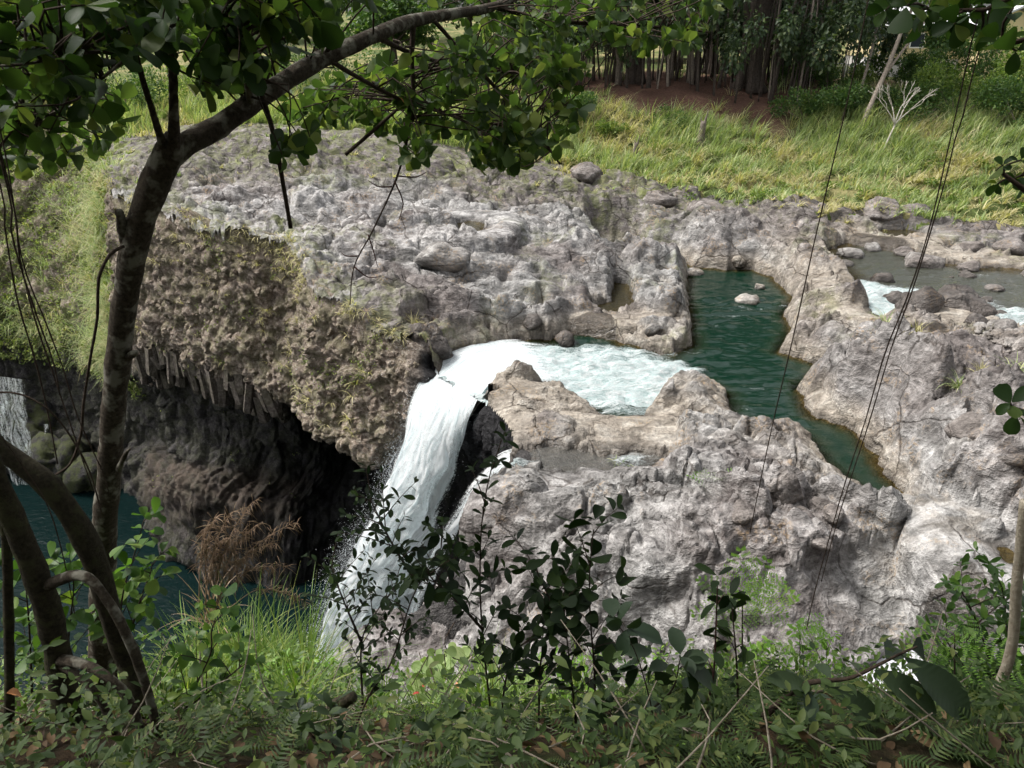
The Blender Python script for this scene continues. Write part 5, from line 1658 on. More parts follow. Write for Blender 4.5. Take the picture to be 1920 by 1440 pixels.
def build_tufts():
    r_ = np.random.default_rng(67)
    for k, (px, py, z, h, n, mat, label) in enumerate([(1648, 668, 1.4, .6, 46, M_GRASS, 'green and straw grass tuft on top of the rounded headland rock'), (1790, 752, 1.6, .45, 36, M_GRASS, 'bright green grass tuft in the middle of the headland'), (1892, 730, 1.8, .5, 36, M_GRASS, 'bright grass tuft at the right edge of the headland'),
                                                     (1840, 700, 1.8, .5, 40, M_STRAW, 'dry straw tuft on the headland behind the bright one'), (1700, 690, 1.6, .4, 30, M_STRAW, 'withered tuft on the headland beside the hanging vines'), (778, 604, .8, .55, 44, M_STRAW, 'tan grass tuft drooping at the brink above the falls'),
                                                     (545, 468, 2.0, .45, 30, M_STRAW, 'dry tuft on the brink near the end of the hanging stick'), (1160, 855, .3, .3, 16, M_GRASS, 'tiny green tuft on the near rock shelf')]):
        c = P(px, py, z); gz = float(ground_z(c[0], c[1])[0])
        root = empty('grass_tuft', (c[0], c[1], gz), label, 'grass tuft')
        az = r_.uniform(0, 6.28, n)
        v, f = blades(np.stack([r_.normal(0, .06, n), r_.normal(0, .06, n), np.full(n, -.03)], 1), az, h * r_.uniform(.6, 1.3, n), r_.uniform(.15, 1.0, n), np.full(n, .028), 4)
        link('blades', mesh_np('blades', v, f), mat, root, kind='stuff')


build_tufts()
# ------------------------------------------------------------------ boulders, cliff stones, basalt columns
def rock_lump(seed, sub=4, rough=.22, flat=.7, facet=.0):
    bm = bmesh.new()
    bmesh.ops.create_icosphere(bm, subdivisions=sub, radius=1.0)
    v = np.array([q.co[:] for q in bm.verts]); f = np.array([[q.index for q in fc.verts] for fc in bm.faces])
    bm.free()
    o = seed * 7.31
    d = 1 + rough * (1.3 * perlin3(v * .9 + o) + .8 * (np.abs(perlin3(v * 2.0 + o)) - .2) + .35 * (np.abs(perlin3(v * 4.4 + o)) - .2) + .12 * perlin3(v * 9 + o))
    if facet:
        r_ = np.random.default_rng(seed)
        for _ in range(9):
            n = nrm(r_.normal(size=3)); h = r_.uniform(.62, .9)
            dd = (v * d[:, None]) @ n
            d = d * np.where(dd > h, 1 - facet * (dd - h) / np.maximum(dd, 1e-3), 1)
    v = v * d[:, None]
    v[:, 2] *= flat
    return v, f


FARB = []


def build_boulders():
    # sight line at the waterline, water or ground level, half width px, height ratio, label
    B = [(1402, 568, 0, 24, .55, 'pale rounded boulder standing in the middle of the green pool'), (1425, 541, 0, 11, .6, 'small pale stone in the pool behind the rounded boulder'), (1385, 507, 0, 15, .6, 'stone at the far edge of the pool below the tan ledge'), (1300, 516, 0, 17, .5, 'pale flat stone at the far left edge of the pool'),
         (1150, 518, .3, 16, .8, 'tan sided dark block left of the pitted island rock'), (1142, 492, .1, 13, .6, 'smooth oval stone in the shallow water behind the island rock'), (1165, 494, .2, 11, .6, 'small grey stone beside the smooth oval stone'),
         (1808, 590, .85, 46, .6, 'large dark brown boulder in the right rapids'), (1725, 592, .9, 38, .95, 'tall grey boulder left of the large dark brown one'), (1836, 622, .9, 20, .6, 'grey boulder at the foot of the dark brown one'), (1842, 634, .9, 17, .5, 'flat grey stone just below the grey boulder at right'),
         (1655, 530, .85, 22, .6, 'dark wet boulder at the head of the white rapids'), (1740, 500, .85, 40, .4, 'long low rock in the middle of the upstream river'), (1822, 505, .9, 18, .5, 'dark stone in the upstream river right of the long rock'), (1700, 478, .9, 20, .5, 'dark stone behind the long low river rock'), (1880, 640, 1.0, 22, .5, 'grey stone on the right bank below the rapids'),
         (1905, 660, 1.1, 24, .5, 'rounded stone at the right edge below the rapids'), (1860, 655, 1.0, 14, .5, 'small stone on the pebble bar'), (1895, 612, .9, 15, .5, 'stone in the white water at the right edge'), (1780, 560, .9, 14, .5, 'small stone left above the dark brown boulder'), (1690, 575, .85, 10, .6, 'small dark stone in the white water'),
         (1865, 545, .85, 16, .4, 'low stone far out in the upstream river'), (1600, 480, .9, 24, .5, 'grey boulder where the upstream river bends away'), (1640, 470, .9, 16, .5, 'stone behind the bend of the upstream river'), (1900, 480, 1.0, 30, .4, 'long dark rock on the far side of the upstream river'), (1830, 470, 1.0, 24, .4, 'dark rock on the far river bank left of the long one'),
         (800, 684, -.35, 44, .8, 'dark wet rock at the brink just left of the falls'), (1060, 640, .05, 22, .6, 'dark wet boulder at the upper edge of the rapids'), (1000, 628, .1, 20, .6, 'dark wet stone left of the boulder at the rapids edge'), (1225, 645, .05, 16, .7, 'hollowed stone at the tip of the island rock'), (1120, 610, .1, 12, .6, 'small dark stone under the little spout'),
         (1465, 955, .75, 34, .75, 'dark rounded boulder with a cracked face on the near shelf'), (1545, 975, .55, 26, .7, 'dark small boulder between the cracked one and the channel'), (1505, 985, .6, 26, .6, 'smooth dark boulder below the cracked pair'), (1560, 1000, .5, 20, .6, 'small dark stone at the end of the boulder row'), (1370, 840, .6, 42, .55, 'broad grey boulder at the near edge of the pool'),
         (1395, 1010, .5, 36, .5, 'dark weathered block in the middle of the near shelf'), (1530, 1060, .3, 30, .45, 'low rounded rock on the shelf above the feathery plant'), (1800, 905, 1.0, 34, .6, 'rounded nub on the headland face'), (1840, 840, 1.6, 52, .5, 'dark cracked block on top of the headland'), (1905, 900, 1.5, 44, .5, 'dark block at the right edge of the headland'),
         (1325, 400, 1.6, 34, .5, 'dark lava knob at the foot of the grass'), (1240, 380, 1.8, 30, .5, 'brown lava knob left of the knob at the grass foot'), (1660, 412, 1.4, 36, .5, 'dark broken rock ridge in the yellow grass'), (1720, 405, 1.4, 28, .5, 'dark rock right of the broken ridge in the grass'), (1100, 345, 2.3, 34, .5, 'brown rock hump at the edge of the plateau grass'), (830, 498, 1.8, 56, .45, 'smooth undercut boulder on the plateau above the falls')]
    for (px, py, Y, r, lab) in [(112, 860, 39.6, 1.6, 'dark mossy boulder between the far left trickles'), (20, 810, 42.5, 2.6, 'dark wet rock behind the broad thin waterfall'), (170, 890, 39.0, 1.4, 'dark rock block right of the mossy boulder at far left')]:
        FARB.append((D(px, py, Y), r, lab))
    for k, (px, py, z, hw, hr, label) in enumerate(B):
        c = P(px, py, z); w = np.linalg.norm(c - CAMP)
        r = hw * w / F
        gz = float(ground_z(c[0], c[1] + r * .5)[0])
        v, f = rock_lump(40 + k, 4 if hw > 30 else 3, .42, 1.0, .8)
        r_ = np.random.default_rng(k)
        a = r_.uniform(0, 6.28)
        s = np.array([r, r * r_.uniform(.75, 1.05), r * hr * 1.25])
        Rz = np.array([[math.cos(a), -math.sin(a), 0], [math.sin(a), math.cos(a), 0], [0, 0, 1]])
        v = (v @ Rz.T) * s
        lvl = max(z, min(gz, z + .5))
        me = mesh_np('boulder', v, f)
        wet = smooth(.12, .0, v[:, 2] - (-.1 * s[2])) * (z < 1.3) * (py < 700)
        n = len(v)
        for nm, val in (('wet', np.maximum(wet, .75 * ('wet' in label or 'dark brown' in label))), ('tan', np.full(n, 1.0 if ('tan' in label or ('pale' in label and py < 700)) else .15)), ('mauve', np.full(n, 1.0 if ('dark' in label or 'brown' in label) else .2)), ('pale', np.full(n, .5 if 'pale' in label else 0)), ('moss', np.zeros(n))):
            attr(me, nm, val)
        o = link('boulder', me, M_ROCK)
        o.location = (c[0], c[1] + r * .45, lvl - s[2] * .02)
        o['label'] = label; o['category'] = 'boulder'; o['group'] = 'loose boulders of the river bed'
    for k, (c, r, label) in enumerate(FARB):
        v, f = rock_lump(140 + k, 4, .75, 1.1, .5)
        me = mesh_np('boulder', v * r, f)
        for nm, val in (('basalt', 1.0), ('earth', 0.0), ('moss', .8), ('damp', .5)):
            attr(me, nm, np.full(len(v), val))
        o = link('boulder', me, M_CLIFF); o.location = tuple(c)
        o['label'] = label; o['category'] = 'boulder'; o['group'] = 'dark rocks at the far left falls'
    r_ = np.random.default_rng(72)
    q = in_box(16, RIVER, r_)
    q = q[np.argsort(q[:, 0] / (q[:, 1] + 4))]
    order = ('leftmost', 'second', 'third', 'fourth', 'fifth', 'sixth', 'seventh', 'eighth', 'ninth', 'tenth', 'eleventh', 'twelfth', 'thirteenth', 'fourteenth', 'fifteenth', 'rightmost')
    for k, (x, y) in enumerate(q):
        r = math.exp(r_.normal(-1.25, .45))
        v, f = rock_lump(200 + k, 3, .42, .6, .8)
        me = mesh_np('stone', v * r, f)
        for nm, val in (('wet', .7), ('tan', .2), ('mauve', .6), ('pale', 0), ('moss', 0)):
            attr(me, nm, np.full(len(v), val))
        o = link('stone', me, M_ROCK); o.location = (x, y, .85); o.rotation_euler = (0, 0, r_.uniform(0, 6))
        o['label'] = 'small dark stone in the upstream river, %s%s' % (order[k], ' of the row' if k in (0, 15) else ' from the left'); o['category'] = 'stone'; o['group'] = 'small stones in the upstream river'
    # pebble bar and rubble: beyond counting
    r_ = np.random.default_rng(71)
    bar = np.array([P(a, b, .95)[:2] for a, b in [(1820, 640), (1860, 620), (1930, 640), (1960, 690), (1880, 690), (1840, 665)]])
    q = in_box(900, bar, r_)
    z = ground_z(q[:, 0], q[:, 1])
    st = rock_lump(3, 1, .2, .6)
    v, f = scatter(st, np.stack([q[:, 0], q[:, 1], z + .03], 1), frames(rand_dirs(900, 0, r_), rand_dirs(900, 2, r_)), np.exp(r_.normal(-2.5, .5, 900)))
    me = mesh_np('pebbles', v, f)
    for nm, val in (('wet', 0), ('tan', .3), ('mauve', .2), ('pale', .2), ('moss', 0)):
        attr(me, nm, np.full(len(v), val))
    link('pebbles', me, M_ROCK, kind='stuff', label='bar of grey river pebbles under the right rapids', category='pebbles')


def in_box(n, poly, r_):
    lo, hi = poly.min(0), poly.max(0); out = np.zeros((0, 2))
    while len(out) < n:
        q = r_.uniform(lo, hi, (n * 2, 2)); out = np.vstack([out, q[sdf_poly(q[:, 0], q[:, 1], poly) < 0]])
    return out[:n]


build_boulders()


def build_cliff_stones():
    """clinker and clods that stand out of the overhang, and hanging basalt columns at its left end"""
    r_ = np.random.default_rng(81)
    p, n, T, sI = WALL['p'], WALL['n'], WALL['T'], WALL['sI']
    m = (T > .3) & (T < 3.9) & (sI > 5.6) & (sI < 13.0)
    a, b = np.nonzero(m)
    N = 3600
    k = r_.choice(len(a), N)
    pos = p[a[k], b[k]] + n[a[k], b[k]] * -.045
    sz = np.minimum(np.exp(r_.normal(-2.6, .55, N)), .17)
    cloth = []
    off = 0; vv = []; ff = []
    for g in range(4):
        st = rock_lump(60 + g, 1, .35, .85, .5)
        mm = np.arange(N) % 4 == g
        R = frames(rand_dirs(mm.sum(), 0, r_), rand_dirs(mm.sum(), 0, r_))
        sc = sz[mm][:, None] * r_.uniform(.6, 1.3, (mm.sum(), 3))
        v, f = scatter(st, pos[mm], R, sc); vv.append(v); ff.append(f + off); off += len(v)
    v = np.vstack(vv); f = np.vstack(ff)
    me = mesh_np('clinker', v, f, False)
    for nm, val in (('basalt', 0.0), ('earth', .2), ('moss', .25), ('damp', 0)):
        attr(me, nm, np.full(len(v), val))
    cl = bpy.data.objects['cliff']
    link('clinker', me, M_CLIFF, cl, kind='stuff')
    # columns
    ang = np.linspace(0, 2 * math.pi, 6, endpoint=False) + .2
    cols = []
    for g in range(3):
        ring = np.stack([np.cos(ang), np.sin(ang)], 1) * (1 + .15 * r_.normal(size=(6, 1)))
        vs = []
        for t, s in ((0, 1.0), (.35, .97), (.7, 1.03), (.97, .96), (1.0, .8)):
            vs.append(np.column_stack([ring * s + r_.normal(0, .03, (6, 2)), np.full(6, -t) + (r_.normal(0, .01, 6) if t > .9 else 0)]))
        v = np.vstack(vs); i = np.arange(30).reshape(5, 6); j = np.roll(i, -1, 1)
        q = np.stack([i[:-1], i[1:], j[1:], j[:-1]], -1).reshape(-1, 4)
        t3 = np.array([[24, 24 + k, 24 + k + 1] for k in range(1, 5)])
        me = mesh_np('basalt_column', v, [q, t3], False)
        for nm, val in (('basalt', .75), ('earth', .25), ('moss', .2), ('damp', 0)):
            attr(me, nm, np.full(30, val))
        me.materials.append(M_CLIFF); cols.append(me)
    nr = T.shape[0]
    row = int(np.argmin(np.abs(T[:, 0] - 2.75)))
    js = np.nonzero((sI[row] > 6.1) & (sI[row] < 8.7))[0]
    for j in js[::max(1, len(js) // 30)]:
        for rr in (0, 1):
            q = p[min(row + rr * 18 + r_.integers(-6, 7), nr - 1), j] + n[row, j] * r_.uniform(-.12, .12)
            o = bpy.data.objects.new('basalt_column', cols[r_.integers(3)])
            COL.objects.link(o); o.parent = cl
            o.location = tuple(q + (0, 0, .35)); rad = r_.uniform(.16, .3)
            o.scale = (rad, rad, r_.uniform(.7, 1.7)); o.rotation_euler = (r_.normal(0, .12), r_.normal(0, .12), r_.uniform(0, 6))


build_cliff_stones()
# ------------------------------------------------------------------ near bank
M_CLUSIA = leaf_mat('round_leaf', (0.028, 0.052, 0.018), (0.068, 0.112, 0.036), (0.18, 0.21, 0.07), 0.5, 0.5, 0.25, True)
M_CLUSIA_O = leaf_mat('round_leaf_single', (0.015, 0.032, 0.011), (0.035, 0.068, 0.018), (0.1, 0.13, 0.03), 0.4, 0.5, 0.15, False)
M_SAPL = leaf_mat('sapling_leaf', (0.009, 0.018, 0.007), (0.018, 0.034, 0.01), (0.035, 0.06, 0.015), 0.2, 0.55, 0.12, False)
M_COARSE = leaf_mat('coarse_leaf', (0.018, 0.034, 0.018), (0.032, 0.052, 0.026), (0.045, 0.07, 0.03), 0.22, 0.5, 0.3, False)
M_BRIGHT = leaf_mat('bright_leaf', (0.11, 0.23, 0.03), (0.2, 0.36, 0.05), (0.3, 0.44, 0.08), 0.45, 0.45, 0.35, False)
M_PALEVINE = leaf_mat('pale_vine_leaf', (0.17, 0.24, 0.09), (0.27, 0.35, 0.15), (0.36, 0.42, 0.2), 0.35, 0.6, 0.25, False)
M_HERB = leaf_mat('herb_leaf', (0.04, 0.08, 0.015), (0.1, 0.17, 0.03), (0.2, 0.26, 0.06), 0.35, 0.5, 0.3, True)
M_FERN = leaf_mat('fern_frond', (0.024, 0.045, 0.013), (0.062, 0.1, 0.027), (0.14, 0.16, 0.05), 0.35, 0.55, 0.25, True)
M_BGRASS = leaf_mat('bank_grass', (0.07, 0.14, 0.025), (0.17, 0.26, 0.05), (0.36, 0.37, 0.13), 0.4, 0.5, 0.3, True)
M_REED = leaf_mat('dry_reed', (0.17, 0.11, 0.075), (0.27, 0.185, 0.13), (0.36, 0.27, 0.2), 0.3, 0.7, 0.15, True)
M_BARK = bark_mat('mottled_bark', (0.016, 0.012, 0.008), (0.08, 0.064, 0.048), 60.0, (0.21, 0.2, 0.165))
M_DKBARK = bark_mat('mossy_bark', (0.012, 0.01, 0.007), (0.05, 0.042, 0.027), 60.0, (0.05, 0.05, 0.024))
M_TWIG = bark_mat('twig_bark', (0.02, 0.014, 0.01), (0.07, 0.05, 0.038), 80.0)
M_REDTWIG = bark_mat('red_twig', (0.035, 0.016, 0.014), (0.1, 0.05, 0.042), 80.0)
M_FALLEN = bark_mat('fallen_wood', (0.12, 0.095, 0.07), (0.34, 0.3, 0.24), 45.0)
M_POST = bark_mat('weathered_post', (0.28, 0.23, 0.17), (0.5, 0.44, 0.35), 30.0)
M_REDLEAF = plain_mat('red_leaf', (0.35, 0.05, 0.03), .5, .3, 30)
M_ORANGE = plain_mat('orange_leaf', (0.5, 0.22, 0.09), .5, .3, 30)
M_BROWNLEAF = plain_mat('brown_leaf', (0.2, 0.11, 0.06), .7, .3, 30)

BANK_Y = [-8, -3, -1, 0.3, 1.2, 2.2, 3.2, 4.4, 5.4, 6.3, 7.4, 9.0]
BANK_Z = [13.5, 9.2, 8.7, 8.5, 8.1, 7.25, 6.25, 4.95, 3.4, 1.0, -2.0, -6.0]  # rise behind the viewpoint is unseen, added to block light


def bank_z(x, y):
    x = np.asarray(x, float); y = np.asarray(y, float)
    yy = y + 0.35 * perlin2(x * 0.5, y * 0.4 + 3) - 0.10 * smooth(-1, -4, x)
    return np.interp(yy, BANK_Y, BANK_Z) + 0.10 * perlin2(x * 1.3, y * 1.3) + 0.04 * perlin2(x * 4, y * 4) + 0.25 * smooth(1.5, 3.5, x) * smooth(5, 3, y)


def build_bank():
    xs = np.linspace(-14, 14, 210); ys = np.concatenate([np.linspace(-8, 0, 24), np.linspace(0.1, 8.4, 96)])
    X, Y = np.meshgrid(xs, ys); x, y = X.ravel(), Y.ravel()
    me = mesh_np('near_bank', np.stack([x, y, bank_z(x, y)], 1), grid_faces(len(ys), len(xs)))
    link('near_bank', me, M_LITTER, kind='structure')


build_bank()

T_ROUND = [leaf_template(1.0, .72, .62, 8, .12, .18), leaf_template(.9, .60, .58, 8, .22, .38), leaf_template(1.05, .80, .66, 8, -.06, -.16), leaf_template(.8, .62, .6, 8, .28, .1)]
T_ROUND_S = [leaf_template(1.0, .72, .62, 5, .12, .18), leaf_template(.9, .60, .58, 5, .22, .38), leaf_template(1.05, .80, .66, 5, -.06, -.16), leaf_template(.8, .62, .6, 5, .28, .1)]
T_HERB = leaf_template(1.0, .46, .5, 4, .12, .15, 0, .25)
T_ELL = [leaf_template(1.0, .44, .52, 7, .10, .18, 0, .3), leaf_template(1.0, .48, .55, 7, .14, .05, 0, .25), leaf_template(1.0, .40, .5, 7, .06, .3, 0, .3)]
T_RIB = [leaf_template(1.0, .38, .5, 29, .12, .30, .010, .35), leaf_template(1.0, .41, .52, 29, .16, .2, .011, .3)]
T_BROAD = [leaf_template(1.0, .62, .42, 15, .10, .30, .014, .5), leaf_template(1.0, .56, .45, 15, .16, .22, .014, .5)]
T_CORD = [leaf_template(1.0, .92, .4, 7, .06, .18, 0, .2), leaf_template(1.0, .86, .42, 7, .12, .1, 0, .2)]


def leaf_meshes(tmpls, mat, name='leaf'):
    out = []
    for t in tmpls:
        me = mesh_np(name, t[0], t[1]); me.materials.append(mat); out.append(me)
    return out


def leaf_object(me, pos, R, s, parent, base, name='leaf'):
    o = bpy.data.objects.new(name, me)
    COL.objects.link(o)
    o.parent = parent
    p = np.asarray(pos) - base
    m = np.eye(4); m[:3, :3] = R * s; m[:3, 3] = p
    o.matrix_basis = Matrix(m.tolist())
    return o


def rosette(c, axis, n, size, r_, spread=1.0, up=.5):
    """leaf pairs round a twig end: positions, directions, normals, sizes"""
    axis = nrm(np.asarray(axis, float))
    side = nrm(np.cross(axis, r_.normal(size=3))); oth = np.cross(axis, side)
    P_, D_, N_2, S_ = [], [], [], []
    for k in range(n):
        a = math.pi * k + (k // 2) * 1.4 + r_.normal(0, .3)
        rad = side * math.cos(a) + oth * math.sin(a)
        back = .28 * size * (k // 2)
        d = nrm(rad * spread + axis * r_.uniform(.15, .75) + np.array([0, 0, -.12]))
        P_.append(c - axis * back); D_.append(d)
        N_2.append(nrm(axis * .6 + np.array([0, 0, up]) + r_.normal(0, .3, 3)))
        S_.append(size * r_.uniform(.7, 1.2))
    return P_, D_, N_2, S_


def in_poly(n, poly, r_):
    poly = np.asarray(poly, float); lo, hi = poly.min(0), poly.max(0); out = []
    while len(out) < n:
        q = r_.uniform(lo, hi, (n * 2, 2)); m = sdf_poly(q[:, 0], q[:, 1], poly) < 0
        out += list(q[m])
    return np.array(out[:n])


def build_main_tree():
    r_ = np.random.default_rng(5)
    base = D(196, 1240, 3.05); base[2] = float(bank_z(base[0], base[1]))
    root = empty('tree', base, 'mottled leaning tree with round leathery leaves, forked near the top left', 'tree')

    def limb(name, pts, rpx, seg=14, n=60, rough=.12, mat=M_BARK):
        p = [D(a, b, Y) - base for a, b, Y in pts]
        rr = [q * Y / ray(a_, b_)[1] / F for q, (a_, b_, Y) in zip(rpx, pts)]
        mb = MB(); mb.tube(p, rr, seg, n, rough)
        link(name, mb.mesh(name), mat, root)
        return catmull(np.array(p), 60) + base
    sk = []
    limb('trunk', [(192, 1300, 3.0), (192, 1150, 2.95), (196, 1000, 2.9), (205, 880, 2.85), (217, 720, 2.8), (234, 570, 2.75), (258, 440, 2.7), (288, 350, 2.7), (318, 285, 2.7), (330, 255, 2.72)], [27, 23, 21.5, 21, 22, 23, 25, 27, 27, 19], 18, 110)
    sk.append(limb('branch', [(312, 300, 2.7), (350, 270, 2.75), (400, 243, 2.85), (455, 205, 2.95), (525, 158, 3.1), (600, 112, 3.3), (690, 72, 3.5), (770, 40, 3.8), (850, 26, 4.1), (925, 12, 4.5), (1010, -25, 4.9)], [22, 21, 21, 19.5, 18, 16.5, 14, 12, 10, 8, 5], 14, 90))
    sk.append(limb('branch', [(326, 290, 2.68), (326, 210, 2.65), (324, 120, 2.6), (322, 40, 2.6), (318, -60, 2.6)], [13, 9, 8, 8, 7], 10, 40))
    sk.append(limb('branch', [(306, 275, 2.66), (288, 215, 2.6), (268, 150, 2.55), (245, 60, 2.5), (228, -40, 2.5)], [8, 6, 5.5, 5, 4.5], 8, 40))
    sk.append(limb('branch', [(250, 92, 2.5), (190, 96, 2.4), (120, 105, 2.3), (50, 120, 2.2), (-40, 125, 2.2)], [4, 3.5, 3, 3, 2.5], 6, 30))
    sk.append(limb('branch', [(318, 80, 2.6), (260, 95, 2.6), (200, 140, 2.7), (120, 200, 2.9), (40, 240, 3.0)], [4, 3.5, 3, 2.5, 2], 6, 30))
    sk.append(limb('branch', [(470, 190, 2.95), (462, 150, 2.85), (440, 90, 2.7), (420, 20, 2.6), (400, -60, 2.5)], [8, 6, 5, 5, 4], 8, 30))
    sk.append(limb('branch', [(815, 40, 3.9), (860, 90, 4.0), (930, 165, 4.1), (985, 220, 4.2), (1020, 265, 4.2), (1050, 308, 4.2)], [4, 4, 3.4, 3, 2.6, 1.6], 7, 30, .1, M_TWIG))
    sk.append(limb('branch', [(775, 45, 3.8), (772, 110, 3.8), (776, 200, 3.8), (768, 240, 3.8), (745, 330, 3.75), (700, 430, 3.7), (664, 500, 3.65), (656, 572, 3.6)], [6, 5, 4, 3, 2.2, 1.6, 1.3, 1.0], 6, 50, .1, M_TWIG))
    sk.append(limb('branch', [(610, 108, 3.3), (680, 150, 3.5), (760, 190, 3.8), (850, 215, 4.1), (960, 240, 4.4)], [5, 4, 3.4, 3, 2], 6, 30, .1, M_TWIG))
    sk.append(limb('branch', [(700, 68, 3.5), (800, 110, 4.0), (900, 130, 4.4), (1000, 140, 4.8), (1080, 160, 5.0)], [5, 4, 3.4, 3, 2], 6, 30, .1, M_TWIG))
    sk.append(limb('branch', [(925, 12, 4.5), (1020, 35, 4.8), (1120, 45, 5.0), (1220, 50, 5.2), (1330, 60, 5.4)], [6, 5, 4, 3, 2], 6, 30, .1, M_TWIG))
    limb('snag', [(246, 470, 2.72), (232, 436, 2.68), (223, 395, 2.64)], [17, 12, 6], 10, 14, .3)
    limb('snag', [(238, 668, 2.78), (250, 664, 2.74), (257, 660, 2.72)], [9, 7, 3], 8, 8, .3)
    limb('snag', [(222, 880, 2.8), (236, 850, 2.74), (244, 842, 2.72)], [6, 4, 2], 8, 8, .3)
    # dead side twigs on the dangling branch
    mb = MB()
    for a in [[(745, 330), (780, 332), (800, 322)], [(735, 350), (710, 350), (690, 338)], [(740, 340), (756, 380), (748, 410)], [(690, 440), (700, 470), (708, 500)], [(664, 500), (690, 520), (715, 518)], [(672, 480), (650, 480), (640, 474)]]:
        mb.tube([D(x, y, 3.7) - base for x, y in a], [.004, .003, .0015], 4, 6)
    link('twigs', mb.mesh('twigs'), M_REDTWIG, root, kind='stuff')
    skel = np.vstack(sk)
    # twig ends
    zones = [  # outline in the view, distances, number of twig ends, leaves each, leaf size (m)
        ([(-60, -60), (330, -60), (335, 100), (260, 130), (150, 150), (60, 200), (-60, 230)], (2.1, 3.2), 92, 6, .08),
        ([(-60, 140), (180, 150), (260, 190), (200, 260), (130, 300), (40, 310), (-60, 330)], (2.7, 3.8), 44, 7, .075),
        ([(330, -60), (800, -60), (640, 35), (500, 110), (420, 160), (345, 170)], (2.4, 3.3), 88, 6, .08),
        ([(500, 205), (640, 140), (780, 100), (1000, 60), (1090, 130), (1085, 250), (1000, 305), (930, 300), (880, 310), (840, 270), (740, 240), (620, 230), (540, 210)], (3.6, 5.4), 180, 8, .074),
        ([(780, 0), (1000, -40), (1200, -40), (1370, -60), (1345, 80), (1230, 90), (1120, 85), (1060, 130), (900, 90)], (4.2, 5.8), 95, 8, .078),
        ([(900, 240), (1010, 230), (1000, 300), (960, 312), (900, 300)], (3.6, 4.4), 18, 6, .085),
        ([(740, 230), (800, 230), (800, 300), (772, 310)], (3.4, 3.9), 6, 6, .08),
        ([(470, 200), (590, 235), (580, 290), (480, 290), (400, 280), (400, 260)], (2.5, 2.9), 5, 5, .085)]
    Ps, Ds, Ns, Ss = [], [], [], []
    tw = MB()
    for poly, (d0, d1), n, nl, size in zones:
        for (px, py) in in_poly(n, poly, r_):
            Y = r_.uniform(d0, d1)
            c = D(px, py, Y)
            dd = np.linalg.norm(skel - c, axis=1)
            # a twig leaves the limb towards its leaves
            cand = np.argsort(dd)[:12]; s0 = skel[r_.choice(cand)]
            ax = nrm(c - s0 + r_.normal(0, .12, 3) + np.array([0, .05, .03]))
            if dd.min() < 1.6:
                mid = (s0 + c) / 2 + r_.normal(0, .05, 3) + np.array([0, 0, .06])
                tw.tube([s0 - base, mid - base, c - base], [.0045, .0035, .0025], 4, 6)
            a, b, e, s = rosette(c, ax, nl + r_.integers(-1, 3), size, r_)
            Ps += a; Ds += b; Ns += e; Ss += s
    link('twigs', tw.mesh('twigs'), M_TWIG, root, kind='stuff')
    Ps, Ds, Ns, Ss = np.array(Ps), np.array(Ds), np.array(Ns), np.array(Ss)
    px, py, w = to_px(Ps)
    vis = (px > -10) & (px < 1930) & (py > -10) & (py < 1450)
    order = np.argsort(-(Ss / w) * vis)
    big, rest = order[:300], order[300:]
    R = frames(Ds, Ns)
    lm = leaf_meshes(T_ROUND, M_CLUSIA_O)
    for k in big:
        leaf_object(lm[r_.integers(4)], Ps[k], R[k], Ss[k], root, base)
    vv, ff, off = [], [], 0
    grp = r_.integers(0, 4, len(rest))
    for g in range(4):
        m = rest[grp == g]
        v, f = scatter(T_ROUND_S[g], Ps[m] - base, R[m], Ss[m]); vv.append(v); ff.append(f + off); off += len(v)
    link('foliage', mesh_np('foliage', np.vstack(vv), np.vstack(ff)), M_CLUSIA, root, kind='stuff')
    # unseen crown added overhead and behind the viewpoint to shade the near bank
    n = 9000
    pos = np.stack([r_.uniform(-11, 11, n), r_.uniform(-7, 4.6, n), r_.uniform(11.4, 14.6, n)], 1)
    keep = (perlin3(pos * .45) > -.4) & ~((pos[:, 0] < -3.5) & (pos[:, 1] > 2.6))
    pos = pos[keep]
    v, f = scatter(T_OVAL, pos - base, frames(rand_dirs(len(pos), 0, r_), rand_dirs(len(pos), 1.5, r_)), r_.uniform(.22, .36, len(pos)))
    link('high_crown', mesh_np('high_crown', v, f), M_CLUSIA, root, kind='stuff')


build_main_tree()


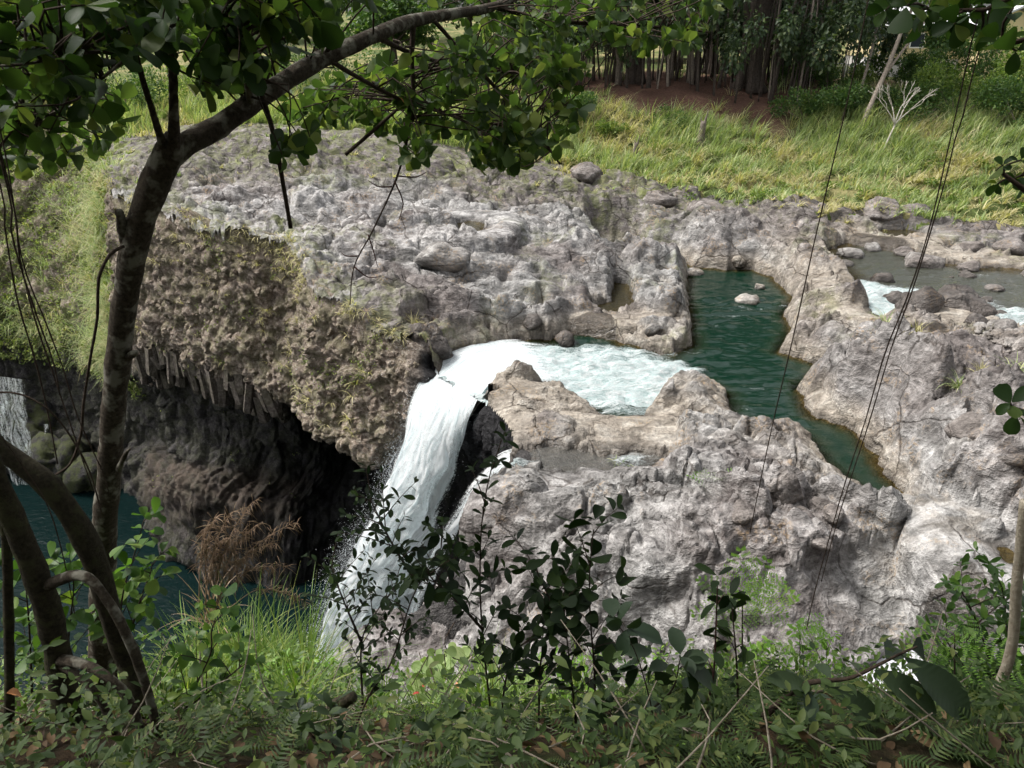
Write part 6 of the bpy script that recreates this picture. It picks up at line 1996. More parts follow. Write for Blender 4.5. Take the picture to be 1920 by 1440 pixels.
def build_corner_sprays():
    """leafy twig ends of neighbouring trees reaching in at the top right and right edges"""
    specs = [('round leaved spray hanging into the upper right corner', [(2010, -80, 2.6), (1880, 10, 2.7), (1760, 20, 2.8), (1680, 5, 2.9)], [(1660, 20), (1700, 10), (1740, 15), (1780, 25), (1820, 10), (1850, 30), (1790, 45), (1870, 0), (1840, 55), (1720, 40)], 5, .075, 2.75),
             ('drooping dark twig under the white sky at the upper right', [(2000, 30, 2.4), (1930, 60, 2.4), (1880, 85, 2.4)], [(1900, 15), (1880, 80), (1905, 95), (1860, 72)], 3, .07, 2.4),
             ('small leafy twig at the right edge above the river', [(1990, 330, 2.3), (1930, 320, 2.3), (1880, 325, 2.3)], [(1915, 300), (1900, 335), (1880, 310), (1870, 345), (1915, 350)], 4, .04, 2.3),
             ('leaf pair at the right edge over the headland rock', [(1990, 770, 2.1), (1930, 765, 2.1), (1900, 765, 2.1)], [(1895, 755), (1910, 780)], 4, .055, 2.1)]
    for k, (label, stem, ends, nl, size, Y) in enumerate(specs):
        r_ = np.random.default_rng(800 + k)
        base = D(*stem[0])
        root = empty('leafy_branch', base, label, 'branch')
        mb = MB(); mb.tube([np.array([1.9, -.5, max(2.2, 12.2 - base[2])]), np.array([.8, -.15, .7])] + [D(*s) - base for s in stem], [.02, .015] + [.012, .008, .006, .004][:len(stem)], 6, 26)
        sk = catmull(np.array([D(*s) for s in stem]), 30)
        lm = leaf_meshes(T_ROUND, M_CLUSIA_O)
        for (px, py) in ends:
            c = D(px, py, Y + r_.normal(0, .12))
            s0 = sk[np.argmin(np.linalg.norm(sk - c, axis=1))]
            mb.tube([s0 - base, (s0 + c) / 2 - base + r_.normal(0, .01, 3), c - base], [.005, .004, .003], 4, 5)
            a, b, e, s = rosette(c, c - s0 + (0, 0, .01), nl, size, r_)
            R = frames(np.array(b), np.array(e))
            for i in range(len(a)):
                leaf_object(lm[r_.integers(4)], a[i], R[i], s[i], root, base)
        link('twig', mb.mesh('twig'), M_TWIG, root)


build_corner_sprays()


def build_low_trunks():
    base = D(120, 1400, 2.1); base[2] = float(bank_z(base[0], base[1]))

    def thing(name, label, cat, pts, rpx, mat, n=70, seg=14, rough=.13, group=None):
        b = D(*pts[-1])
        root = empty(name, b, label, cat, group)
        p = [D(a, c, Y) - b for a, c, Y in pts]
        rr = [q * Y / ray(a_, b_)[1] / F for q, (a_, b_, Y) in zip(rpx, pts)]
        if cat == 'vine' and (pts[0][1] < 40 or (pts[0][0] < 15 and pts[0][1] < 400)):      # up into the added crown overhead
            p = [p[0] + (0, 0, 2.6), p[0] + (.02, 0, 1.2)] + p; rr = [rr[0], rr[0]] + rr
        if cat == 'tree':                                        # the stems come in from beyond the left edge
            p = [p[0] + (-.9, .1, 1.3), p[0] + (-.35, .03, .45)] + p; rr = [rr[0] * .9, rr[0]] + rr
        mb = MB(); mb.tube(p, rr, seg, n, rough)
        link('trunk' if cat == 'tree' else 'stem', mb.mesh(name), mat, root)
        return root, b

    def prop(root, b, pts, rpx):
        p = [D(a, c, Y) - b for a, c, Y in pts]
        rr = [q * Y / ray(a_, b_)[1] / F for q, (a_, b_, Y) in zip(rpx, pts)]
        mb = MB(); mb.tube(p, rr, 9, 40, .1)
        link('prop_root', mb.mesh('prop_root'), M_BARK, root)
    t2, b2 = thing('tree', 'dark curved trunk sprouting arched prop roots at the lower left edge', 'tree',
                   [(-60, 760, 2.0), (-25, 850, 2.0), (0, 920, 2.0), (25, 975, 2.0), (52, 1040, 2.0), (80, 1110, 2.0), (102, 1195, 2.0), (118, 1280, 2.0), (135, 1400, 1.95), (140, 1470, 1.9)], [19, 19, 20, 21, 22, 23, 23, 24, 26, 28], M_DKBARK)
    prop(t2, b2, [(88, 1098, 2.0), (120, 1084, 1.95), (158, 1080, 1.9), (190, 1110, 1.88), (225, 1165, 1.86), (256, 1235, 1.84), (286, 1330, 1.82), (300, 1400, 1.8)], [12, 11, 10, 9, 9, 9, 8, 8])
    prop(t2, b2, [(112, 1236, 1.98), (150, 1244, 1.92), (190, 1262, 1.88), (230, 1296, 1.86), (258, 1350, 1.84), (286, 1445, 1.8)], [11, 10, 9, 9, 8, 8])
    prop(t2, b2, [(114, 1246, 1.98), (148, 1268, 1.93), (178, 1298, 1.9), (205, 1348, 1.88), (232, 1440, 1.84)], [9, 8, 8, 7, 7])
    thing('tree', 'dark mossy trunk bending down from the left edge behind the prop roots', 'tree',
          [(-70, 770, 2.3), (-20, 825, 2.3), (30, 862, 2.3), (85, 905, 2.3), (130, 960, 2.3), (165, 1020, 2.3), (190, 1090, 2.3), (212, 1165, 2.3), (240, 1240, 2.3), (265, 1320, 2.25), (285, 1440, 2.2)], [19, 19, 20, 21, 22, 22, 21, 20, 21, 22, 23], M_DKBARK)
    thing('sapling', 'straight thin dark stem at the lower left corner', 'sapling', [(0, 960, 2.2), (12, 1010, 2.2), (16, 1150, 2.2), (18, 1300, 2.15), (14, 1440, 2.1)], [8, 9, 9, 9, 10], M_DKBARK, 30, 8)
    # hanging lianas at the left
    L = [('thick liana looping down in front of the leaning trunk', [(232, 462, 2.6), (208, 476, 2.55), (186, 520, 2.5), (182, 597, 2.5), (168, 680, 2.5), (156, 763, 2.5), (152, 813, 2.5), (133, 868, 2.5), (100, 893, 2.5), (80, 905, 2.5)], [4.5, 4, 3.8, 3.5, 3.4, 3.4, 3.4, 3.2, 3, 2.5]),
         ('thin hanging vine at the left edge, leftmost of the bundle', [(-12, 300, 2.3), (8, 420, 2.3), (32, 560, 2.3), (70, 690, 2.3), (95, 800, 2.3), (108, 870, 2.3)], [2, 2, 2, 2, 1.8, 1.5]),
         ('thin hanging vine, second of the bundle at the left edge', [(4, 310, 2.25), (22, 440, 2.25), (58, 560, 2.25), (100, 680, 2.25), (112, 740, 2.25)], [2.4, 2.2, 2, 1.8, 1.5]),
         ('thin hanging vine, third of the bundle at the left edge', [(10, 320, 2.35), (36, 480, 2.35), (66, 600, 2.35), (96, 690, 2.35), (130, 790, 2.35), (175, 920, 2.35)], [2.2, 2.2, 2, 1.8, 1.8, 1.5]),
         ('thin hanging vine, rightmost of the bundle at the left edge', [(-10, 200, 2.4), (40, 480, 2.4), (84, 600, 2.4), (118, 690, 2.4), (145, 780, 2.4), (190, 880, 2.4), (206, 930, 2.4)], [1.8, 1.8, 1.8, 1.6, 1.5, 1.4, 1.2]),
         ('arched dark vine over the small far left waterfall', [(-20, 735, 2.1), (40, 740, 2.1), (95, 772, 2.1), (140, 830, 2.1), (170, 890, 2.1), (190, 960, 2.1)], [2.6, 2.4, 2.4, 2.2, 2, 1.8]),
         ('long thin vine crossing the lower left corner', [(-10, 800, 2.0), (40, 870, 2.0), (90, 950, 2.0), (120, 1050, 2.0), (140, 1150, 2.0)], [1.6, 1.6, 1.5, 1.4, 1.2]),
         ('straight hanging vine reaching the rock shelf, left of the pair', [(1640, -60, 3.0), (1604, 120, 3.0), (1575, 250, 3.0), (1530, 440, 3.0), (1490, 620, 3.0), (1450, 790, 3.0), (1420, 930, 3.0), (1406, 1000, 3.0)], [1.6] * 5 + [1.3, 1.2, 1]),
         ('left vine of the close hanging pair at the right', [(1842, 0, 2.8), (1815, 110, 2.8), (1782, 260, 2.8), (1742, 430, 2.8), (1700, 560, 2.8), (1660, 660, 2.8), (1622, 790, 2.8), (1580, 920, 2.8), (1530, 1100, 2.8), (1512, 1180, 2.8)], [1.7] * 6 + [1.5, 1.4, 1.2, 1]),
         ('right vine of the close hanging pair at the right, with a kink', [(1856, 20, 2.85), (1826, 130, 2.85), (1800, 240, 2.85), (1788, 268, 2.85), (1782, 300, 2.85), (1755, 400, 2.85), (1712, 540, 2.85), (1672, 650, 2.85), (1630, 790, 2.85), (1572, 970, 2.85), (1540, 1090, 2.85)], [1.7] * 7 + [1.5, 1.4, 1.2, 1])]
    for label, pts, rpx in L:
        thing('hanging_vine', label, 'vine', pts, [q * .75 for q in rpx], M_TWIG, 60, 6, .25)
    # straight stick caught in the branch
    thing('stick', 'straight dead stick hanging from the branch over the plateau', 'stick', [(468, 110, 2.9), (492, 180, 2.9), (515, 260, 2.9), (530, 340, 2.9), (545, 428, 2.9)], [5, 5, 4.6, 4.2, 4], M_TWIG, 20, 8, .08)
    thing('stick', 'short dark stick pointing down left under the hanging leaves', 'stick', [(745, 205, 3.7), (700, 245, 3.7), (648, 290, 3.7)], [3, 3.5, 3.5], M_TWIG, 14, 7, .1)


build_low_trunks()


# ------------------------------------------------------------------ saplings and herbs of the near bank
def sapling(name, label, cat, stems, leaf_t, mat, size, per_m, r_seed, bark=M_TWIG, twigs=5, twig_len=.16, start=.3, droop=.0, group=None, r0=.006, spread=1.0, top=3):
    """upright stems with alternate side twigs; each leaf is its own piece"""
    r_ = np.random.default_rng(r_seed)
    base = D(*stems[0][0])
    root = empty(name, base, label, cat, group)
    lm = leaf_meshes(leaf_t, mat)
    cnt = 0
    for pts in stems:
        w = catmull(np.array([D(*p) for p in pts]), 60)
        L = np.linalg.norm(np.diff(w, axis=0), axis=1).sum()
        mb = MB(); mb.tube(w[::3] - base, np.linspace(r0, r0 * .35, 20), 6, None)
        tips = [(w[-1], nrm(w[-1] - w[-6]), 0.1)]
        lines = [(w[int(59 * max(start, .35)):], .55)]
        for k in range(twigs):
            t = start + (1 - start) * (k + r_.random()) / twigs
            i = min(int(t * 59), 57)
            tang = nrm(w[i + 1] - w[i])
            a = 2.4 * k + r_.normal(0, .4)
            out = np.array([math.cos(a), math.sin(a) * .8, r_.uniform(.25, .8)])
            d = nrm(out + tang * .5)
            ll = twig_len * r_.uniform(.6, 1.4) * (1.15 - .5 * t)
            q = catmull(np.array([w[i], w[i] + d * ll * .5 + (0, 0, .01), w[i] + d * ll + (0, 0, -droop * ll)]), 14)
            mb.tube(q - base, np.linspace(r0 * .45, r0 * .2, 14), 4, None)
            lines.append((q[3:], 1.0)); tips.append((q[-1], nrm(q[-1] - q[-3]), 0))
        link('stem', mb.mesh('stem'), bark, root)
        for q, fac in lines:
            ql = np.linalg.norm(np.diff(q, axis=0), axis=1).sum()
            n = max(1, int(ql * per_m * fac))
            for j in range(n):
                i = min(int((j + r_.uniform(.1, .9)) / n * (len(q) - 1)), len(q) - 2)
                tang = nrm(q[i + 1] - q[i])
                sd = nrm(np.cross(tang, (0, 0, 1)) + r_.normal(0, .35, 3)) * (1 if j % 2 else -1)
                d = nrm(sd * spread + tang * .6 + (0, 0, r_.uniform(-.45, .2) - droop))
                nn = nrm(np.array([0, 0, 1.0]) + r_.normal(0, .4, 3))
                leaf_object(lm[r_.integers(len(lm))], q[i], frames(d[None], nn[None])[0], size * r_.uniform(.65, 1.25), root, base); cnt += 1
        for c, ax, _ in tips:
            a, b, e, s = rosette(c, ax, top, size * .85, r_, .8)
            for i in range(len(a)):
                leaf_object(lm[r_.integers(len(lm))], a[i], frames(b[i][None], e[i][None])[0], s[i], root, base); cnt += 1
    return root


M_LITLEAF = leaf_mat('sunlit_round_leaf', (0.035, 0.08, 0.018), (0.085, 0.16, 0.035), (0.19, 0.26, 0.06), 0.45, 0.45, 0.25, False)  # lighter round leaf: light through sunlit blades put into the colour
M_GLOSSY = leaf_mat('glossy_shrub_leaf', (0.03, 0.07, 0.015), (0.07, 0.14, 0.03), (0.15, 0.24, 0.05), 0.4, 0.4, 0.35, False)


def build_saplings():
    Y = 2.3
    S = lambda *p: [(a, b, Y) for a, b in p]
    sapling('sapling', 'tall slim dark sapling rising in front of the falls lip', 'sapling', [S((930, 1410), (915, 1290), (904, 1180), (900, 1090), (903, 985), (915, 905), (930, 855), (948, 826))], T_ELL, M_SAPL, .055, 42, 1, twigs=12, twig_len=.16, start=.22)
    Y = 2.35
    sapling('sapling', 'branching dark sapling left of the tall slim one, against the white water', 'sapling', [S((640, 1430), (690, 1308), (733, 1243), (766, 1140), (784, 1098), (826, 1030), (830, 978)), S((784, 1098), (760, 1060), (730, 1010), (706, 960), (690, 930))], T_ELL, M_SAPL, .042, 56, 2, twigs=13, twig_len=.2, start=.3)
    Y = 2.5
    sapling('sapling', 'low thin sapling at the left edge of the falling water', 'sapling', [S((680, 1320), (678, 1205), (706, 1147), (738, 1103), (745, 1080)), S((678, 1205), (650, 1140), (630, 1090), (620, 1060))], T_ELL, M_SAPL, .042, 52, 3, twigs=12, twig_len=.2, start=.25)
    Y = 2.2
    sapling('sapling', 'broad leaved dark sapling in the middle with spreading stems', 'sapling', [S((932, 1400), (946, 1290), (962, 1227), (1000, 1192), (1040, 1147), (1052, 1090)), S((905, 1180), (850, 1120), (810, 1085), (800, 1060))], T_ELL, M_SAPL, .075, 34, 4, twigs=12, twig_len=.22, start=.3)
    sapling('sapling', 'slim sapling with mid sized leaves just right of the middle', 'sapling', [S((1010, 1400), (1011, 1300), (1014, 1240), (1032, 1140), (1010, 1080), (1003, 1040))], T_ELL, M_SAPL, .07, 32, 5, twigs=11, twig_len=.2, start=.3)
    Y = 2.1
    sapling('sapling', 'large round leaved dark sapling over the pale rock, right of the middle', 'sapling', [S((1120, 1420), (1114, 1250), (1108, 1177), (1105, 1100), (1108, 1040), (1115, 975)), S((1085, 1400), (1070, 1260), (1060, 1170), (1055, 1100))], T_ROUND, M_SAPL, .075, 24, 6, twigs=9, twig_len=.18, start=.32)
    Y = 2.0
    sapling('sapling', 'red stemmed sapling with drooping leaves in front of the rock shelf', 'sapling', [S((1302, 1440), (1322, 1340), (1338, 1262), (1342, 1180), (1345, 1104), (1346, 1080))], T_ELL, M_SAPL, .085, 16, 7, M_REDTWIG, 4, .1, .3, .35)
    Y = 2.1
    sapling('sapling', 'thin sapling with long drooping leaves beside the red stemmed one', 'sapling', [S((1385, 1380), (1382, 1260), (1376, 1180), (1370, 1120))], T_ELL, M_SAPL, .09, 16, 8, M_TWIG, 4, .1, .3, .35)
    Y = 2.2
    sapling('sapling', 'round leaved sapling in the lower left, right of the prop roots', 'sapling', [S((320, 1400), (346, 1330), (372, 1275), (396, 1222), (398, 1175), (430, 1140)), S((346, 1330), (400, 1290), (450, 1250), (458, 1225))], T_ROUND, M_LITLEAF, .06, 22, 9, M_TWIG, 8, .16, .2)
    Y = 2.6
    sapling('sapling', 'round leaved seedling rising between trunk and brown reed', 'sapling', [S((215, 1300), (228, 1130), (246, 1060), (262, 1005), (272, 965)), S((240, 1200), (265, 1120), (282, 1075), (286, 1050))], T_ROUND, M_LITLEAF, .07, 24, 10, M_TWIG, 9, .18, .1)
    sapling('sapling', 'cluster of round leaves behind the lower left trunks', 'sapling', [S((120, 1320), (130, 1180), (138, 1100), (130, 1040)), S((60, 1300), (55, 1180), (48, 1100), (40, 1050))], T_ROUND, M_LITLEAF, .08, 24, 11, M_TWIG, 11, .22, .05)
    Y = 1.75
    sapling('sapling', 'coarse veined leafy plant at the lower middle, near the viewer', 'plant', [S((1240, 1460), (1222, 1330), (1190, 1220), (1150, 1160)), S((1222, 1330), (1262, 1290), (1276, 1230)), S((1180, 1450), (1160, 1360), (1130, 1320))], T_BROAD, M_COARSE, .10, 13, 12, M_TWIG, 3, .12, .3, .2, r0=.004)
    sapling('sapling', 'coarse veined leaves in the dark at the bottom, left of the fern', 'plant', [S((1400, 1460), (1405, 1390), (1450, 1340), (1490, 1300)), S((1300, 1460), (1350, 1400), (1420, 1375))], T_BROAD, M_COARSE, .095, 13, 13, M_TWIG, 3, .1, .3, .2, r0=.004)
    Y = 1.9
    sapling('sapling', 'dark leaved seedling in the bottom left corner of the undergrowth', 'plant', [S((610, 1460), (600, 1400), (570, 1360), (560, 1330)), S((640, 1450), (620, 1380), (622, 1340))], T_ELL, M_COARSE, .08, 18, 14, M_TWIG, 4, .12, .2, .1, r0=.004)
    sapling('sapling', 'dark broad seedling at the bottom edge under the vine patch', 'plant', [S((760, 1470), (790, 1400), (820, 1370)), S((900, 1470), (880, 1420), (860, 1390))], T_ELL, M_COARSE, .09, 16, 15, M_TWIG, 4, .12, .2, .1, r0=.004)
    # shrub at the right edge
    Y = 3.0
    sapling('shrub', 'glossy green leafy shrub at the right edge by the pale post', 'shrub', [S((1880, 1330), (1850, 1220), (1820, 1140), (1790, 1090)), S((1900, 1330), (1890, 1200), (1880, 1110), (1860, 1060)), S((1860, 1330), (1815, 1260), (1780, 1210), (1765, 1180)), S((1930, 1340), (1935, 1230), (1925, 1140)), S((1850, 1340), (1800, 1300), (1790, 1260))], T_ELL, M_GLOSSY, .065, 48, 16, M_TWIG, 13, .26, .05, r0=.007)
    Y = 3.6
    sapling('shrub', 'light green herb patch under the rock shelf, left of the puddle', 'herb', [S((1510, 1290), (1505, 1220), (1498, 1180)), S((1540, 1300), (1550, 1230), (1545, 1195)), S((1470, 1300), (1460, 1240), (1452, 1205)), S((1430, 1300), (1425, 1240), (1415, 1215))], T_ELL, M_BRIGHT, .065, 30, 17, M_TWIG, 5, .13, .1, r0=.004)
    # leafy clumps along the brink
    for k, (px, py, Yq, hh, mat, size, lab) in enumerate([(300, 1290, 3.6, 110, M_LITLEAF, .07, 'sunlit leafy clump at the foot of the brown reed'), (560, 1330, 3.8, 90, M_BRIGHT, .055, 'yellow green herb clump at the right end of the long grass'), (690, 1330, 3.9, 80, M_LITLEAF, .06, 'leafy clump under the falling water'),
                                                         (1060, 1320, 3.8, 90, M_BRIGHT, .055, 'yellow green herb clump right of the vine patch'), (1180, 1320, 3.9, 90, M_LITLEAF, .06, 'leafy clump below the grey rock, right of the middle'), (1290, 1310, 3.9, 80, M_BRIGHT, .05, 'small bright herb clump left of the feathery plant'), (1640, 1330, 3.4, 70, M_LITLEAF, .055, 'leafy clump left of the puddle behind the ribbed leaves')]):
        Y = Yq
        sapling('herb', lab, 'herb', [S((px + dx * .3, py + 40), (px + dx, py - hh * .4), (px + dx * 1.7, py - hh)) for dx in (-30, 2, 32)], T_ELL, mat, size, 30, 60 + k, M_TWIG, 5, .15, .1, r0=.004)
    # ribbed great leaves on a bare bough
    Yb = 1.62
    b = D(1440, 1330, Yb)
    root = empty('big_leaf_branch', b, 'low bough with long ribbed dark leaves above the puddle', 'branch')
    mb = MB(); mb.tube([D(*p) - b for p in [(1430, 1345, Yb), (1505, 1285, Yb), (1590, 1272, Yb), (1640, 1250, Yb), (1690, 1225, Yb), (1720, 1212, Yb)]], [.011, .009, .006, .005, .004, .003], 7, 30, .1)
    link('stem', mb.mesh('stem'), M_TWIG, root)
    lm = leaf_meshes(T_RIB, M_COARSE)
    for (p0, p1, y1) in [((1548, 1285), (1665, 1350), 1.55), ((1632, 1252), (1772, 1332), 1.52), ((1688, 1226), (1835, 1345), 1.5), ((1706, 1216), (1770, 1250), 1.75), ((1610, 1258), (1590, 1225), 1.72), ((1560, 1275), (1530, 1232), 1.72), ((1520, 1290), (1452, 1268), 1.6), ((1512, 1290), (1530, 1345), 1.5), ((1660, 1240), (1690, 1200), 1.75)]:
        a, c = D(*p0, Yb), D(*p1, y1)
        d = c - a
        nn = nrm(np.array([.05, -.55, 1.0]) + rng.normal(0, .12, 3))
        leaf_object(lm[rng.integers(2)], a, frames(d[None], nn[None])[0], np.linalg.norm(d) * .96, root, b)
    # pale vine patch
    r_ = np.random.default_rng(44)
    b = D(860, 1300, 4.4)
    root = empty('vine_patch', b, 'patch of pale green heart shaped vine leaves on the brink', 'vine')
    lm = leaf_meshes(T_CORD, M_PALEVINE)
    mb = MB()
    for (px, py) in in_poly(190, [(750, 1290), (790, 1230), (840, 1205), (900, 1200), (950, 1245), (1010, 1255), (1040, 1320), (960, 1340), (860, 1330), (800, 1320)], r_):
        c = D(px, py, 4.4 + r_.normal(0, .18))
        d = nrm(r_.normal(0, 1, 3) * (1, .6, .5) + (0, -.5, -.4)); nn = nrm(np.array([0, -.5, .9]) + r_.normal(0, .35, 3))
        leaf_object(lm[r_.integers(2)], c, frames(d[None], nn[None])[0], .09 * r_.uniform(.7, 1.25), root, b)
        if r_.random() < .25:
            e = c + r_.normal(0, .2, 3) + (0, 0, -.25); mb.tube([c - b, (c + e) / 2 - b + r_.normal(0, .03, 3), e - b], [.004, .004, .004], 4, 6)
    link('stem', mb.mesh('stem'), M_TWIG, root, kind='stuff')


build_saplings()


def feather_frond(n=8, m=7, L=1.0):
    """a twice-divided leaf: pinnae of tiny leaflets"""
    v, f = [], []

    def tri(a, b, c):
        k = len(v); v.extend([a, b, c]); f.append([k, k + 1, k + 2])
    for i in range(n):
        t = (i + 1) / n
        x = t * L; pl = .36 * L * math.sin(math.pi * (.18 + .75 * t)); z0 = -.22 * t * t
        tri((x - L / n, .004, z0 + .01), (x - L / n, -.004, z0 + .01), (x, 0, z0))
        for s in (-1, 1):
            for j in range(m):
                u = (j + 1) / m
                px, py, pz = x + .35 * pl * u, s * pl * u, z0 - .12 * pl * u * u
                for e in (-1, 1):
                    q = .062 * L
                    tri((px - .014, py - s * .01, pz), (px + .016, py + s * .012, pz), (px + e * q * .9, py + s * q * .5, pz + .004))
    return np.array(v, float), np.array(f)


def fern_frond(n=13, L=1.0):
    v, f = [], []
    for i in range(n):
        t = (i + .3) / n; x = t * L; w = .26 * L * math.sin(math.pi * (.22 + .74 * t)) ; z = .22 * t - .5 * t * t
        for s in (-1, 1):
            k = len(v)
            v += [(x - .022, 0, z), (x + .03, 0, z), (x + .10 * L * (1 - .5 * t), s * w, z - .05), (x + .035 * L, s * w * .6, z - .012)]
            f += [[k, k + 1, k + 3], [k + 1, k + 2, k + 3]]
    k = len(v)
    v += [(0, -.006, 0), (0, .006, 0), (L * .5, 0, -.015 + .0), (L, 0, -.28)]
    f += [[k, k + 1, k + 2], [k + 1, k + 3, k + 2]]
    return np.array(v, float), np.array(f)


def build_ferny():
    r_ = np.random.default_rng(91)
    me = mesh_np('frond', *feather_frond()); me.materials.append(M_BRIGHT)
    for k, (px, py, Y, n, L, label) in enumerate([(1392, 1110, 3.4, 12, .30, 'bright feathery leaved plant in front of the grey rock shelf'), (1500, 1190, 3.5, 9, .26, 'smaller feathery plant right of the bright feathery one'), (1345, 895, 13.6, 8, .75, 'small green feathery seedling on the rock shelf'), (1790, 1190, 2.8, 6, .28, 'feathery fronds beside the shrub at the right')]):
        b = D(px, py + 120 * 3.4 / Y, Y)
        root = empty('feathery_plant', b, label, 'plant')
        mb = MB()
        c = D(px, py, Y)
        mb.tube([np.zeros(3), (c - b) * .5, c - b], [.006 * L / .3, .005 * L / .3, .003], 5, 8); link('stem', mb.mesh('stem'), M_TWIG, root)
        for j in range(n):
            a = 2.4 * j + r_.normal(0, .3)
            d = nrm(np.array([math.cos(a), math.sin(a) * .7, r_.uniform(.0, .9)]))
            p = b + (c - b) * r_.uniform(.55, 1.0)
            leaf_object(me, p, frames(d[None], np.array([[0, -.25, 1.0]]) + r_.normal(0, .2, (1, 3)))[0], L * r_.uniform(.7, 1.2), root, b, 'frond')
    # fern carpet at the lower right, thinner to the left
    T = fern_frond()
    n = 900
    px = np.concatenate([r_.uniform(1180, 1960, 620), r_.uniform(100, 1200, 280)]); Yd = r_.uniform(1.3, 4.2, n)
    x = np.array([D(a, 1300, y)[0] for a, y in zip(px, Yd)])
    z = bank_z(x, Yd)
    az = r_.uniform(0, 6.28, n)
    d = np.stack([np.cos(az), np.sin(az) * .8, r_.uniform(.15, .9, n)], 1)
    v, f = scatter(T, np.stack([x, Yd, z + .02], 1), frames(d, np.array([0, -.1, 1.0]) + r_.normal(0, .25, (n, 3))), r_.uniform(.09, .2, n))
    link('fern_carpet', mesh_np('fern_carpet', v, f), M_FERN, kind='stuff', category='ferns', label='low ferns carpeting the shaded near bank at the lower right')
    # herbs
    n = 19000
    Yd = 1.1 + 4.5 * r_.random(n) ** .95; x = r_.uniform(-.80, .86, n) * (Yd + 1.2)
    pat = perlin2(x * .9, Yd * .9); keep = r_.random(n) < smooth(-.45, .35, pat) * lerp(.35, 1, smooth(1.8, 3.2, Yd))
    x, Yd = x[keep], Yd[keep]
    z = bank_z(x, Yd) + r_.random(len(x)) ** 1.6 * lerp(.14, .55, smooth(2, 4.6, Yd)) + .02
    d = rand_dirs(len(x), .1, r_)
    v, f = scatter(T_HERB, np.stack([x, Yd, z], 1), frames(d, np.array([0, -.1, 1.0]) + r_.normal(0, .4, (len(x), 3))), lerp(.3, 1.0, smooth(1.4, 3.6, Yd)) * r_.uniform(.025, .075, len(x)))
    # seedlings and weeds close by
    n = 1000
    Yc = 1.0 + 2.4 * r_.random(n) ** 1.3; xc = r_.uniform(-.78, .86, n) * (Yc + 1.2)
    pk = r_.random(n) < smooth(-.35, .35, perlin2(xc * 2.2 + 5, Yc * 2.2)); xc, Yc = xc[pk], Yc[pk]; n = len(xc)
    hc = r_.uniform(.05, .34, n) * (.5 + smooth(-.3, .5, perlin2(xc * 1.1, Yc * 1.1 + 8)))
    k = np.repeat(np.arange(n), 14); t = r_.random(len(k))
    pos = np.stack([xc[k] + r_.normal(0, .035, len(k)), Yc[k] + r_.normal(0, .035, len(k)), bank_z(xc, Yc)[k] + hc[k] * (.15 + .85 * t)], 1)
    d = rand_dirs(len(k), 0, r_) * (1, 1, .35)
    v2, f2 = scatter(T_HERB, pos, frames(d, np.array([0, 0, 1.0]) + r_.normal(0, .35, (len(k), 3))), r_.uniform(.018, .05, len(k)))
    link('seedlings', mesh_np('seedlings', v2, f2), M_FERN, kind='stuff', category='seedlings', label='dark small leaved seedlings in the shade along the bottom edge')
    link('undergrowth', mesh_np('undergrowth', v, f), M_HERB, kind='stuff', category='undergrowth', label='small leaved green undergrowth over the near bank')


build_ferny()


def build_bank_grass():
    r_ = np.random.default_rng(93)
    n = 210
    px = np.concatenate([r_.normal(455, 62, 120), r_.uniform(250, 1150, 60), r_.uniform(1150, 1900, 30)])
    Yd = np.concatenate([r_.uniform(4.3, 5.7, 120), r_.uniform(3.2, 5.6, 60), r_.uniform(4.0, 5.6, 30)])
    x = np.array([D(a, 1200, y)[0] for a, y in zip(px, Yd)])
    z = bank_z(x, Yd)
    h = np.concatenate([r_.uniform(.5, .95, 120), r_.uniform(.25, .55, 60), r_.uniform(.2, .4, 30)])
    v, f = grass_mesh(x, Yd, z, h, 34, .012, r_, (.05, .7), 5, .14)
    link('grass', mesh_np('grass', v, f), M_BGRASS, kind='stuff', category='grass', label='bright sunlit long grass at the lower left brink')
    # brown plumed reed
    b = D(395, 1120, 5.0); b[2] -= .25
    root = empty('reed', b, 'dry brown plumed reed clump leaning over the dark cave', 'reed')
    for k, (tx, ty, bx) in enumerate([(470, 945, 395), (430, 965, 390), (540, 985, 400), (400, 975, 385), (505, 1020, 400), (450, 1000, 395), (385, 990, 380), (520, 1060, 410), (480, 985, 400), (420, 1010, 388), (555, 1120, 430)]):
        p0 = D(bx + r_.normal(0, 6), 1140, 5.0) - b; p1 = D((bx + tx) / 2 - 6, (1120 + ty) / 2 - 15, 5.0) - b; p2 = D(tx, ty, 5.0 + r_.normal(0, .15)) - b
        w = catmull(np.array([p0, p1, p2, p2 + (p2 - p1) * .2 + (0.03, 0, -.05)]), 40)
        mb = MB(); mb.tube(w[::2], np.linspace(.005, .0018, 20), 4, None)
        for i in range(16, 39):
            for s in range(4):
                q = w[i]; d = nrm(w[min(i + 1, 39)] - w[i - 1] + r_.normal(0, .55, 3) + (0.1, 0, -.15))
                L = .10 * r_.uniform(.6, 1.3)
                mb.tube([q, q + d * L * .5 + (0, 0, -.004), q + d * L + (0, 0, -.03)], [.0022, .0028, .001], 3, None)
        link('plume', mb.mesh('plume'), M_REED, root)
    az = r_.uniform(0, 6.28, 26)
    v, f = blades(np.stack([r_.normal(0, .05, 26), r_.normal(0, .05, 26), np.zeros(26)], 1), az, r_.uniform(.3, .7, 26), r_.uniform(.2, .9, 26), np.full(26, .014), 5)
    link('blades', mesh_np('blades', v, f), M_REED, root)


build_bank_grass()


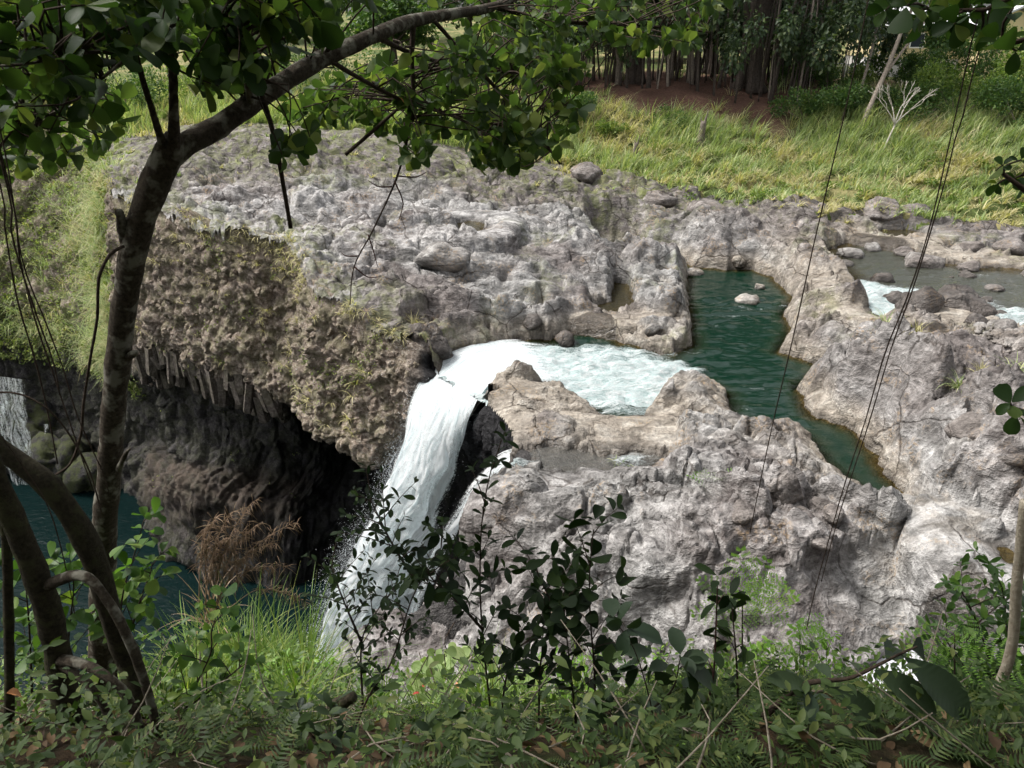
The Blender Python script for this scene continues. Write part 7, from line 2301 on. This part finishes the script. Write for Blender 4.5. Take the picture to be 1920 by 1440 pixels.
def build_litter():
    """fallen boughs, dead sticks, coloured leaves and the pale post"""
    r_ = np.random.default_rng(97)
    F_ = [('pale fallen bough lying in the bottom right corner', [(1425, 1435, 1.75), (1560, 1408, 1.8), (1700, 1388, 1.85), (1820, 1378, 1.9), (1960, 1372, 1.95)], [5, 7, 8, 9, 9]),
          ('pale fallen bough across the bottom, left of the middle', [(640, 1420, 2.2), (690, 1402, 2.25), (750, 1390, 2.3), (810, 1372, 2.35), (870, 1360, 2.4), (960, 1362, 2.4)], [6, 7, 7, 6, 5, 3]),
          ('broken dark log end among the ferns left of the middle', [(600, 1340, 2.9), (640, 1318, 2.9), (662, 1305, 2.9)], [13, 13, 12]),
          ('thin pale stick leaning through the vine patch', [(815, 1350, 3.6), (850, 1290, 3.8), (885, 1230, 4.0)], [3, 2.6, 2]),
          ('mossy dead bough at the bottom beside the lower left grass', [(455, 1445, 2.2), (475, 1405, 2.25), (500, 1370, 2.3)], [8, 7, 5]),
          ('grey dead bough under the big ribbed leaves', [(1400, 1352, 1.9), (1470, 1325, 1.9), (1540, 1290, 1.9)], [6, 7, 6]),
          ('thin dry stalk lying over the ferns at the lower right', [(1740, 1345, 2.0), (1830, 1362, 2.0), (1930, 1378, 2.0)], [2, 2, 1.6])]
    for label, pts, rpx in F_:
        b = D(*pts[0])
        rr = [q * Y / ray(a_, b_)[1] / F for q, (a_, b_, Y) in zip(rpx, pts)]
        mb = MB(); mb.tube([D(*p) - b for p in pts], rr, 9, 40, .14)
        o = link('fallen_branch', mb.mesh('fallen_branch'), M_FALLEN if 'dark' not in label else M_DKBARK)
        o.location = b; o['label'] = label; o['category'] = 'branch'
    for k, (px, py, Y, s, mat, label) in enumerate([(788, 1300, 2.2, .03, M_REDLEAF, 'red withered leaf on a thin twig near the bottom'), (796, 1282, 2.2, .022, M_REDLEAF, 'smaller red leaf above the withered one'), (860, 1292, 3.6, .045, M_ORANGE, 'orange pink leaf in the pale vine patch'), (10, 1300, 1.6, .06, M_ORANGE, 'yellow orange leaf at the lower left edge'),
                                                   (747, 182, 3.6, .03, M_ORANGE, 'small orange leaf among the hanging round leaves'), (1690, 1352, 1.9, .07, M_BROWNLEAF, 'curled brown fallen leaf below the ribbed leaves'), (1860, 1400, 1.9, .08, M_BROWNLEAF, 'brown dead leaf at the lower right corner'), (1565, 1415, 1.8, .05, M_BROWNLEAF, 'tan dead leaf standing in the ferns')]):
        v, f = leaf_template(1.0, .6, .45, 9, .2, .35, .02, .4)
        me = mesh_np('fallen_leaf', v * s, f); me.materials.append(mat)
        o = link('fallen_leaf', me); o.location = D(px, py, Y); o.rotation_euler = tuple(r_.uniform(-.8, .8, 2)) + (r_.uniform(0, 6),)
        o['label'] = label; o['category'] = 'leaf'
    b = D(1893, 1230, 2.5); t = D(1922, 940, 2.5)
    mb = MB(); mb.tube([(0, 0, -.5), (0, 0, 0), (t - b) * .5, t - b], [.024, .023, .022, .02], 10, 30, .08)
    o = link('wooden_post', mb.mesh('wooden_post'), M_POST); o.location = b
    o['label'] = 'pale weathered wooden post cut by the right edge'; o['category'] = 'post'


build_litter()


def build_floor_tangle():
    r_ = np.random.default_rng(99)
    n = 1500
    Yd = r_.uniform(1.0, 4.0, n); x = r_.uniform(-.85, .9, n) * (Yd + 1.2)
    z = bank_z(x, Yd) + .01 + .03 * r_.random(n)
    T = leaf_template(1.0, .5, .5, 5, .2, .3, 0, .3)
    v, f = scatter(T, np.stack([x, Yd, z], 1), frames(rand_dirs(n, .0, r_) * (1, 1, .3), rand_dirs(n, 1.6, r_)), r_.uniform(.03, .075, n))
    link('leaf_litter', mesh_np('leaf_litter', v, f), M_LEAFLIT, kind='stuff', category='leaf litter', label='brown fallen leaves on the shaded near bank')
    mb = MB()
    for _ in range(420):
        Y = r_.uniform(1.1, 4.6); X = r_.uniform(-.85, .9) * (Y + 1.2); zz = float(bank_z(X, Y))
        a = r_.uniform(0, 6.28); L = r_.uniform(.1, .5); d = np.array([math.cos(a), math.sin(a) * .7, r_.uniform(-.1, .9)])
        p = np.array([X, Y, zz]); q = p + d * L
        mb.tube([p, (p + q) / 2 + r_.normal(0, .03, 3), q], [.004 * r_.uniform(.4, 1.5), .003, .0015], 4, 6)
    link('dead_twigs', mb.mesh('dead_twigs'), M_FALLEN, kind='stuff', category='twigs', label='tangle of thin dead twigs on the near bank')


M_LEAFLIT = leaf_mat('litter_leaf', (0.04, 0.024, 0.014), (0.1, 0.06, 0.032), (0.22, 0.15, 0.08), 0.15, 0.7, 0.2)
build_floor_tangle()
